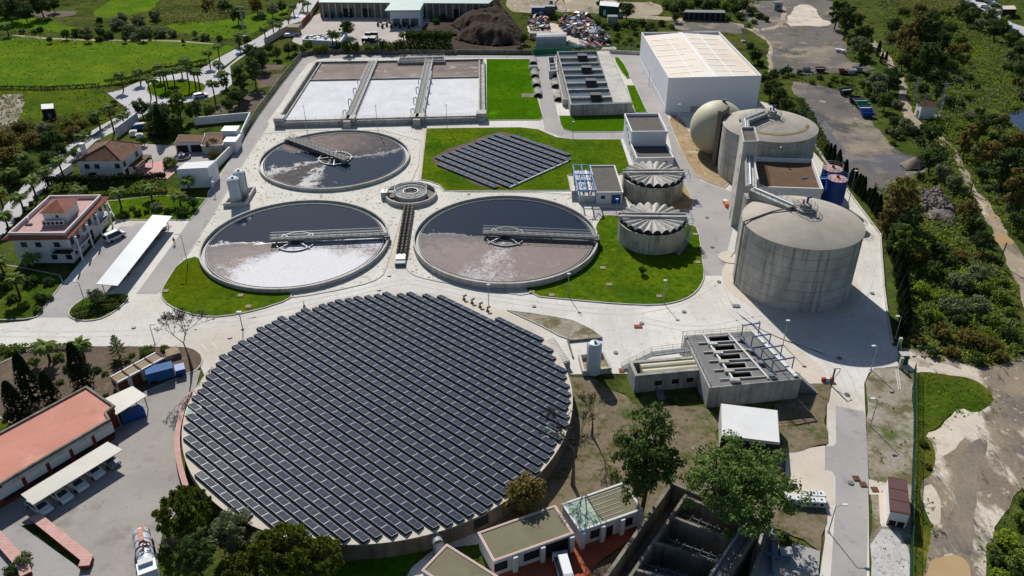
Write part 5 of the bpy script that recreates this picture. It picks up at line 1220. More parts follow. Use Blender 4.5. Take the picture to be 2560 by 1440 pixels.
# hut in the field
t, xy = bld('field_hut', 'small hut with bright white roof alone in the grass field', 'hut', [(103, 274), (135, 272), (134, 259), (102, 261)], 3.4, 'dark', 'white', drop=0)
for o in list(t.children):
    if o.name.startswith('roof'): o.location.z += .08
win(t, xy[0], xy[1], .5, 1, 0, 2.1, 'galv_dark', 'door')
# carport in front of the offices
z = 2.7
C_ = [P(u, v, z) for u, v in ((240, 710), (294, 714), (430, 540), (381, 537))]
t = thing('carport', 'long pale ribbed carport roof in the office parking', 'carport', ((C_[0] + C_[2]) / 2).xy.to_3d())
b = MB(); b.prism(C_, z - .12, z, True)
b.build('roof', M['sheet'], t)
for s_ in (.02, .2, .4, .6, .8, .98):
    a, c = C_[0].lerp(C_[3], s_), C_[1].lerp(C_[2], s_); b = MB(); q = a.lerp(c, .75); b.tube((q.x, q.y, 0), (q.x, q.y, z - .1), .09, 8); q = a.lerp(c, .2); b.tube((q.x, q.y, 0), (q.x, q.y, z - .1), .09, 8); b.build('post', M['galv'], t)
# white twin tanks in their bund
for i, (u, v, lab) in enumerate(((581, 445, 'white upright tank in the bund by the plant road, nearer one of two'), (596, 427, 'white upright tank in the bund by the plant road, rear one of two'))):
    zt = 6.6 + i * .2; q = P(u, v, zt); t = thing('storage_tank', lab, 'tank', (q.x, q.y, .3), 'twin white tanks')
    MB().lathe(q.xy, [(1.45, .3), (1.45, zt - .3), (1.1, zt), (.01, zt + .25)], 32).build('shell', M['tank_white'], t, True); MB().cyl(q.xy, .3, zt + .1, zt + .5, 12).build('cap', M['galv'], t)
    MB().tube((q.x + 1.5, q.y - .3, .4), (q.x + 1.5, q.y - .3, zt), .07, 6).build('pipe', M['galv_dark'], t)
bw_ = [P(u, v, 1.2) for u, v in ((560, 508), (612, 505), (636, 467), (590, 470))]
t = thing('bund', 'low concrete bund wall round the twin white tanks', 'bund wall', ((bw_[0] + bw_[2]) / 2).xy.to_3d()); MB().wall(bw_, .45, 0, 1.2, True).build('wall', M['conc_light'], t); MB().cap(ccw(bw_), .3).build('floor', M['ochre'], t)
# ================= brick building, lower left
z = 4.2
RB = [(215, 966), (284, 1014), (262, 1030), (272, 1047), (0, 1207), (-150, 1290), (-220, 1190), (0, 1081)]
xy = [Vector(P(u, v, z).xy) for u, v in RB]
c = sum(xy, Vector((0, 0))) / len(xy)
t = thing('brick_building', 'red brick building with wide pink flat roof and white window bands', 'building', (c.x, c.y, 0))
MB().prism(xy, 0, z - .35).build('wall', M['brick'], t)
MB().wall(xy, .35, z - .35, z, True).build('parapet', M['conc_old'], t)
MB().cap(ccw([p + (c - p).normalized() * .1 for p in xy]), z - .28).build('roof', M['pink_roof'], t)
a, b_ = xy[4], xy[3]; L = (b_ - a).length
dF = (b_ - a).normalized(); nF = Vector((dF.y, -dF.x))
fa = MB(); q0, q1 = a + nF * .2, b_ + nF * .2; fa.beam((q0.x, q0.y, z - .65), (q1.x, q1.y, z - .65), .4, .6); fa.build('fascia', M['conc_light'], t)
for k in range(5):
    s_ = .06 + k * .215; win(t, a, b_, s_, 3.0, 1.6, 1.8, 'white', 'window_band', None, .14); win(t, a, b_, s_, 2.8, .9, .65, 'dark', 'window', None, .1)
a2, c2_ = xy[5], xy[4]
for k in range(3): win(t, a2, c2_, .3 + k * .3, 2.5, 1.6, 1.8, 'white', 'window_band', None, .14)
z = 2.6
C_ = [P(u, v, z) for u, v in ((52, 1236), (82, 1262), (307, 1124), (269, 1104))]
t = thing('carport', 'cream sheet carport roof against the brick building, white cars beneath', 'carport', ((C_[0] + C_[2]) / 2).xy.to_3d()); MB().prism(C_, z - .12, z, True).build('roof', M['sheet_cream'], t)
for s_ in (.03, .25, .5, .75, .97): q = C_[0].lerp(C_[3], s_).lerp(C_[1].lerp(C_[2], s_), .3); MB().tube((q.x, q.y, 0), (q.x, q.y, z - .1), .08, 8).build('post', M['galv'], t)
CARPORT2 = C_
z = 3.1
C2 = [P(u, v, z) for u, v in ((253, 1000), (290, 1037), (367, 989), (331, 965))]
t = thing('carport', 'short cream carport roof between brick building and storeroom row', 'carport', ((C2[0] + C2[2]) / 2).xy.to_3d()); MB().prism(C2, z - .12, z, True).build('roof', M['sheet_cream'], t)
for s_, q_ in ((.05, .1), (.05, .9), (.95, .1), (.95, .9)): q = C2[0].lerp(C2[3], s_).lerp(C2[1].lerp(C2[2], s_), q_); MB().tube((q.x, q.y, 0), (q.x, q.y, z - .1), .09, 8).build('post', M['galv'], t)
q = (C2[0] + C2[1] + C2[2] + C2[3]) / 4; t = thing('covered_load', 'blue tarpaulin-covered load under the short carport', 'tarpaulin', (q.x, q.y, 0)); MB().box(q.x + 1.2, q.y - 1, 0, 3.5, 2.2, 1.5, .6).build('tarp', M['blue'], t); MB().box(q.x - 1, q.y - .5, 0, 1.6, 1.8, 1.0, .3).build('crate', M['wood'], t)
# storeroom row
t, xy = bld('storeroom_row', 'narrow white storeroom row with tan roof panels and brown doors', 'building', [(292, 956), (410, 893), (390, 880), (275, 942)], 2.7, 'white', 'tan_roof', drop=.12)
for s_ in (.1, .38, .93): win(t, xy[0], xy[1], s_, 1.7, 0, 2.3, 'wood', 'door')
win(t, xy[3], xy[0], .4, 1.2, 1.2, .9, 'wood', 'window')
b = MB()
for s_ in (0, .25, .5, .75, 1): a, c = xy[3].lerp(xy[2], s_), xy[0].lerp(xy[1], s_); b.beam((a.x, a.y, 2.75), (c.x, c.y, 2.75), .18, .12)
b.build('roof_batten', M['wood'], t)
q = P(405, 948); ang = .45; t = thing('covered_truck', 'blue tarpaulin-covered lorry parked by the storeroom doors', 'truck', (q.x, q.y, 0))
ca, sa = math.cos(ang), math.sin(ang)
MB().box(q.x, q.y, .5, 4.4, 2.2, 2.0, ang).build('tarp', M['navy'], t); MB().box(q.x + 3.2 * ca, q.y + 3.2 * sa, .4, 1.6, 2.0, 1.2, ang).build('cab', M['blue'], t)
for s_, w_ in ((-1.4, -1), (-1.4, 1), (2.8, -1), (2.8, 1)): x_, y_ = q.x + s_ * ca - w_ * sa, q.y + s_ * sa + w_ * ca; MB().tube((x_ + .12 * sa, y_ - .12 * ca, .45), (x_ - .12 * sa, y_ + .12 * ca, .45), .45, 14).build('wheel', M['rubber'], t)
b_ = [P(u, v, 1.0) for u, v in ((415, 893), (452, 882), (442, 864), (412, 874))]; t = thing('stone_tank', 'square sandy concrete cistern under the bare tree', 'cistern', ((b_[0] + b_[2]) / 2).xy.to_3d()); MB().prism(b_, 0, .9).build('wall', M['conc_old'], t); MB().prism([p + ((b_[0] + b_[2]) / 2 - p) * .06 for p in b_], .9, 1.05).build('lid', M['tan_roof'], t)
# ramp walls
for pts, h, lab in (([(90, 1300), (222, 1406), (214, 1426)], 1.4, 'sloping pink brick wall on the yard side of the ramp'), ([(-20, 1330), (60, 1420), (70, 1445)], 1.2, 'pink brick wall on the garden side of the ramp')):
    p_ = [P(*q) for q in pts]; t = thing('ramp_wall', lab, 'wall', p_[1], 'brick ramp walls'); h *= .6; MB().wall(p_, 1.3, 0, h).build('wall', M['brick'], t); MB().wall(p_, 1.4, h, h + .1).build('coping', M['brick_cap'], t)
# ================= olive-roofed cottages, bottom centre
def cottage(lab, px, z, roof, wins, trim, door=None, pil=(), front=(3, 2)):
    t, xy = bld('cottage', lab, 'building', px, z, 'white', roof, drop=.12)
    MB().wall(xy, .16, z - .12, z + .02, True).build('roof_edge', M[trim], t)
    a, b_ = xy[0], xy[1]
    for s_, w_ in wins: win(t, a, b_, s_, w_, 1.1, 1.2, 'glass', 'window', 'dark')
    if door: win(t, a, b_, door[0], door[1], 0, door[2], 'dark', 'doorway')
    d = (b_ - a).normalized(); n = Vector((d.y, -d.x)); L = (b_ - a).length
    for s_ in pil: p = a + d * L * s_ + n * .3; MB().box(p.x, p.y, 0, .6, .6, z - .2, math.atan2(d.y, d.x)).build('pilaster', M['white'], t)
    return t, xy
B1_ = [(1235, 1401), (1431, 1332), (1387, 1265), (1197, 1332)]
tc1, x1 = cottage('olive-roofed white cottage with pink roof edge and wide dark garage opening', B1_, 3.2, 'green_roof', ((.08, 1.6), (.48, 2.2)), 'pink_trim', (.8, 3.4, 2.6), (.25, .6, .98))
tc2, x2 = cottage('white cottage whose roof is half mint green, half olive with white lines', [(1451, 1326), (1605, 1272), (1559, 1207), (1407, 1260)], 3.3, 'green_roof', ((.24, 1.2), (.75, 1.7)), 'white', (.48, 1.0, 2.1), (.02, .34, .66, .97))
p_ = [x2[0].lerp(x2[1], s_) for s_ in (.02, .36)] + [x2[3].lerp(x2[2], s_) for s_ in (.36, .02)]
MB().cap(ccw([q for q in (p_[0], p_[1], p_[2], p_[3])]), 3.22).build('mint_roof_section', M['mint_roof'], tc2)
b = MB()
for f_ in (.15, .3, .45, .6, .78, .9): a, c = x2[0].lerp(x2[3], f_), x2[1].lerp(x2[2], f_); a2, c2_ = a.lerp(c, .03), a.lerp(c, .75 if f_ < .7 else .92); b.beam((a2.x, a2.y, 3.24), (c2_.x, c2_.y, 3.24), .045, .03)
b.build('roof_line', M['white'], tc2)
tc3, x3 = cottage('olive-roofed cottage at the bottom edge beside the white stone chips', [(1190, 1515), (1252, 1447), (1117, 1362), (1057, 1425)], 3.2, 'green_roof', ((.5, 1.2),), 'pink_trim')
# ================= deep concrete tank with transverse walls, bottom
z = 4.2
T0, T1, T2, T3 = [P(u, v, z) for u, v in ((1680, 1206), (1902, 1304), (1690, 1640), (1395, 1610))]
t = thing('flocculation_tank', 'deep dark concrete tank with transverse walls and pipe rows, bottom edge', 'tank', ((T0 + T2) / 2).xy.to_3d())
def D2(s, q, zz=z): p = T0.lerp(T1, s).lerp(T3.lerp(T2, s), q); return Vector((p.x, p.y, zz))
MB().wall([D2(0, 0), D2(1, 0), D2(1, 1), D2(0, 1)], .45, 0, z, True).build('wall', M['conc_old'], t)
MB().cap(ccw([D2(0, 0), D2(1, 0), D2(1, 1), D2(0, 1)]), .25).build('floor', M['conc_old'], t)
b = MB(); b.wall([D2(.2, .03), D2(.2, .97)], .4, .2, z - .1); b.wall([D2(.2, .04), D2(.86, .04)], .4, .2, z - .2); b.build('inner_wall', M['conc_old'], t)
for k in range(5):
    q_ = .19 + k * .18; MB().wall([D2(.2, q_), D2(.86, q_)], .35, .2, z - .15).build('cross_wall', M['conc_old'], t)
    for dq, zz, m in ((-.055, 2.6, 'galv_dark'), (-.09, 2.4, 'galv_dark')):
        b = MB(); b.tube(D2(.22, q_ + dq, zz), D2(.86, q_ + dq, zz), .12, 6)
        for s_ in range(7): p = D2(.27 + s_ * .09, q_ + dq, zz); b.tube(p, p + Vector((0, 0, .5)), .08, 5); b.tube(p, p + Vector((0, 0, -1.6)), .05, 5)
        b.build('pipe', M[m], t)
MB().prism([D2(.86, .0), D2(.985, .0), D2(.985, 1), D2(.86, 1)], z - .5, z - .25, True).build('walkway', M['deck'], t)
b = MB(); rail(b, [D2(.86, .1, z - .25), D2(.86, .98, z - .25)], 1.1, 2, .035); rail(b, [D2(.985, .02, z), D2(.985, .98, z)], 1.0, 2, .03); b.build('railing', M['dark'], t)
b = MB(); b.wall([D2(.865, .08), D2(.865, .98)], .35, z - .6, z + .1); b.build('ledge', M['conc_light'], t)
pts = [P(u, v, 3) for u, v in ((1925, 1300), (1880, 1440), (1840, 1560))]; tag(MB().wall(pts, .4, 0, 3).build('retaining_wall', M['conc_old']), 'pale retaining wall running alongside the deep dark tank', 'wall')
# blue pipework beyond the retaining wall
p = P(1912, 1395); t = thing('pump_set', 'light blue pump pipes behind the retaining wall at the bottom edge', 'pump', p); M['blue_light'] = surf('dull_blue_paint', C(96, 120, 146), C(78, 100, 128), 1, .6, .3); b = MB(); b.tube(p + Vector((0, -3, .8)), p + Vector((2, 4, .8)), .35, 8); b.tube(p + Vector((0, 0, .8)), p + Vector((3, -1, .8)), .3, 8); b.build('pipe', M['blue_light'], t); MB().box(p.x + 2.6, p.y, 0, 1.6, 1.2, 1.5).build('motor', M['galv'], t)
# ================= container cabin
t, xy = bld('container_cabin', 'white container cabin with brown ribbed roof beside the green fence', 'cabin', [(2226, 1277), (2275, 1286), (2266, 1201), (2221, 1192)], 2.8, 'white', 'brown_roof', drop=0)
for o in list(t.children):
    if o.name.startswith('roof'): o.location.z += .05
MB().wall(xy, .14, 2.7, 2.86, True).build('roof_edge', M['wood'], t)
b = MB()
for f_ in (.33, .66): a, c = xy[0].lerp(xy[3], f_), xy[1].lerp(xy[2], f_); b.beam((a.x, a.y, 2.86), (c.x, c.y, 2.86), .14, .12)
b.build('roof_batten', M['wood'], t)
for s_ in (.28, .72): win(t, xy[0], xy[1], s_, .9, .2, .9, 'dark', 'vent')
# gate, fences
q0, q1 = P(2243, 850), P(2250, 926)
t = thing('sliding_gate', 'dark green mesh gate leaf standing across the side entrance', 'gate', (q0 + q1) / 2)
a, c = P(2245, 872), P(2248, 922); b = MB()
for k in range(14): p = a.lerp(c, k / 13); b.tube(p, p + Vector((0, 0, 2)), .05, 4)
for z_ in (.2, 1.1, 2): b.tube(a + Vector((0, 0, z_)), c + Vector((0, 0, z_)), .06, 4)
b.build('leaf', M['green_mesh'], t)
for q in (a, c): MB().box(q.x, q.y, 0, .5, .5, 2.4).build('post', M['conc_light'], t)
p = P(2254, 908); t = thing('gate_motor', 'grey green box cabinet beside the sliding gate', 'cabinet', p); MB().box(p.x, p.y, 0, 1.4, 1.2, 2.0).build('body', M['green_mesh'], t); MB().box(p.x, p.y, 2.0, 1.5, 1.3, .1).build('lid', M['conc_light'], t)
b = MB(); b.wall([P(2239, 925), P(2246, 976)], .18, 0, .2); b.wall([P(2244, 925), P(2251, 976)], .18, 0, .2); tag(b.build('gate_rail', M['conc_light']), 'pair of pale concrete gate rails lying in the verge', 'rail')
def fence(lab, pts, h, m, post='galv', step=3.0, mesh_=True, name='mesh_fence'):
    p_ = [P(*q) for q in pts]; t = thing(name, lab, 'fence', p_[len(p_) // 2])
    b = MB()
    for a, c in zip(p_, p_[1:]):
        n_ = max(1, int((c - a).length / step))
        for k in range(n_ + 1): q = a.lerp(c, k / n_); b.tube(q, q + Vector((0, 0, h)), .05, 4)
        for z_ in ((.1, h * .5, h) if mesh_ else (h,)): b.tube(a + Vector((0, 0, z_)), c + Vector((0, 0, z_)), .03, 4)
    b.build('post', M[post], t)
    if mesh_:
        b = MB()
        for a, c in zip(p_, p_[1:]):
            n_ = max(2, int((c - a).length / .35))
            for k in range(n_): q = a.lerp(c, k / n_); q2 = a.lerp(c, min(1, (k + 3) / n_)); b.tube(q + Vector((0, 0, .05)), q2 + Vector((0, 0, h)), .022, 3, caps=False); b.tube(q + Vector((0, 0, h)), q2 + Vector((0, 0, .05)), .022, 3, caps=False)
        b.build('mesh', M[m], t)
    return t
fence('green mesh fence running down beside the dirt road to the container cabin', [(2284, 930), (2283, 1100), (2277, 1250), (2276, 1330), (2272, 1480)], 2.0, 'green_mesh', 'green_mesh')
fence('wire fence with leaning posts along the outer edge of the plant road', [(600, 358), (645, 287), (700, 212), (756, 142)], 2.2, 'galv_dark', 'galv_dark')
fence('green-screened fence between the junk yard and the settling tank road', [(1332, 138), (1440, 133), (1500, 131), (1590, 127)], 2.6, 'green_paint', 'green_paint', 4)
p_ = [P(*q) for q in ((1333, 137.5), (1430, 133.5))]; tag(MB().wall(p_, .12, 0, 2.2).build('screen_fence', M['green_paint']), 'solid green screening panel in front of the grey tunnel shed', 'fence')
p_ = [P(*q) for q in ((756, 141), (800, 134), (1000, 134), (1330, 136)) ]; tag(MB().wall(p_, .3, 0, 1.6).build('boundary_wall', M['conc_old']), 'dark concrete boundary wall behind the foam basins', 'wall')
p_ = [P(*q) for q in ((1500, 132), (1602, 137))]; tag(MB().wall(p_, .3, 0, 1.2).build('boundary_wall', M['conc_light']), 'low pale wall between the settling tank road and the green slope', 'wall')
# ================= land behind the plant
t, xy = bld('long_depot', 'long grey depot building with pale green roof along the back of the waste yard', 'building', [(797, 7), (1222, 10), (1250, -12), (800, -30)], 6.0, 'conc_old', 'teal_roof', drop=0)
for o in list(t.children):
    if o.name.startswith('roof'): o.location.z += .2
b = MB(); d = (xy[1] - xy[0]); n = Vector((d.y, -d.x)).normalized()
for k in range(26): p = xy[0].lerp(xy[1], (k + .5) / 26) + n * .1; b.box(p.x, p.y, 0, .5, .5, 5.9)
b.build('pilaster', M['conc_light'], t)
for k in range(9): win(t, xy[0], xy[1], .06 + k * .107, 4, .2, 3.6, 'dark' if k % 3 else 'galv_dark', 'loading_door')
t, xy = bld('teal_roofed_hall', 'teal-roofed hall with pale walls and dark shrubs in front, in the waste yard', 'building', [(974, 28), (1050, 27), (1058, 9), (978, 9)], 6.2, 'white_blue', 'teal_roof', drop=0)
for o in list(t.children):
    if o.name.startswith('roof'): bpy.data.objects.remove(o)
e = [Vector(P(u, v, 6.4).xy) for u, v in ((962, 28), (1050, 27), (1060, 8), (978, 7))]; MB().prism(e, 6.2, 6.7, True).build('roof', M['teal_roof'], t)
for s_ in (.2, .5, .8): win(t, xy[0], xy[1], s_, 3, .2, 3, 'galv_dark', 'door')
for s_ in (.2, .5, .8): win(t, xy[1], xy[2], s_, 1.2, 3.4, 1, 'glass', 'window')
p_ = [P(u, v, 2.2) for u, v in ((757, 98), (850, 103), (866, 79), (765, 89))]; t = thing('storage_bay', 'low white-walled storage bay filled with pale junk in the waste yard', 'storage bay', ((p_[0] + p_[2]) / 2).xy.to_3d())
MB().wall(p_, .5, 0, 2.2, True).build('wall', M['white'], t); MB().cap(ccw(p_), 1.0).build('floor', M['yard'], t)
b = MB(); random.seed(3)
for k in range(60): q = p_[0].lerp(p_[1], random.uniform(.08, .92)).lerp(p_[3].lerp(p_[2], random.uniform(.08, .92)), random.random()); b.box(q.x, q.y, 1.0, random.uniform(.5, 2), random.uniform(.5, 1.6), random.uniform(.3, 1.4), random.random() * 3)
o = b.build('junk', M['white'], t); o['kind'] = 'stuff'
p_ = [P(*q) for q in ((663, 113), (725, 77), (756, 68), (776, 45), (797, 14))]; t = thing('yard_wall', 'ochre perimeter wall with a red painted stretch along the waste yard road', 'wall', p_[2]); MB().wall(p_[:3], .35, 0, 2.6).build('wall', M['beige'], t); MB().wall(p_[2:4], .35, 0, 2.6).build('red_section', M['rust'], t); MB().wall(p_[3:], .35, 0, 2.6).build('wall', M['beige'], t)
p = P(737, 84); t = thing('gatehouse', 'small ochre gatehouse at the corner of the waste yard wall', 'hut', p); MB().box(p.x, p.y, 0, 4.2, 4.5, 3.0).build('wall', M['ochre'], t); MB().box(p.x, p.y, 3, 4.6, 4.9, .2).build('roof', M['tan_roof'], t); MB().box(p.x + 2.1, p.y, .1, .1, 1, 2).build('door', M['wood'], t)
p = P(929, 36); t = thing('shipping_container', 'rusty red shipping container standing before the long depot', 'container', p); MB().box(p.x, p.y, .15, 3, 6, 3).build('body', M['rust'], t); b = MB()
for k in range(8): b.box(p.x - 1.3 + k * .37, p.y - 3.02, .3, .1, .1, 2.7)
b.build('rib', M['rust'], t)
t, xy = bld('white_hut', 'white-roofed hut beside dark trees on the pale earth track', 'hut', [(1498, 14), (1546, 18), (1550, 6), (1500, 3)], 4, 'green_mesh', 'white', drop=0)
for o in list(t.children):
    if o.name.startswith('roof'): o.location.z += .1
win(t, xy[0], xy[1], .3, 1.2, 0, 2.4, 'white', 'door')
t, xy = bld('dark_shed', 'long low dark shed with shiny roof among trees', 'shed', [(1708, 31), (1814, 33), (1812, 26), (1714, 25)], 3.2, 'dark', 'galv_dark', drop=0)
for o in list(t.children):
    if o.name.startswith('roof'): o.location.z += .1
b = MB()
for k in range(9): p = xy[0].lerp(xy[1], k / 8) + Vector((0, -1.2)); b.tube((p.x, p.y, 0), (p.x, p.y, 3.1), .12, 5)
b.build('post', M['galv_dark'], t)
a, c = P(1340, 120), P(1415, 118); t = thing('tunnel_shed', 'grey tunnel-shaped tarpaulin shed behind the green fence', 'shed', (a + c) / 2)
b = MB(); dp = P(1343, 104) - a; N = 10
for i in range(N):
    def ar(f): th = math.pi * f / N; return dp * (.5 - .5 * math.cos(th)) + Vector((0, 0, 4.2 * math.sin(th) ** .7))
    b.face([a + ar(i), c + ar(i), c + ar(i + 1), a + ar(i + 1)])
b.build('cover', M['galv'], t); b = MB()
b.face([c + ar_ for ar_ in [dp * (.5 - .5 * math.cos(math.pi * i / N)) + Vector((0, 0, 4.2 * math.sin(math.pi * i / N) ** .7)) for i in range(N + 1)]]); b.face([a + ar_ for ar_ in [dp * (.5 - .5 * math.cos(math.pi * i / N)) + Vector((0, 0, 4.2 * math.sin(math.pi * i / N) ** .7)) for i in range(N + 1)]]); b.build('end_wall', M['galv_dark'], t)
# mulch mound
def mound(name, lab, cat, pts, hmax, m, res=1.1, rough=.7, kind=None, sub=None):
    poly = ccw([P(*q).xy for q in pts]); xs = [p.x for p in poly]; ys = [p.y for p in poly]
    def inside(x, y):
        r_ = False; n = len(poly)
        for i in range(n):
            a, c = poly[i], poly[i - 1]
            if (a.y > y) != (c.y > y) and x < (c.x - a.x) * (y - a.y) / (c.y - a.y) + a.x: r_ = not r_
        return r_
    def edge(x, y):
        best = 1e9; p = Vector((x, y))
        for i in range(len(poly)):
            a, c = poly[i - 1], poly[i]; d = c - a; f = max(0, min(1, (p - a).dot(d) / d.length_squared)); best = min(best, (p - a - d * f).length)
        return best
    nx, ny = int((max(xs) - min(xs)) / res) + 2, int((max(ys) - min(ys)) / res) + 2; idx = {}; b = MB()
    for j in range(ny):
        for i in range(nx):
            x, y = min(xs) + i * res, min(ys) + j * res
            if inside(x, y):
                e = edge(x, y); h = min(hmax, e * .75) + mnoise.noise((x * .13, y * .13, 3)) * min(hmax * .45, e * .3) + mnoise.noise((x * .6, y * .6, 7)) * rough * min(1, e * .4)
                idx[i, j] = len(b.v); b.v.append((x, y, max(.02, h)))
    for (i, j) in list(idx):
        q = [idx.get(k) for k in ((i, j), (i + 1, j), (i + 1, j + 1), (i, j + 1))]
        if None not in q: b.f.append(tuple(q))
    o = b.build(name, M[m], None, True, 80); return tag(o, lab, cat, None, kind)
mound('mulch_heap', 'large dark brown mulch heap filling the back of the waste yard', 'heap', [(1132, 100), (1150, 80), (1120, 62), (1165, 45), (1215, 14), (1262, 22), (1290, 55), (1312, 85), (1305, 112), (1240, 118), (1180, 112)], 4.6, 'mulch', 1.0, 1.5)
mound('mulch_heap', 'small dark brown mulch ridge beside the large heap', 'heap', [(1060, 84), (1100, 72), (1140, 74), (1150, 90), (1110, 96), (1070, 96)], 1.6, 'mulch', 1.2, .6)
mound('gravel_heap', 'grey gravel heap on the lot behind the blue tanks', 'heap', [(2240, 412), (2270, 398), (2310, 400), (2322, 418), (2300, 430), (2260, 428)], 2.0, 'lot', .8, .4)
# junk yard
def junk(name, lab, pts, n, smin, smax, mats, seed, hmax):
    random.seed(seed); t = thing(name, lab, 'scrap heap', P(*pts[0]))
    poly = [P(*q).xy for q in pts]; xs = [p.x for p in poly]; ys = [p.y for p in poly]; bs = [MB() for _ in mats]; k = 0
    while k < n:
        x, y = random.uniform(min(xs), max(xs)), random.uniform(min(ys), max(ys)); r_ = False
        for i in range(len(poly)):
            a, c = poly[i], poly[i - 1]
            if (a.y > y) != (c.y > y) and x < (c.x - a.x) * (y - a.y) / (c.y - a.y) + a.x: r_ = not r_
        if not r_: continue
        k += 1; s_ = random.uniform(smin, smax); e_ = Euler((random.uniform(-.5, .5), random.uniform(-.5, .5), random.random() * 3)).to_matrix()
        bs[random.randrange(len(mats))].obox((x, y, random.random() * hmax + .3), e_ @ Vector((s_ * random.uniform(.5, 1.4), 0, 0)), e_ @ Vector((0, s_ * random.uniform(.4, 1), 0)), e_ @ Vector((0, 0, s_ * random.uniform(.15, .6))))
    for b, m in zip(bs, mats):
        if b.v: o = b.build('scrap', M[m], t); o['kind'] = 'stuff'
JM = ['white', 'galv', 'galv_dark', 'rust', 'black_plastic', 'tank_white', 'conc', 'blue_light', 'orange', 'pink_trim', 'wood', 'stone']
junk('scrap_heap', 'colourful scrap heap on the far side of the junk yard lane', [(1395, 62), (1430, 44), (1470, 48), (1485, 70), (1530, 110), (1510, 118), (1470, 105), (1440, 92), (1412, 84)], 420, .4, 1.2, JM, 1, 2.2)
junk('scrap_heap', 'grey and white scrap heap beside the mulch on the junk yard lane', [(1322, 50), (1365, 40), (1370, 60), (1368, 82), (1380, 92), (1335, 98), (1325, 75)], 240, .4, 1.1, JM, 2, 1.8)
junk('scrap_heap', 'low row of bins and boats along the green fence', [(1425, 112), (1492, 110), (1494, 120), (1424, 122)], 40, .6, 1.4, ['white', 'rust', 'pink_trim', 'white'], 3, .6)
for k, (u, v, w_, h_, m, lab) in enumerate(((1346, 42, 6, 4, 'navy', 'dark blue cargo box at the head of the junk yard'), (1374, 42, 4.5, 4.5, 'car_dark', 'dark tall cargo box beside the blue one at the junk yard'), (1349, 96, 8, 2.2, 'pink_trim', 'pinkish skip loaded with boards by the tunnel shed'), (1530, 62, 4, 3.5, 'galv', 'small grey cabin among the shrubs beside the junk yard'))):
    p = P(u, v); t = thing('cargo_box', lab, 'container', p); MB().box(p.x, p.y, .1, w_, 3, h_).build('body', M[m], t); b = MB()
    for i in range(6): b.box(p.x - w_ / 2 + .3 + i * (w_ - .6) / 5, p.y - 1.52, .2, .12, .1, h_ - .2)
    b.build('rib', M['galv_dark'], t); MB().box(p.x, p.y, h_ + .1, w_ + .1, 3.1, .12).build('lid', M['galv_dark'], t)
# excavator on the hill, transformer hut, masts
p = P(1381, 22); t = thing('excavator', 'small dark excavator on the pale earth behind the junk yard', 'excavator', p); MB().box(p.x, p.y, 0, 4, 1, .9).box(p.x, p.y + 2.4, 0, 4, 1, .9).build('track', M['rubber'], t); MB().box(p.x, p.y + 1.2, .9, 3, 2.6, 1.2).build('body', M['ochre'], t); MB().box(p.x - .6, p.y + .6, 2.1, 1.4, 1.2, 1.4).build('cab', M['galv_dark'], t); MB().beam((p.x + 1, p.y + 1.2, 2), (p.x + 4, p.y + 1.2, 5), .5, .5).beam((p.x + 4, p.y + 1.2, 5), (p.x + 5.5, p.y + 1.2, 2), .4, .4).build('boom', M['ochre'], t)
p = P(2312, 296); t = thing('transformer_hut', 'white transformer hut with brown tiled roof below the lattice mast', 'hut', p); MB().box(p.x, p.y + 1.2, 0, 4.2, 3.4, 4.0).build('wall', M['white'], t)
b = MB(); x0, x1, y0, y1 = p.x - 2.5, p.x + 2.5, p.y - .8, p.y + 3.2; b.face([(x0, y0, 3.9), (x1, y0, 3.9), (x1, p.y + 1.2, 4.9), (x0, p.y + 1.2, 4.9)]); b.face([(x0, y1, 3.9), (x1, y1, 3.9), (x1, p.y + 1.2, 4.9), (x0, p.y + 1.2, 4.9)]); b.build('roof', M['tile_old'], t); MB().box(p.x - 2.15, p.y + 1, 0, .1, 1.2, 2.2).build('door', M['galv_dark'], t)
def mast(lab, base, top, wd=.9, arms=1, name='power_mast'):
    p = P(*base); h = HT(base, top); t = thing(name, lab, 'power mast', p, 'power line masts'); b = MB()
    for i in (-1, 1):
        for j in (-1, 1): b.beam((p.x + i * wd / 2, p.y + j * wd / 2, 0), (p.x + i * wd * .2, p.y + j * wd * .2, h), .13, .13)
    n_ = int(h / 1.1)
    for k in range(n_):
        z0, z1 = h * k / n_, h * (k + 1) / n_; w0, w1 = wd * (.5 - .3 * k / n_), wd * (.5 - .3 * (k + 1) / n_); s_ = 1 if k % 2 else -1
        b.beam((p.x - w0 * s_, p.y - w0, z0), (p.x + w1 * s_, p.y - w1, z1), .09, .09); b.beam((p.x + w0, p.y - w0 * s_, z0), (p.x + w1, p.y + w1 * s_, z1), .09, .09)
    b.build('lattice', M['galv'], t); b = MB()
    for k in range(arms): b.beam((p.x - 1.6, p.y, h - .3 - k * 1.6), (p.x + 1.6, p.y, h - .3 - k * 1.6), .16, .16)
    b.build('cross_arm', M['galv_dark'], t); MB().box(p.x, p.y, 0, wd * 1.6, wd * 1.6, .5).build('footing', M['conc_light'], t)
mast('tall lattice power mast leaning over the white transformer hut', (2344, 292), (2362, 206), 1.2)
mast('short lattice power mast with switchgear beside the dirt track', (2282, 250), (2290, 192), .8, 2)
mast('slim lattice power mast between transformer hut and short mast', (2308, 262), (2310, 235), .7, 1)
mast('lattice power mast rising behind the grey meadow beside the palm road', (612, 92), (604, 15), 1.0, 2)
mast('lattice power mast behind the warehouse on the dirt road', (1858, 104), (1866, 32), 1.0, 2)
def pole(lab, base, top, name='wooden_pole'):
    p = P(*base); h = HT(base, top); t = thing(name, lab, 'pole', p, 'wooden poles by the dirt track'); MB().tube(p, p + Vector((0, 0, h)), .16, 7, .11).build('shaft', M['bark'], t); MB().box(p.x, p.y, h - .5, .9, .12, .12).build('bracket', M['galv_dark'], t)
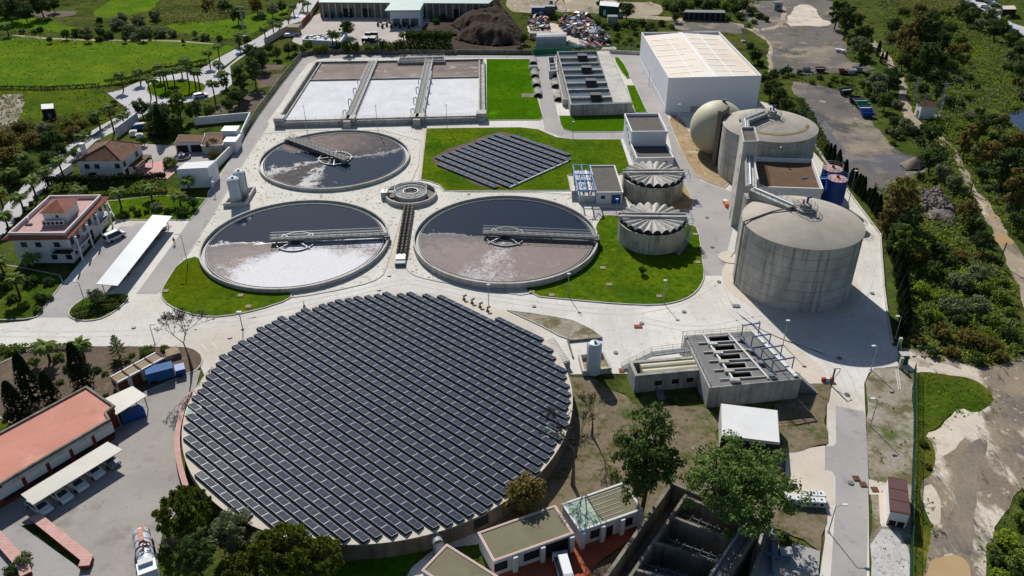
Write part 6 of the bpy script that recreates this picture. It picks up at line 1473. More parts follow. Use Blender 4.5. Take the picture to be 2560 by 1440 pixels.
pole('leaning wooden pole by the transformer hut', (2364, 335), (2371, 298)); pole('wooden pole on the bend of the dirt track', (2425, 482), (2436, 450)); pole('wooden pole beside the big muddy puddle', (2498, 660), (2513, 605)); pole('grey wooden pole deep in the green scrub', (2510, 850), (2525, 800))
mound('rubble_heap', 'heap of grey rubble stones beside the eucalyptus trees', 'heap', [(2292, 490), (2320, 470), (2345, 480), (2382, 512), (2395, 540), (2385, 566), (2350, 556), (2318, 555), (2300, 525)], 1.2, 'stone', .7, .7)
random.seed(11); b = MB(); hp = [P(u, v) for u, v in ((2300, 488), (2345, 482), (2385, 535), (2345, 552), (2306, 530))]
for k in range(420):
    q = hp[0].lerp(hp[1], random.random()).lerp(hp[4].lerp(hp[2], random.random()), random.random()); e_ = Euler((random.random() * 3, random.random() * 3, random.random() * 3)).to_matrix(); s_ = random.uniform(.2, .5)
    b.obox((q.x, q.y, 1.0 + random.random() * .5), e_ @ Vector((s_, 0, 0)), e_ @ Vector((0, s_ * .8, 0)), e_ @ Vector((0, 0, s_ * .7)))
tag(b.build('rubble', M['stone']), 'loose grey stones covering the rubble heap', 'stones', None, 'stuff')
# skips and bins on the grey lots
def skip(u, v, m, lab, s=1.0, rz=0, fill=None):
    p = P(u, v); t = thing('waste_skip', lab, 'skip', p, 'waste skips on the grey lots'); c, q = math.cos(rz), math.sin(rz)
    def w3(x, y, z): return (p.x + (c * x - q * y) * s, p.y + (q * x + c * y) * s, z * s)
    lo = [(-1.2, -.8), (1.2, -.8), (1.2, .8), (-1.2, .8)]; hi = [(-2.0, -1.05), (2.0, -1.05), (2.0, 1.05), (-2.0, 1.05)]
    b = MB()
    for i in range(4): j = (i + 1) % 4; b.face([w3(*lo[i], .1), w3(*lo[j], .1), w3(*hi[j], 1.6), w3(*hi[i], 1.6)])
    b.face([w3(*x, .12) for x in lo]); b.build('body', M[m], t); b = MB()
    for i in range(4): j = (i + 1) % 4; b.beam(w3(*hi[i], 1.62), w3(*hi[j], 1.62), .12, .14)
    b.build('rim', M[m], t)
    if fill: MB().face([w3(*(Vector(x) * .9), 1.3) for x in hi]).build('load', M[fill], t)
for a_ in ((2166, 292, 'blue', 'blue waste skip closest of the row on the grey lot'), (2160, 280, 'blue_light', 'blue waste skip full of white bags', 1, 0, 'white'), (2155, 270, 'green_paint', 'green waste skip in the row on the grey lot'), (2148, 262, 'galv_dark', 'grey waste skip behind the green one', 1, 0, 'conc'), (2135, 255, 'car_dark', 'dark waste skip at the far end of the row'), (2113, 236, 'car_dark', 'black skip with grey load standing apart at the lot edge', 1.1, .3, 'galv'), (2014, 292, 'blue', 'blue skip half hidden behind the rear digester dome', 1, .3), (2015, 178, 'galv', 'pale grey skip on the upper lot among weeds', .8), (2050, 180, 'wood', 'brown and white skip on the upper lot', .9, 0, 'white'), (2108, 184, 'rust', 'rusty brown skip beside two white trailers', .9), (2125, 184, 'car_white', 'white trailer among rusty scrap on the upper lot', .9, .2), (2140, 178, 'conc', 'pale trailer farthest along the upper lot edge', .9)): skip(*a_)
for k, (u, v) in enumerate(((2093, 130), (2100, 131), (2107, 133))):
    p = P(u, v); t = thing('white_drum', f'{["white drum leftmost of three", "white drum in the middle of three", "white drum rightmost of three"][k]} on the upper grey lot', 'drum', p, 'white drums'); MB().lathe(p.xy, [(.7, 0), (.8, .6), (.7, 1.2), (.01, 1.25)], 14).build('body', M['white'], t, True); MB().ring(p.xy, .84, .74, .55, .68, 14).build('hoop', M['galv'], t)
p = P(1942, 24); t = thing('weigh_hut', 'small grey blue hut at the end of the lot ramp', 'hut', p); MB().box(p.x, p.y, 0, 3.4, 3, 3.2).build('wall', M['galv'], t); MB().box(p.x, p.y, 3.2, 3.8, 3.4, .2).build('roof', M['galv_dark'], t); MB().box(p.x, p.y - 1.5, 1.2, 1.6, .1, 1.2).build('window', M['glass'], t)
t, xy = bld('roadside_canopy', 'beige canopy roof beside the street of parked cars', 'canopy', [(2508, 24), (2542, 24), (2536, 14), (2504, 15)], 3.2, 'dark', 'beige', drop=0)
for o in list(t.children):
    if o.name.startswith('roof'): o.location.z += .1
# ================= vehicles
def car(u, v, rz, paint_, lab, s=1.0, van=False, z=0, group='parked cars'):
    p = P(u, v, z); t = thing('parked_car' if not van else 'parked_van', lab, 'car' if not van else 'van', p, group); c, q = math.cos(rz), math.sin(rz)
    def w3(x, y, z_): return (p.x + (c * x - q * y) * s, p.y + (q * x + c * y) * s, z_ * s + z)
    H = 1.95 if van else 1.45
    prof = [(-2.1, .35), (-2.15, .8), (-1.95, 1.0), (-1.75, H - .05), (-1.2, H), (.4, H), (1.25, .98), (2.0, .85), (2.15, .6), (2.1, .35)] if not van else [(-2.2, .35), (-2.25, 1.0), (-2.1, H - .1), (-1.8, H), (.9, H), (1.6, 1.15), (2.2, 1.0), (2.3, .6), (2.2, .35)]
    b = MB(); n = len(prof)
    def wd(z_): return .86 if z_ < 1.02 else .86 - .18 * (z_ - 1.0) / .5
    L = [w3(x, wd(z_), z_) for x, z_ in prof]; Rr = [w3(x, -wd(z_), z_) for x, z_ in prof]
    for i in range(n): j = (i + 1) % n; b.face([L[i], L[j], Rr[j], Rr[i]])
    b.face(L); b.face(Rr[::-1]); b.build('body', M[paint_], t)
    g = MB(); e_ = .02
    wz0, wz1 = 1.02, H - .12
    xs0, xs1, xt0, xt1 = (-1.75, 1.0, -1.6, .4) if not van else (-1.9, 1.4, -1.8, .85)
    for sg in (1, -1): g.face([w3(xs0, sg * (wd(wz0) + e_), wz0), w3(xs1, sg * (wd(wz0) + e_), wz0), w3(xt1, sg * (wd(wz1) + e_), wz1), w3(xt0, sg * (wd(wz1) + e_), wz1)])
    a, d = prof[5 if not van else 4], prof[6 if not van else 5]
    g.face([w3(d[0] - .06, .7, d[1] + .08), w3(d[0] - .06, -.7, d[1] + .08), w3(a[0] + .12, -.6, a[1] - .02), w3(a[0] + .12, .6, a[1] - .02)])
    a, d = prof[3 if not van else 2], prof[2 if not van else 1]
    g.face([w3(d[0] - .04, .68, d[1] + .05), w3(d[0] - .04, -.68, d[1] + .05), w3(a[0] - .04, -.6, a[1] - .1), w3(a[0] - .04, .6, a[1] - .1)])
    g.build('window', M['glass'], t)
    for x in (-1.3, 1.3):
        for y in (-.82, .82): MB().tube(w3(x, y - .1, .33), w3(x, y + .1, .33), .33 * s, 12).build('wheel', M['rubber'], t)
    for y in (-.6, .6): o = w3(2.12 if not van else 2.26, y, .68); MB().box(o[0], o[1], o[2] - .08, .16, .16, .14).build('headlight', M['white'], t)
    return t
car(288, 598, 1.0, 'car_white', 'white people carrier parked alone in front of the offices', 1.05, True)
F_ = (P(430, 540, 0) - P(240, 710, 0)); fr = math.atan2(F_.y, F_.x)
for k, (s_, m, lab) in enumerate(((.3, 'car_dark', 'dark car under the long carport nearest the road'), (.5, 'car_grey', 'grey car in the middle of the long carport'), (.66, 'car_red', 'red car under the long carport'), (.78, 'car_grey', 'silver car under the far end of the long carport'), (.12, 'car_red', 'dark red car under the near end of the long carport'))):
    q = P(262, 712).lerp(P(404, 540), s_); p = q; c_ = car(1280, 720, fr - 1.57, m, lab); c_.location = (p.x + 1.5, p.y, 0)
c_ = [P(u, v) for u, v in ((115, 1282), (166, 1252), (205, 1224), (246, 1192), (284, 1166))]
br_ = (P(284, 1166) - P(115, 1282)); ba = math.atan2(br_.y, br_.x)
for k, q in enumerate(c_): o = car(1280, 720, ba - 1.57, 'car_white' if k < 4 else 'car_grey', ['white car under the brick building carport, closest to the ramp', 'white car second from the ramp under the brick building carport', 'white car third from the ramp under the brick building carport', 'white car fourth from the ramp under the brick building carport', 'grey car under the brick building carport, farthest from the ramp'][k]); o.location = q + Vector((-math.sin(ba), math.cos(ba), 0)) * 1.3
car(735, 88, .3, 'car_white', 'white car parked by the gatehouse of the waste yard'); car(723, 92, .3, 'car_white', 'white car beside the other by the waste yard gatehouse', .95)
car(943, 33, 1.4, 'car_white', 'white car beside the red container in front of the depot', 1.1); car(502, 244, .6, 'car_white', 'white car on the lower side of the roundabout', 1.1)
random.seed(9)
for k, (u, v) in enumerate(((2405, 6), (2428, 14), (2450, 4), (2462, 20), (2474, 7), (2488, 16), (2446, 30), (2484, 46), (2500, 34), (2530, 80))): car(u, v, random.uniform(-.3, .3) - .5, ['car_white', 'car_grey', 'car_dark', 'car_white'][k % 4], f'{["white", "grey", "dark", "white"][k % 4]} car parked on the far street, {ordn(k + 1)} along from the back', 1.0)
def lorry(u, v, rz, lab, m='car_dark'):
    p = P(u, v); t = thing('lorry', lab, 'truck', p, 'dark trucks in the waste yard'); c, q = math.cos(rz), math.sin(rz)
    def bx(x, y, z_, sx, sy, sz, nm, m_): MB().box(p.x + c * x - q * y, p.y + q * x + c * y, z_, sx, sy, sz, rz).build(nm, M[m_], t)
    bx(-1.2, 0, 1.0, 4.6, 2.4, 1.2, 'bed', m); bx(2.2, 0, .7, 1.9, 2.3, 2.3, 'cab', m); bx(2.3, 0, 2.0, 1.95, 2.1, .7, 'window', 'glass')
    for x in (-2.4, 2.2):
        for y in (-1.1, 1.1): a = Vector((p.x + c * x - q * (y - .15), p.y + q * x + c * (y - .15), .5)); d = Vector((p.x + c * x - q * (y + .15), p.y + q * x + c * (y + .15), .5)); MB().tube(a, d, .5, 12).build('wheel', M['rubber'], t)
lorry(918, 104, 1.45, 'dark tipper truck without load in the waste yard'); lorry(935, 103, 1.5, 'taller dark truck next to the tipper in the waste yard')
# vacuum tanker, lower left
p = P(369, 1398); d_ = P(376, 1440) - P(358, 1345); rz = math.atan2(d_.y, d_.x); t = thing('tanker_truck', 'white vacuum tanker truck with hoses and red markings on the yard', 'truck', p); c, q = math.cos(rz), math.sin(rz)
def T(x, y, z_): return Vector((p.x + c * x - q * y, p.y + q * x + c * y, z_))
MB().tube(T(-3.0, 0, 2.0), T(2.6, 0, 2.0), 1.08, 24).build('tank', M['tank_white'], t, True); 
for x in (-2.3, -1.0, .4, 1.7): MB().tube(T(x, 0, 2.0), T(x + .14, 0, 2.0), 1.13, 24).build('band', M['galv'], t)
MB().obox(T(-1.6, 0, 3.08), T(1.1, 0, 0) - T(0, 0, 0), T(0, .35, 0) - T(0, 0, 0), Vector((0, 0, .03))).obox(T(-2.7, .2, 3.0), T(.35, 0, 0) - T(0, 0, 0), T(0, .4, 0) - T(0, 0, 0), Vector((0, 0, .06))).build('red_marking', M['pink_roof'], t)
b = MB()
for k in range(9): b.box(*T(-3.1 + random.uniform(-.3, .3), random.uniform(-1, 1), 0).xy, 1.0 + random.random(), .5, .5, random.uniform(.3, 1.0), rz)
b.build('rear_pump', M['galv_dark'], t); b = MB()
for k in range(3): y0 = random.uniform(-.6, .6); b.path([T(.2 + k * .5 + .5 * math.cos(a_), y0 + .5 * math.sin(a_), 3.15 + .08 * k) for a_ in [i * .7 for i in range(8)]], .09, 5)
b.build('hose', M['wood'], t)
MB().box(*T(0, 0, 0).xy, .6, 7.6, 1.9, .4, rz).build('chassis', M['galv_dark'], t); MB().box(*T(4.1, 0, 0).xy, .8, 2.0, 2.3, 2.2, rz).build('cab', M['car_white'], t); MB().box(*T(3.4, 0, 0).xy, 2.9, .9, 1.7, .5, rz).build('cab_spoiler', M['white'], t)
for x in (-2.2, -1.0, 3.9):
    for y in (-1.0, 1.0): MB().tube(T(x, y - .18, .5), T(x, y + .18, .5), .5, 14).build('wheel', M['rubber'], t)
o = car(1410, 1430, 1.75, 'car_white', 'white delivery van with an open side door in front of the garage opening', 1.15, True); q = P(1388, 1408); MB().box(q.x, q.y, .5, .9, .1, 1.4, .3).build('door', M['car_white'], o)
t = None
# IBC tanks
ib = None
for k, (u, v, lab) in enumerate(((2012, 1262, 'front row, farthest from the road'), (2031, 1263, 'front row, middle'), (2050, 1264, 'front row, beside the road'), (2014, 1246, 'rear row, farthest from the road'), (2031, 1247, 'rear row, middle'), (2048, 1248, 'rear row, beside the road'), (1992, 1258, 'front row, shaded by the big tree'), (1972, 1256, 'front row, half hidden by leaves'))):
    p = P(u, v); L_ = 'white caged liquid container, ' + lab
    if ib is None:
        t = thing('liquid_container', L_, 'container', p, 'white liquid containers'); MB().box(p.x, p.y, .15, 1.15, 1.05, 1.05).build('bottle', M['white'], t); b = MB(); b.box(p.x, p.y, 0, 1.25, 1.15, .14)
        for x in (-.6, 0, .6):
            for y in (-.56, .56): b.box(p.x + x, p.y + y, .1, .04, .04, 1.12)
        for z_ in (.4, .8, 1.2): b.box(p.x, p.y - .57, z_, 1.25, .03, .04)
        b.build('cage', M['galv'], t); MB().lathe(p.xy, [(.14, 1.2), (.14, 1.28), (.01, 1.28)], 12).build('cap', M['dark'], t); MB().box(p.x, p.y - .58, .55, .5, .02, .35).build('label_plate', M['dark'], t); ib = t
    else: dup(ib, p, random.uniform(-.05, .05), L_)
# ================= lamps, people, small things
def lamp(base, top, lab, arm=None):
    p = P(*base); h = HT(base, top); t = thing('street_lamp', lab, 'street lamp', p, 'street lamps in the plant')
    MB().tube(p, p + Vector((0, 0, h)), .085, 7, .06).build('pole', M['galv'], t); MB().box(p.x, p.y, 0, .45, .45, .15).build('base', M['conc'], t)
    q = p + Vector((0, 0, h))
    if arm: e_ = q + Vector((arm[0], arm[1], .15)); MB().tube(q, e_, .05, 6).build('arm', M['galv'], t)
    else: e_ = q
    MB().box(e_.x, e_.y, e_.z - .02, .65, .35, .16).build('lamp_head', M['white'], t)
for a_ in (((2071, 1331), (2090, 1266), 'arm street lamp on the kerb of the lower side road', (1.2, .1)), ((2175, 1067), (2189, 998), 'street lamp in the stony verge beside the green fence', (-.8, .1)), ((2177, 926), (2190, 866), 'street lamp at the corner opposite the sliding gate', (-.7, 0)), ((1957, 863), (1970, 802), 'street lamp behind the blue gantries of the pump station'), ((2238, 845), (2250, 792), 'street lamp at the edge of the big digester shadow', (-.7, 0)), ((1420, 740), (1420, 685), 'street lamp on the lawn below the brown-watered clarifier'), ((1657, 757), (1659, 701), 'street lamp near the rounded corner of the big lawn'), ((1701, 886), (1707, 828), 'street lamp behind the screening tank stair'), ((1540, 540), (1541, 498), 'street lamp in front of the blower house'), ((470, 661), (458, 587), 'arm street lamp beside the foamy clarifier lawn', (-.9, .2)), ((388, 862), (376, 813), 'street lamp beside the leafless tree', (.6, .1)), ((210, 748), (194, 707), 'street lamp by the island shrub bed', (-.6, 0)), ((768, 330), (757, 265), 'street lamp in front of the foam basin nearest the fence'), ((945, 330), (938, 263), 'street lamp in front of the middle foam basin'), ((1118, 322), (1116, 262), 'street lamp in front of the foam basin beside the lawn'), ((1432, 346), (1433, 305), 'street lamp on the lawn bend before the settling tank'), ((1692, 325), (1697, 261), 'street lamp by the gas holder and the warehouse'), ((1655, 262), (1657, 227), 'street lamp against the sunlit warehouse side, nearer one', (-.9, 0)), ((1622, 215), (1623, 177), 'street lamp against the sunlit warehouse side, farther one', (-.9, 0)), ((538, 484), (534, 455), 'short street lamp beside the white flat shed'), ((1222, 770), (1222, 712), 'street lamp at the top of the round roof'), ((2118, 520), (2124, 425), 'street lamp beside the blue tanks')): lamp(*a_)
p = P(607, 824); h = 3.7; t = thing('sign_post', 'dark post with a white box on top at the road bend by the lawn', 'post', p); MB().tube(p, p + Vector((0, 0, h)), .09, 6).build('post', M['galv_dark'], t); MB().box(p.x, p.y, h, .9, .5, .35).build('head', M['white'], t); MB().box(p.x, p.y, 0, .5, .5, .3).build('base', M['galv_dark'], t)
p = P(2077, 964); t = thing('height_gauge', 'brown post with bent loop bar at the side road entrance', 'gauge', p); b = MB(); b.beam(p, p + Vector((0, 0, 3.6)), .22, .22); b.build('post', M['wood'], t); MB().path([p + Vector((0, 0, 1.2)), p + Vector((1.0, .2, 2.8)), p + Vector((.95, .2, 3.5)), p + Vector((0, 0, 3.6))], .06, 6).build('loop', M['galv_dark'], t)
p = P(2068, 954); t = thing('barrier', 'red and white plastic barrier at the foot of the brown post', 'barrier', p)
for k in range(3): MB().box(p.x - .7 + k * .7, p.y, 0, .65, .45, .8).build('block', M['red'] if k != 1 else M['white'], t)
p = P(761, 768); t = thing('traffic_post', 'small dark marker post on the kerb beside the solar roof', 'post', p); MB().lathe(p.xy, [(.35, 0), (.3, .1), (.12, .5), (.05, 1.3), (.01, 1.35)], 10).build('cone', M['galv_dark'], t); MB().box(p.x, p.y, 0, .7, .7, .06).build('base', M['rubber'], t)
p = P(1806, 516); t = thing('orange_skid', 'orange pump skid at the foot of the white stair tower', 'pump', p); MB().box(p.x + 1, p.y, .1, 1.0, 1.8, .9).build('body', M['orange'], t); MB().tube((p.x + 1, p.y + 2, .1), (p.x + 1, p.y + 2, .7), .6, 14).build('drum', M['white'], t)
def person(u, v, rz, top, legs, lab):
    p = P(u, v); me = bpy.data.meshes.new('person'); J = [(0, 0, .92, .15), (0, 0, 1.2, .16), (0, 0, 1.44, .15), (0, 0, 1.53, .06), (0, 0, 1.66, .1), (0, 0, 1.74, .08), (.1, 0, .88, .1), (.12, .05, .48, .07), (.12, -.02, .08, .05), (.12, .12, .05, .045), (-.1, 0, .88, .1), (-.13, -.06, .48, .07), (-.13, -.12, .08, .05), (-.13, .02, .05, .045), (.2, 0, 1.42, .07), (.27, .03, 1.14, .05), (.27, .14, .92, .04), (-.2, 0, 1.42, .07), (-.27, -.02, 1.14, .05), (-.26, .1, .92, .04)]
    E_ = [(0, 1), (1, 2), (2, 3), (3, 4), (4, 5), (0, 6), (6, 7), (7, 8), (8, 9), (0, 10), (10, 11), (11, 12), (12, 13), (2, 14), (14, 15), (15, 16), (2, 17), (17, 18), (18, 19)]
    me.from_pydata([j[:3] for j in J], E_, []); o = bpy.data.objects.new('person', me); col.objects.link(o); o.location = p; o.rotation_euler = (0, 0, rz); ORG[o.name] = p
    sk = o.modifiers.new('skin', 'SKIN'); o.modifiers.new('sub', 'SUBSURF').levels = 1; o.modifiers['sub'].render_levels = 1
    for i, j in enumerate(J): me.skin_vertices[0].data[i].radius = (j[3], j[3] * .8)
    me.skin_vertices[0].data[0].use_root = True; me.materials.append(M[legs]); tag(o, lab, 'person')
    b = MB(); b.lathe((0, 0), [(.19, .88), (.2, 1.2), (.22, 1.42), (.1, 1.52)], 12); m2 = b.mesh('jacket', M[top], True); q = bpy.data.objects.new('jacket', m2); col.objects.link(q); q.parent = o
    m3 = MB().lathe((0, 0), [(.125, 1.66), (.13, 1.74), (.08, 1.83), (.01, 1.85)], 12).mesh('hair', M['dark'], True); q = bpy.data.objects.new('hair', m3); col.objects.link(q); q.parent = o
person(437, 611, .4, 'hivis', 'cloth_dark', 'person in orange vest walking along the fence road past the carport')
person(1604, 524, 1.2, 'cloth_dark', 'cloth_dark', 'person in dark clothes standing on the kerb before the tan-soil silo')
# small covers and manholes in roads and lawns
random.seed(21)
cv = None
for k, (u, v, lab) in enumerate(((335, 820, 'on the white road opposite the storerooms'), (575, 845, 'in the white road bend by the solar roof'), (1335, 767, 'on the white road above the weedy bed'), (1710, 781, 'on the white road below the digester'), (1841, 768, 'in front of the digester apron'), (1604, 810, 'middle of the white junction'), (1539, 883, 'in front of the upright tank'), (2098, 897, 'at the rim of the big shadow'), (2117, 988, 'on the side road beside the brown post'), (2126, 1209, 'on the side road by the container cabin'), (1797, 706, 'where grey road meets white road'), (1767, 545, 'on the grey road beside the silo lawn'), (2180, 735, 'on the outer digester road'), (948, 726, 'at the kerb of the foamy clarifier'), (1780, 619, 'on the grey road by the digester'), (973, 690, 'on the beige path end'))):
    p = P(u, v); z_ = .26
    if cv is None:
        t = tag(MB().lathe(p.xy, [(.42, .15), (.42, z_), (.01, z_ + .01)], 18).build('manhole_cover', M['galv_dark']), 'round grey manhole cover ' + lab, 'manhole', 'round manhole covers'); cv = t
    else: d_ = cv.copy(); col.objects.link(d_); d_.location = (p.x, p.y, cv.location.z); d_['label'] = 'round grey manhole cover ' + lab
for k, (u, v, m, lab) in enumerate(((1595, 818, 'rust', 'reddish drain cover slab in the white junction'), (1840, 766.5, 'galv_dark', 'dark rectangular grate below the big digester'), (2140, 1198, 'wood', 'brown square cover on the lower side road, farther one'), (2157, 1213, 'wood', 'brown square cover on the lower side road by the kerb'), (2186, 1226, 'wood', 'brown square cover on the cabin path'), (1554, 928, 'rust', 'small reddish cover beside the screening tank'), (172, 1, 'conc', 'x'))):
    if lab == 'x': continue
    p = P(u, v); tag(MB().box(p.x, p.y, .15, 1.5 if k < 2 else .95, .95, .12).build('drain_cover', M[m]), lab, 'drain cover')
cw = None
for k, (u, v, lab) in enumerate(((415, 730, 'at the corner of the lower clarifier lawn'), (602, 741, 'below the foamy clarifier'), (622, 769, 'at the lower lawn kerb'), (1330, 732, 'at the big lawn tip below the clarifier'), (1379, 740, 'near the big lawn edge'), (1648, 743, 'by the lawn lamp'), (1507, 672, 'in the middle of the big lawn'), (1562, 590, 'beside the silo on the lawn'), (1738, 588, 'beside the grey road on the lawn'), (1744, 658, 'at the big lawn road edge'), (1523, 714, 'in the yellowish part of the big lawn'), (1558, 546, 'at the top kerb of the big lawn'), (1700, 357, 'x'))):
    if lab == 'x': continue
    p = P(u, v)
    if cw is None: t = tag(MB().box(p.x, p.y, .1, 1.1, 1.0, .24).build('inspection_slab', M['tan_roof']), 'square pale inspection slab ' + lab, 'slab', 'inspection slabs in the lawns'); cw = t
    else: d_ = cw.copy(); col.objects.link(d_); d_.location = (p.x, p.y, cw.location.z); d_['label'] = 'square pale inspection slab ' + lab
# ================= vegetation
LM = [('big front digester', 2000, 690), ('rear digester', 1930, 400), ('warehouse', 1780, 190), ('white transformer hut', 2312, 296), ('rubble heap', 2345, 520), ('container cabin', 2245, 1290), ('sliding gate', 2247, 900), ('blue skips', 2160, 280), ('villa', 270, 430), ('office building', 150, 600), ('roundabout', 440, 222), ('field hut', 120, 275), ('white flat shed', 490, 450), ('foam basins', 950, 230), ('mulch heap', 1220, 80), ('junk yard', 1430, 80), ('teal-roofed hall', 1010, 40), ('gatehouse', 737, 84), ('dark long shed', 1760, 33), ('white-roofed hut', 1523, 22), ('settling tank', 1490, 200), ('brick building', 130, 1110), ('storeroom row', 350, 930), ('round solar roof', 930, 1050), ('mint-roofed cottage', 1500, 1300), ('open white shed', 1875, 1080), ('street canopy', 2522, 22), ('muddy puddle', 2502, 600), ('weighing hut', 1942, 24), ('pond', 2550, 300), ('long depot', 1000, 28), ('palm road', 120, 440), ('palm road mast', 612, 92), ('deep dark tank', 1700, 1330), ('twin white tanks', 595, 500), ('silo on the lawn', 1645, 600)]
LM = [(n, P(u, v)) for n, u, v in LM]
_used = set()
def autolabel(desc, p):
    c = sorted(LM, key=lambda l: (l[1] - p).length)[:3]
    for n, q in c:
        d = p - q; D_ = max(1, round(d.length))
        w_ = ('beyond' if d.y > 0 else 'in front of') if abs(d.y) > abs(d.x) else ('to the right of' if d.x > 0 else 'to the left of')
        s_ = f'{desc}, {D_} metres {w_} the {n}'
        if s_ not in _used: _used.add(s_); return s_
    s_ = f'{desc}, {d.length:.1f} metres {w_} the {n}'; _used.add(s_); return s_
def crown(seed, rx, rz, zc, clumps, per, leafs, flat=.0, shell=.55, cr=.42):
    rg = random.Random(seed); b = MB(); V = []
    for _ in range(clumps):
        while True:
            d = Vector((rg.uniform(-1, 1), rg.uniform(-1, 1), rg.uniform(-1, 1)))
            if .05 < d.length < 1: break
        d = d.normalized() * (shell + (1 - shell) * rg.random()) * rg.uniform(.75, 1.08)
        V.append((Vector((d.x * rx, d.y * rx, zc + d.z * rz)), rx * cr * rg.uniform(.55, 1.2)))
    for c, rr in V:
        for _ in range(per):
            d = Vector((rg.gauss(0, 1), rg.gauss(0, 1), rg.gauss(0, 1))).normalized() * rr * rg.random() ** .45
            p = c + d * Vector((1, 1, .75)) if False else c + Vector((d.x, d.y, d.z * .75))
            if p.z < .05: p.z = abs(p.z) + .05
            s_ = leafs * rg.uniform(.6, 1.3)
            n = (d.normalized() + Vector((rg.uniform(-1, 1), rg.uniform(-1, 1), rg.uniform(-.4, 1.2)))).normalized()
            x = n.orthogonal().normalized(); x = (Matrix.Rotation(rg.random() * 6.28, 3, n) @ x); y = n.cross(x) * .62
            b.face([p - x * s_, p - y * s_, p + x * s_, p + y * s_])
    return b
def trunk(seed, h, r, rx, zc, nb=7):
    rg = random.Random(seed); b = MB(); p = Vector((0, 0, 0)); q = Vector((rg.uniform(-.2, .2), rg.uniform(-.2, .2), h * .5)); e_ = Vector((rg.uniform(-.4, .4), rg.uniform(-.4, .4), h))
    b.tube(p, q, r, 8, r * .75, False); b.tube(q, e_, r * .75, 8, r * .35, False)
    for k in range(nb):
        a = rg.random() * 6.28; s_ = q.lerp(e_, rg.random() * .8); f_ = Vector((math.cos(a) * rx * .75, math.sin(a) * rx * .75, zc + rg.uniform(-.2, .5) * rx)); m_ = s_.lerp(f_, .5) + Vector((0, 0, .3)); b.tube(s_, m_, r * .4, 5, r * .25, False); b.tube(m_, f_, r * .25, 5, r * .08, False)
    return b
PROTO = {}
def proto(kind, mats, n, fn, tr=None, bark='bark'):
    for m in mats: PROTO[kind, m] = [(fn(i).mesh('crown', M[m]), tr(i).mesh('trunk', M[bark]) if tr else None) for i in range(n)]
# normal radius 1 crowns, scaled when planted
proto('round', ['leaf', 'leaf_dark', 'leaf_olive', 'leaf_brown'], 3, lambda i: crown(10 + i, .82, .75, 1.15, 34, 62, .085), lambda i: trunk(i, 1.1, .07, .7, 1.2))
proto('tall', ['leaf_dark', 'leaf_brown', 'leaf'], 2, lambda i: crown(30 + i, .8, 1.5, 2.0, 44, 60, .095, cr=.36), lambda i: trunk(40 + i, 2.2, .075, .6, 2.2, 10))
proto('bush', ['leaf', 'leaf_dark', 'leaf_olive', 'leaf_brown', 'leaf_yellow'], 3, lambda i: crown(50 + i, .85, .5, .48, 22, 56, .1))
proto('plane', ['leaf_light'], 1, lambda i: crown(70, .86, .6, 1.0, 190, 80, .024, shell=.3, cr=.15), lambda i: trunk(71, .9, .035, .7, 1.0, 16), 'bark_grey')
proto('pine', ['leaf_dark'], 1, lambda i: crown(75, .8, 1.35, 1.9, 130, 70, .042, shell=.3, cr=.22), lambda i: trunk(76, 2.0, .06, .5, 1.9, 12))
proto('olive', ['leaf_olive'], 1, lambda i: crown(77, .84, .7, .95, 70, 70, .045, cr=.26), lambda i: trunk(78, .9, .06, .6, 1.0))
def yucca(seed):
    rg = random.Random(seed); b = MB()
    for _ in range(95):
        while True:
            d = Vector((rg.uniform(-1, 1), rg.uniform(-1, 1), rg.uniform(-.5, 1)))
            if .3 < d.length < 1: break
        d = d.normalized() * rg.uniform(.6, .92); c = Vector((d.x * .9, d.y * .9, .75 + d.z * .62))
        for _ in range(30):
            n = (d + Vector((rg.gauss(0, .8), rg.gauss(0, .8), rg.gauss(.3, .8)))).normalized(); L_ = rg.uniform(.13, .21); s_ = n.orthogonal().normalized() * .034
            b.face([c - s_, c + s_, c + n * L_ * .7 + s_ * .9 + Vector((0, 0, -.005)), c + n * L_ + Vector((0, 0, -.04)), c + n * L_ * .7 - s_ * .9])
    return b
proto('yucca', ['leaf_yucca'], 2, lambda i: yucca(80 + i), lambda i: trunk(82 + i, .8, .06, .7, .9, 10))
def cypress(seed):
    rg = random.Random(seed); b = MB()
    for _ in range(1100):
        z_ = rg.random() ** .8; r_ = .17 * (1 - z_) ** .55 * (1 if z_ > .06 else .6) * rg.uniform(.7, 1.08) + .01; a = rg.random() * 6.28
        p = Vector((math.cos(a) * r_, math.sin(a) * r_, .03 + z_ * .95)); n = Vector((math.cos(a), math.sin(a), rg.uniform(-.2, .6))).normalized(); x = n.orthogonal().normalized(); x = Matrix.Rotation(rg.random() * 6.28, 3, n) @ x; y = n.cross(x) * .6; s_ = rg.uniform(.018, .038); b.face([p - x * s_, p - y * s_, p + x * s_, p + y * s_])
    return b
proto('cypress', ['leaf_cypress'], 2, lambda i: cypress(90 + i), lambda i: MB().tube((0, 0, 0), (0, 0, .85), .03, 6, .01))
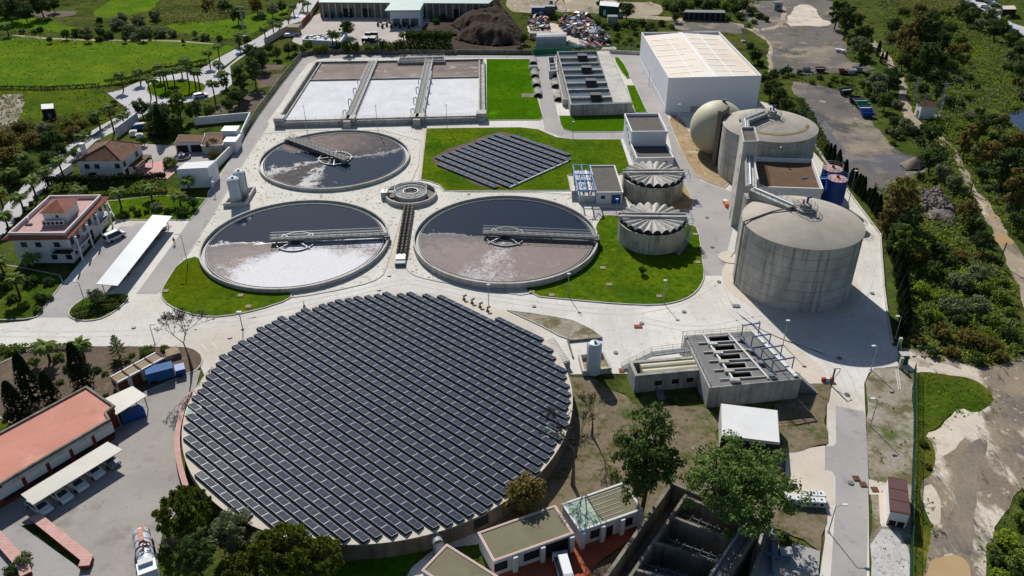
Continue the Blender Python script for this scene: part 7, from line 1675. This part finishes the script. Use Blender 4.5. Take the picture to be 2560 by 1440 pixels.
def palm(seed, fr=30, droop=1.0):
    rg = random.Random(seed); b = MB()
    for k in range(fr):
        a = k * 2.4 + rg.uniform(-.2, .2); up = rg.uniform(.15, 1.05); L_ = rg.uniform(.85, 1.1); pts = []; p = Vector((0, 0, 0)); el = up
        for j in range(6): pts.append(p.copy()); p = p + Vector((math.cos(a) * math.cos(el), math.sin(a) * math.cos(el), math.sin(el))) * L_ / 5; el -= .36 * droop
        sd_ = Vector((-math.sin(a), math.cos(a), 0))
        for j in range(5):
            w0, w1 = [.02, .13, .17, .15, .1, .0][j], [.02, .13, .17, .15, .1, .0][j + 1]
            for sg in (1, -1): b.face([pts[j], pts[j] + sd_ * w0 * sg - Vector((0, 0, w0 * .5)), pts[j + 1] + sd_ * w1 * sg - Vector((0, 0, w1 * .5)), pts[j + 1]])
    return b
PALMS = [palm(100 + i).mesh('frond_crown', M['leaf_palm']) for i in range(2)]
def bare(seed, h, spread, depth=6):
    rg = random.Random(seed); b = MB()
    def br(p, d, L_, r_, n):
        q = p + d * L_; r_ = max(r_, .028); b.tube(p, q, r_, 5 if n > 3 else 3, r_ * .75, False)
        if n == 0: return
        for _ in range(3 if n > 1 else 4):
            nd = (d + Vector((rg.gauss(0, spread), rg.gauss(0, spread), rg.gauss(.08, spread * .6)))).normalized(); br(q, nd, L_ * rg.uniform(.62, .85), r_ * .6, n - 1)
    br(Vector((0, 0, 0)), Vector((rg.uniform(-.12, .02), 0, 1)).normalized(), h * .36, h * .02, depth)
    return b
def scatter_ok(poly, x, y):
    r_ = False
    for i in range(len(poly)):
        a, c = poly[i], poly[i - 1]
        if (a.y > y) != (c.y > y) and x < (c.x - a.x) * (y - a.y) / (c.y - a.y) + a.x: r_ = not r_
    return r_
RV = random.Random(77)
NAMES = {'round': 'leafy_tree', 'tall': 'tall_tree', 'bush': 'shrub', 'plane': 'plane_tree', 'pine': 'pine_tree', 'olive': 'olive_tree', 'yucca': 'yucca_tree', 'cypress': 'cypress_tree'}
COLN = {'leaf': 'mid-green', 'leaf_dark': 'dark green', 'leaf_olive': 'grey-green', 'leaf_brown': 'brownish green', 'leaf_yellow': 'yellow-green', 'leaf_light': 'pale green', 'leaf_yucca': 'spiky green', 'leaf_cypress': 'dark'}
FORM = {'round': 'round leafy tree', 'tall': 'tall bushy tree', 'bush': 'bushy shrub', 'olive': 'fine-leaved tree', 'yucca': 'yucca tree', 'pine': 'conifer', 'plane': 'broad tree', 'cypress': 'cypress'}
CZ = {'round': 1.15, 'tall': 2.0, 'bush': .45, 'plane': 1.0, 'pine': 1.9, 'olive': .95, 'yucca': .8}
def plant(kind, m, p, s_, label=None, group=None, zs=1.0):
    var = RV.choice(PROTO[kind, m]); rz = RV.random() * 6.28; lab = label or autolabel(f'{COLN[m]} {FORM[kind]}', p); sc_ = (s_, s_, s_ * zs * RV.uniform(.92, 1.1))
    grp = group or {'bush': 'shrubs around the plant', 'cypress': 'cypresses'}.get(kind, 'trees around the plant')
    if var[1] is None:
        o = bpy.data.objects.new(NAMES[kind], var[0]); col.objects.link(o); o.location = p; o.rotation_euler = (0, 0, rz); o.scale = sc_; tag(o, lab, 'shrub', grp); return o
    t = thing(NAMES[kind], lab, 'tree', p, grp); t.rotation_euler = (0, 0, rz); t.scale = sc_
    for nm, me in (('crown', var[0]), ('trunk', var[1])): o = bpy.data.objects.new(nm, me); col.objects.link(o); o.parent = t
    return t
def blob(kind, m, u, v, rpx, label=None, zs=1.0):
    p = P(u, v); r_ = rpx * math.sqrt(p.length_squared + HC * HC) / FPX / .98
    q = P(u, v, CZ[kind] * r_ * zs); return plant(kind, m, Vector((q.x, q.y, 0)), r_, label, None, zs)
def cyp(base, top, lab=None, fat=1.0, grp='cypresses'):
    p = P(*base); h = HT(base, top); v_ = RV.choice(PROTO['cypress', 'leaf_cypress']); t = thing('cypress_tree', lab or autolabel('slim dark cypress', p), 'tree', p, grp); t.scale = (h * fat, h * fat, h); t.rotation_euler = (0, 0, RV.random() * 6)
    for nm, me in (('crown', v_[0]), ('trunk', v_[1])): o = bpy.data.objects.new(nm, me); col.objects.link(o); o.parent = t
def palmtree(base, crown_, lab=None, rr=2.6, grp='palms'):
    p = P(*base); h = max(1.5, HT(base, crown_)); t = thing('palm_tree', lab or autolabel('palm tree', p), 'palm', p, grp)
    o = bpy.data.objects.new('crown', RV.choice(PALMS)); col.objects.link(o); o.parent = t; o.location = (0, 0, h); o.scale = (rr,) * 3; o.rotation_euler = (0, 0, RV.random() * 6)
    b = MB(); b.tube((0, 0, 0), (.1, 0, h * .5), .26, 7, .22, False); b.tube((.1, 0, h * .5), (0, 0, h + .1), .22, 7, .2); o = bpy.data.objects.new('trunk', b.mesh('trunk', M['bark'])); col.objects.link(o); o.parent = t
K = {'d': ('round', 'leaf_dark'), 'g': ('round', 'leaf'), 'o': ('round', 'leaf_olive'), 'n': ('round', 'leaf_brown'), 'D': ('tall', 'leaf_dark'), 'N': ('tall', 'leaf_brown'), 'G': ('tall', 'leaf'), 'b': ('bush', 'leaf_dark'), 'B': ('bush', 'leaf'), 'O': ('bush', 'leaf_olive'), 'R': ('bush', 'leaf_brown'), 'Y': ('bush', 'leaf_yellow')}
TREES = """d 20 18 24,d 62 32 17,d 100 10 22,d 42 6 18,n 70 14 14,d 132 10 14,b 12 34 20
d 162 84 10,d 218 92 10,d 250 80 11,d 247 50 9,b 247 98 9,d 123 98 7,d 312 97 7,d 355 88 11,d 374 88 7,d 458 103 6,o 488 84 8,O 512 92 13,d 550 97 9,o 595 102 11,d 617 98 11,O 215 80 16,O 290 62 18,O 322 76 20,O 360 78 20,O 400 82 17,O 300 46 17,O 345 52 18,O 388 40 17,b 190 82 14,b 270 88 14,O 335 92 14,O 430 84 14,b 85 80 8,O 55 78 9,b 100 74 8
d 592 36 18,n 640 14 18,o 680 22 16,d 705 15 12,O 655 40 12,b 560 18 22,R 520 12 20
d 352 268 20,d 398 282 28,G 442 258 22,d 482 272 22,d 520 275 18,d 592 238 22,d 572 262 17,D 600 195 20,D 632 172 20,d 652 150 22,g 560 205 13,n 605 232 14,d 622 128 16,d 642 135 18,g 690 128 15,d 720 122 13,g 758 122 11,d 672 118 12,b 540 210 9,d 380 300 20,d 440 305 18,D 408 300 17,n 372 320 14
g 771 110 13,g 795 120 13,g 811 120 12,d 868 116 16,d 890 116 14,g 921 117 13,d 956 112 15,g 975 116 14,d 997 112 16,d 865 68 18,b 1106 42 10,b 1090 54 10,d 1310 94 13,b 1300 122 9,b 990 52 10,b 1012 55 12,b 1036 52 9,b 1056 45 8,b 850 116 13,g 942 118 11,d 735 120 10
R 30 385 32,R 82 352 28,b 132 345 28,R 182 333 22,b 62 425 28,b 122 395 23,b 20 445 28,R 205 312 16,B 232 298 14,b 152 372 18,B 255 275 10,b 285 258 9,R 10 350 26,b 100 425 18,B 215 330 14,R 50 318 20,B 165 310 16,O 110 320 18
g 182 382 11,d 358 352 11,d 398 312 22,d 432 322 14,B 424 410 20,b 362 402 8,b 372 395 7,O 392 517 17,b 421 527 12,b 456 532 17,b 311 538 14,b 345 533 12,d 482 508 14,B 330 520 10,b 366 530 9,b 205 455 9,R 535 388 16
b 75 703 19,b 121 706 14,b 101 747 18,B 61 762 14,b 31 747 15,b 15 715 16,B 95 775 12,b 42 548 8,b 62 522 8,b 90 494 8,b 112 476 8,b 22 572 8,b 78 508 7,b 10 590 8,b 5 690 14,B 125 745 10
B 145 895 15,g 85 905 14,B 368 880 20,B 410 872 12,b 290 908 13,B 20 880 10,b 55 878 8,B 330 888 9,b 240 925 12,B 262 935 10,b 318 905 9,b 170 920 13,B 105 945 12,b 60 960 12,B 150 955 10,b 265 990 9,B 170 1005 12,b 20 1040 14
O 60 1402 24,b 25 1432 18
d 1930 218 24,d 1950 238 22,d 1970 262 20,d 1985 282 15,d 1914 196 17,d 1890 138 16,d 1876 116 12,b 1900 158 12,d 1935 185 14,B 1890 175 9,d 1958 178 10
B 1385 42 10,b 1405 46 11,B 1425 40 12,b 1448 44 12,B 1470 50 12,b 1492 58 14,B 1512 64 13,b 1540 66 14,B 1562 60 12,b 1585 66 12,b 1605 58 12,B 1630 62 12,b 1655 58 11,B 1680 66 9,d 1568 24 20,d 1550 12 13,d 1500 8 10,B 1545 88 10,B 1575 98 9,b 1590 85 8,Y 1560 105 9,B 1540 100 8,Y 1595 112 8,b 1620 72 10,R 1640 76 8
b 1665 14 14,b 1685 22 15,d 1705 12 16,B 1725 16 14,b 1745 6 15,d 1768 14 16,b 1790 8 15,B 1815 16 16,b 1838 22 16,d 1860 12 15,B 1880 28 16,b 1850 40 14,b 1900 40 12,B 1820 44 10,d 1690 40 12,b 1830 8 15,Y 1870 62 10,B 1885 54 9,b 1915 48 10
D 2095 22 20,D 2118 50 20,d 2142 46 18,d 2160 84 20,o 2150 112 22,D 2165 128 20,b 2130 92 12,o 2190 200 26,d 2230 196 24,d 2215 185 18,n 2232 186 18,d 2214 250 22,o 2200 222 20,b 2165 210 17,B 2170 232 14,O 2245 262 15,b 2185 248 12,B 2050 192 10,B 2085 196 12,B 2030 205 9,b 2000 180 10,o 1972 172 11,B 2110 202 12,Y 2125 105 11,B 2075 210 10
n 2262 92 26,N 2290 78 24,D 2322 82 26,d 2350 102 24,n 2282 128 28,d 2322 140 30,d 2262 150 20,d 2300 165 20,b 2350 150 20,R 2385 128 18,B 2400 100 18,b 2375 70 18,d 2235 62 18,R 2230 98 15,b 2410 150 16,B 2380 165 18,R 2355 190 16,b 2335 195 20,d 2310 222 15,b 2278 196 14,D 2348 225 14,b 2372 252 16,O 2395 200 14,b 2420 195 14,R 2415 120 14,b 2330 40 18,B 2365 30 15,b 2260 30 15,R 2300 20 16,B 2420 240 14,b 2400 262 14,B 2440 215 12
o 2262 312 16,d 2236 302 14,b 2290 335 16,O 2240 332 18,o 2280 322 15,d 2330 335 20,b 2310 318 12,b 2350 322 13,R 2222 325 12,b 2300 355 15,B 2230 355 10
d 2405 18 20,d 2425 42 18,o 2472 38 18,d 2495 68 22,g 2512 62 18,d 2535 92 17,o 2450 58 14,b 2440 25 10,d 2555 120 18,O 2530 140 16,b 2552 175 20,R 2545 205 16,b 2520 170 13,d 2475 60 12,b 2560 240 16
N 2422 345 22,D 2452 322 20,n 2482 380 30,D 2518 415 30,N 2548 470 30,d 2502 352 26,n 2542 352 24,O 2422 290 16,b 2482 300 20,o 2535 520 22,d 2552 555 24,b 2450 280 14,O 2440 380 18,d 2462 430 20,b 2500 470 20,d 2530 475 18,B 2400 320 13,b 2560 400 20,R 2510 300 16,O 2468 470 12,B 2540 270 10
d 2332 392 30,o 2362 428 21,o 2388 455 20,n 2420 525 30,d 2440 562 24,O 2410 482 16,d 2452 602 22,b 2300 440 13,B 2330 445 16,B 2275 455 10,Y 2410 575 14
N 2245 500 34,N 2222 545 24,D 2272 558 30,G 2262 600 26,N 2280 510 24,D 2240 590 22,b 2230 620 18
R 2302 645 30,b 2352 625 26,b 2332 682 30,O 2402 702 30,O 2448 682 26,O 2382 765 34,O 2440 765 30,Y 2302 722 22,B 2312 785 22,R 2352 835 28,R 2420 845 30,R 2472 860 28,b 2520 832 24,B 2500 742 22,R 2300 852 20,B 2540 870 16,b 2370 650 22,R 2400 640 20,Y 2350 740 20,B 2460 720 20,B 2480 800 22,Y 2340 790 18,b 2400 800 20,b 2270 660 16,B 2505 700 16,R 2380 880 20,b 2440 895 20,b 2330 880 18,R 2500 890 18,B 2525 780 16,R 2450 640 16
B 2550 1300 22,Y 2522 1352 28,B 2550 1402 32,b 2492 1402 18,B 2560 1250 18,Y 2500 1440 20,b 2535 1440 20,B 2480 1370 14,b 2310 1110 12,R 2320 1165 10
b 1960 1352 22,R 1300 930 1"""
for row in TREES.split('\n'):
    for it in row.split(','):
        k, u, v, r_ = it.split(); blob(*K[k], float(u), float(v), float(r_))
blob('plane', 'leaf_light', 1850, 1205, 158, 'very large pale green leafy tree spreading before the deep dark tank', .95)
blob('pine', 'leaf_dark', 1618, 1142, 90, 'tall dark conifer beside the mint-roofed cottage', 1.1)
blob('olive', 'leaf_olive', 573, 1325, 62, 'grey-green fine-leaved tree at the lower edge of the solar roof'); blob('olive', 'leaf_olive', 645, 1352, 36, 'smaller grey-green fine-leaved tree between the yuccas'); blob('pine', 'leaf_dark', 490, 1385, 46, 'dark thin conifer beside the tanker truck', .8)
blob('yucca', 'leaf_yucca', 458, 1276, 66, 'spiky yucca tree leaning over the yard kerb'); blob('yucca', 'leaf_yucca', 702, 1378, 80, 'largest spiky yucca tree under the solar roof wall'); blob('yucca', 'leaf_yucca', 792, 1392, 66, 'spiky yucca tree beside the bright grass strip'); blob('yucca', 'leaf_yucca', 612, 1425, 54, 'low spiky yucca tree at the bottom edge')
blob('olive', 'leaf_olive', 240, 740, 26, 'round grey-green tree on the shrub island'); blob('round', 'leaf_brown', 1310, 1238, 54, 'brownish round tree between solar roof and olive-roofed cottage'); blob('round', 'leaf_dark', 1607, 676, 11, 'tiny dark tree alone on the big lawn')
# cypresses
for a_ in (((212, 968), (183, 853), 'stout dark cypress closest to the storeroom row', 1.25), ((84, 1000), (38, 880), 'tall dark cypress second from the photo edge behind the pink roof', 1.15), ((135, 1010), (112, 925), 'shorter dark cypress between two taller ones by the pink roof', 1.35), ((52, 1052), (16, 950), 'dark cypress at the pink roof, closest to the photo edge', 1.35)): cyp(*a_)
for a_ in (((2193, 140), (2190, 100)), ((2202, 158), (2204, 128)), ((2212, 158), (2213, 126)), ((408, 348), (398, 262))): cyp(*a_, None, 1.1)
rowp = [P(*q) for q in ((2064, 392), (2110, 448), (2145, 482), (2182, 525), (2216, 585), (2234, 640), (2244, 700), (2252, 760), (2262, 838))]
cum = [0]
for a, c in zip(rowp, rowp[1:]): cum.append(cum[-1] + (c - a).length)
NC = 66
for k in range(NC):
    s_ = cum[-1] * k / (NC - 1); j = max(i for i in range(len(rowp) - 1) if cum[i] <= s_ + 1e-6); p = rowp[j].lerp(rowp[j + 1], (s_ - cum[j]) / (cum[j + 1] - cum[j])); h = RV.uniform(3.4, 5.6); v_ = RV.choice(PROTO['cypress', 'leaf_cypress'])
    t = thing('cypress_tree', f'slim cypress in the hedge row past the digesters, {ordn(k + 1)} counted from the far end', 'tree', p + Vector((RV.uniform(-.4, .4), RV.uniform(-.4, .4), 0)), 'cypress row along the plant edge'); t.scale = (h * 1.15, h * 1.15, h)
    for nm, me in (('crown', v_[0]), ('trunk', v_[1])): o = bpy.data.objects.new(nm, me); col.objects.link(o); o.parent = t
# palms
for b_, c_ in (((378, 245), (370, 196)), ((392, 250), (390, 200)), ((414, 224), (412, 178)), ((421, 222), (420, 180)), ((437, 210), (436, 176)), ((474, 216), (461, 150)), ((490, 220), (488, 178)), ((500, 222), (498, 180)), ((309, 226), (304, 185)), ((352, 210), (346, 178)), ((402, 202), (395, 165)), ((456, 194), (452, 172)), ((538, 252), (533, 207)), ((526, 168), (522, 132)), ((550, 155), (545, 116)), ((566, 218), (563, 184)), ((600, 124), (592, 88)), ((548, 182), (546, 158)), ((286, 332), (274, 266)), ((312, 318), (306, 288)), ((251, 322), (246, 282)), ((22, 90), (28, 62)),
               ((93, 502), (75, 450)), ((60, 530), (44, 492)), ((22, 575), (8, 540)), ((162, 456), (143, 402)), ((120, 462), (106, 428)), ((36, 462), (30, 430)), ((62, 418), (60, 390)), ((210, 372), (205, 338)), ((8, 520), (-4, 480)), ((304, 522), (296, 478)), ((452, 516), (442, 492)), ((380, 498), (373, 470)), ((204, 500), (198, 474)), ((474, 480), (466, 452)), ((86, 672), (80, 645)), ((52, 748), (24, 700)), ((14, 700), (8, 650)),
               ((833, 122), (824, 82)), ((842, 120), (836, 86)), ((1010, 112), (1007, 86)), ((665, 108), (656, 72)), ((684, 82), (680, 54)), ((722, 66), (720, 45)), ((735, 38), (732, 16)), ((770, 30), (775, 8)), ((700, 88), (697, 62)), ((758, 26), (760, 2)), ((126, 905), (118, 862)), ((212, 900), (205, 860))): palmtree(b_, c_)
# leafless trees
def leafless(base, top, seed, lab, sp=.42, dp=6):
    p = P(*base); h = HT(base, top); t = thing('bare_tree', lab, 'tree', p, 'leafless trees'); me = bare(seed, h * .62, sp, dp).mesh('branches', M['twig']); o = bpy.data.objects.new('branches', me); col.objects.link(o); o.parent = t; o.location = (0, 0, h * .3); o2 = bpy.data.objects.new('trunk', MB().tube((0, 0, 0), (.0, 0, h * .32), h * .028, 8, h * .014).mesh('trunk', M['bark_grey'])); col.objects.link(o2); o2.parent = t
leafless((480, 925), (440, 795), 4, 'leafless grey tree with wide crown over the white road by the storerooms', .5); leafless((1432, 1215), (1405, 1040), 6, 'tall leafless tree between solar roof and conifer', .4); leafless((1480, 1092), (1465, 985), 8, 'slim leafless tree on weedy ground below the screening tank', .4, 5); leafless((440, 1405), (425, 1350), 9, 'leafless pale shrub beside the tanker truck', .55, 5); leafless((540, 398), (535, 350), 12, 'brown leafless tree inside the farm yard wall', .5); leafless((2300, 1290), (2300, 1240), 14, 'small leafless bush behind the container cabin', .6, 4)
# araucaria
p = P(300, 895); t = thing('araucaria_tree', 'tiered star-shaped conifer in the garden strip by the white road', 'tree', p); h = HT((300, 895), (286, 835)); b = MB()
for k in range(9):
    z_ = h * (.22 + .085 * k); L_ = 2.2 * (1 - k / 10)
    for j in range(7):
        a = j * .9 + k * .5; d = Vector((math.cos(a), math.sin(a), .12)); q = Vector((0, 0, z_)); s_ = Vector((-math.sin(a), math.cos(a), 0)) * .22; b.face([q, q + d * L_ * .6 + s_, q + d * L_ + Vector((0, 0, .2)), q + d * L_ * .6 - s_])
for nm, me in (('crown', b.mesh('crown', M['leaf_olive'])), ('trunk', MB().tube((0, 0, 0), (0, 0, h), .14, 6, .04).mesh('trunk', M['bark']))): o = bpy.data.objects.new(nm, me); col.objects.link(o); o.parent = t
# hedges: leafy boxes along a line
def hedge(lab, pts, wd, h, m, name='hedge', leafs=.22, dens=26, closed=False):
    b = MB(); rg = random.Random(len(lab)); pp = [P(*q) for q in pts]
    for a, c in zip(pp, pp[1:]):
        L_ = (c - a).length; u = (c - a).normalized(); n = Vector((-u.y, u.x, 0))
        for _ in range(int(L_ * dens)):
            s_ = rg.random(); f_ = rg.random(); x_ = rg.uniform(-1, 1)
            p = a + u * L_ * s_ + n * wd / 2 * x_ + Vector((0, 0, h * (f_ if abs(x_) > .7 else .75 + .25 * f_))) + Vector((0, 0, rg.gauss(0, h * .05)))
            q = leafs * rg.uniform(.6, 1.3); nn = Vector((rg.gauss(0, 1), rg.gauss(0, 1), rg.gauss(.4, 1))).normalized(); x = nn.orthogonal().normalized() * q; y = nn.cross(x.normalized()) * q * .65; b.face([p - x, p - y, p + x, p + y])
        
    return tag(b.build(name, M[m]), lab, 'hedge')
hedge('tall dark hedge between villa and office garden', [(118, 478), (270, 476), (420, 468)], 2.4, 3.8, 'leaf_cypress', dens=240)
hedge('dense dark clipped hedge behind the foam basins below the mulch heap', [(1017, 122), (1130, 122)], 5.0, 6.0, 'leaf_dark', leafs=.42, dens=420)
hedge('low dark clipped hedge band across the shrub island', [(182, 788), (240, 772), (322, 748)], 1.5, 1.0, 'leaf_dark', dens=70); hedge('second low hedge band nearer the white road on the shrub island', [(190, 797), (245, 785), (300, 766)], 1.3, .9, 'leaf_dark', dens=70)
hedge('low green hedge at the garden edge along the white road', [(0, 876), (60, 872), (230, 872)], 1.4, 1.0, 'leaf', dens=50); hedge('ragged hedge on the outer side of the roundabout', [(262, 212), (320, 206), (400, 180), (470, 168), (520, 158)], 2.2, 1.6, 'leaf_dark', leafs=.35, dens=40); hedge('low hedge line along the lower meadow edge', [(0, 222), (120, 224), (250, 216)], 1.6, 1.0, 'leaf_dark', leafs=.3, dens=25); hedge('clipped small hedge along the road median', [(30, 520), (190, 371), (326, 284)], .7, .7, 'leaf_dark', dens=16)
hedge('green hedge line at the warehouse side of the perimeter kerb', [(1995, 270), (2064, 392)], 2.6, 3.4, 'leaf_dark', leafs=.35, dens=60)
# potted plants in the waste yard
k = 0; pot = MB().lathe((0, 0), [(.45, 0), (.6, .7), (.01, .7)], 10).mesh('pot', M['dark']); top_ = crown(200, .9, .9, 1.6, 10, 30, .2).mesh('leaves', M['leaf_dark'])
for (u, v) in [(808 + 7.5 * i, 36 + (i * 7) % 11) for i in range(11)] + [(945 + 11 * i, 64 + (i * 5) % 9) for i in range(10)]:
    p = P(u, v); k += 1; t = thing('potted_plant', (f'potted tree {ordn(k)} along the row facing the long depot' if k <= 11 else f'potted tree {ordn(k - 11)} along the row facing the teal-roofed hall'), 'plant', p, 'potted trees in the waste yard')
    for nm, me in (('pot', pot), ('crown', top_)): o = bpy.data.objects.new(nm, me); col.objects.link(o); o.parent = t
# loose ground cover nobody could count
def cover(name, lab, polys, dens, hmin, hmax, leafs, m, seed, lean=.5, npl=9):
    rg = random.Random(seed); b = MB()
    for px in polys:
        poly = [P(*q).xy for q in px]; xs = [p.x for p in poly]; ys = [p.y for p in poly]; A_ = (max(xs) - min(xs)) * (max(ys) - min(ys))
        for _ in range(int(A_ * dens)):
            x, y = rg.uniform(min(xs), max(xs)), rg.uniform(min(ys), max(ys))
            if not scatter_ok(poly, x, y) or mnoise.noise((x * .05, y * .05, seed)) < rg.uniform(-.5, .25): continue
            h = rg.uniform(hmin, hmax)
            for _ in range(npl):
                p = Vector((x + rg.gauss(0, .5) * h, y + rg.gauss(0, .5) * h, h * rg.random())); q = leafs * rg.uniform(.5, 1.3); nn = Vector((rg.gauss(0, 1), rg.gauss(0, 1), rg.gauss(lean, .8))).normalized(); xx = nn.orthogonal().normalized() * q; yy = nn.cross(xx.normalized()) * q * .6; b.face([p - xx, p - yy, p + xx, p + yy])
    return tag(b.build(name, M[m]), lab, 'ground cover', None, 'stuff')
RT = [[(2200, 0), (2420, 0), (2420, 60), (2500, 110), (2560, 140), (2600, 270), (2510, 290), (2560, 345), (2600, 640), (2530, 590), (2440, 460), (2385, 360), (2290, 295), (2270, 210), (2215, 120)], [(2250, 300), (2380, 365), (2440, 500), (2470, 620), (2530, 690), (2545, 900), (2440, 915), (2268, 880), (2258, 760), (2240, 640), (2200, 540), (2150, 485), (2250, 455), (2330, 430), (2300, 380), (2220, 300)]]
cover('scrub', 'wild green scrub covering the slope beside the dirt track', RT, .6, .3, 1.4, .32, 'leaf', 1)
cover('scrub', 'darker low scrub among the trees beside the dirt track', RT, .28, .5, 1.8, .34, 'leaf_olive', 2)
cover('scrub', 'yellow-green low growth between the trees beside the dirt track', RT, .5, .3, 1.2, .3, 'leaf_yellow', 12)
cover('scrub', 'brown-green thicket between meadow hut and palm road', [[(-60, 330), (60, 310), (200, 290), (310, 265), (320, 275), (240, 320), (150, 375), (60, 440), (-60, 560)]], .7, .5, 1.8, .34, 'leaf_brown', 13)
cover('scrub', 'rough weeds on the lower bank by the green fence', [[(2286, 930), (2330, 930), (2432, 950), (2489, 990), (2440, 1036), (2310, 1090), (2330, 1150), (2294, 1206), (2300, 1440), (2282, 1440)], [(2560, 1180), (2480, 1300), (2445, 1440), (2600, 1440)]], 1.0, .15, .5, .14, 'leaf', 3)
cover('weeds', 'ragged grass and weeds at the edges of the muddy road', [[(2285, 930), (2500, 980), (2500, 1030), (2300, 1110), (2345, 1150), (2310, 1220), (2345, 1330), (2320, 1440), (2280, 1440)], [(2440, 1440), (2440, 1350), (2490, 1270), (2560, 1200), (2600, 1440)]], .9, .1, .4, .13, 'leaf_yellow', 14)
cover('weeds', 'green weed tufts on the bare ground below the pump station', [[(1420, 945), (1560, 1010), (1790, 1030), (1800, 1105), (1950, 1110), (1950, 1200), (1700, 1280), (1560, 1210), (1360, 1210)], [(2005, 970), (2064, 965), (2064, 1110), (1960, 1120)]], .5, .1, .4, .12, 'leaf', 4)
cover('weeds', 'small weed tufts scattered over the white gravel', [[(665, 330), (1050, 330), (980, 500), (980, 640), (900, 712), (500, 590), (590, 440)], [(1060, 470), (1428, 485), (1440, 540), (1300, 735), (1020, 690), (1030, 530)], [(2170, 960), (2280, 930), (2276, 1440), (2174, 1440)]], .5, .1, .3, .16, 'leaf_brown', 5, .5, 5)
cover('reeds', 'tall brown reed bed at the top of the meadows', [[(400, 20), (440, 10), (560, 12), (600, 40), (520, 58), (430, 60)], [(2230, 0), (2420, 0), (2400, 32), (2260, 30)]], .9, 1.2, 2.8, .34, 'leaf_reed', 6, -.4, 8)
cover('grass', 'rough grass and weeds along the field edges', [[(-40, 220), (300, 218), (262, 250), (310, 280), (230, 320), (60, 312), (-40, 350)], [(0, 66), (420, 96), (400, 110), (0, 112)], [(440, 90), (700, 40), (640, 90), (540, 110)], [(100, 410), (250, 300), (320, 275), (60, 310), (0, 380), (0, 470)]], .3, .2, .7, .22, 'leaf', 7)
cover('grass', 'uneven tufts in the bright meadow', [[(0, 115), (140, 103), (420, 105), (540, 113), (500, 160), (310, 200), (215, 213), (0, 218)]], .1, .1, .4, .25, 'leaf_yellow', 8)
cover('scrub', 'low brush behind the junk yard and warehouse', [[(1380, 40), (1700, 56), (1620, 80), (1600, 120), (1535, 118), (1480, 70)], [(1640, 0), (1900, 0), (1900, 46), (1700, 46)], [(1930, 180), (2140, 170), (2190, 230), (2150, 290), (2110, 232), (1985, 205)]], .25, .4, 1.2, .28, 'leaf_dark', 9)
cover('plants', 'cabbage rows in the vegetable beds', [[(640, 176), (700, 178), (690, 188), (640, 186)], [(520, 304), (545, 268), (610, 250), (600, 298)], [(-40, 240), (60, 234), (50, 295), (0, 350)]], .8, .2, .4, .22, 'leaf_olive', 10)

cover('grass', 'short uneven grass tufts of the plant lawns', [[(1500, 545), (1720, 562), (1745, 580), (1760, 690), (1690, 755), (1540, 760), (1325, 740), (1460, 660)], [(450, 660), (500, 645), (560, 702), (727, 735), (640, 777), (500, 792), (405, 740)], [(1068, 324), (1300, 322), (1390, 346), (1548, 352), (1576, 432), (1430, 476), (1240, 476), (1430, 388), (1262, 331), (1080, 392), (1200, 470), (1112, 478), (1050, 450)], [(1218, 150), (1325, 150), (1356, 296), (1218, 300)], [(1400, 292), (1560, 292), (1558, 330), (1430, 330)]], .55, .05, .12, .17, 'leaf', 21, .8, 5)
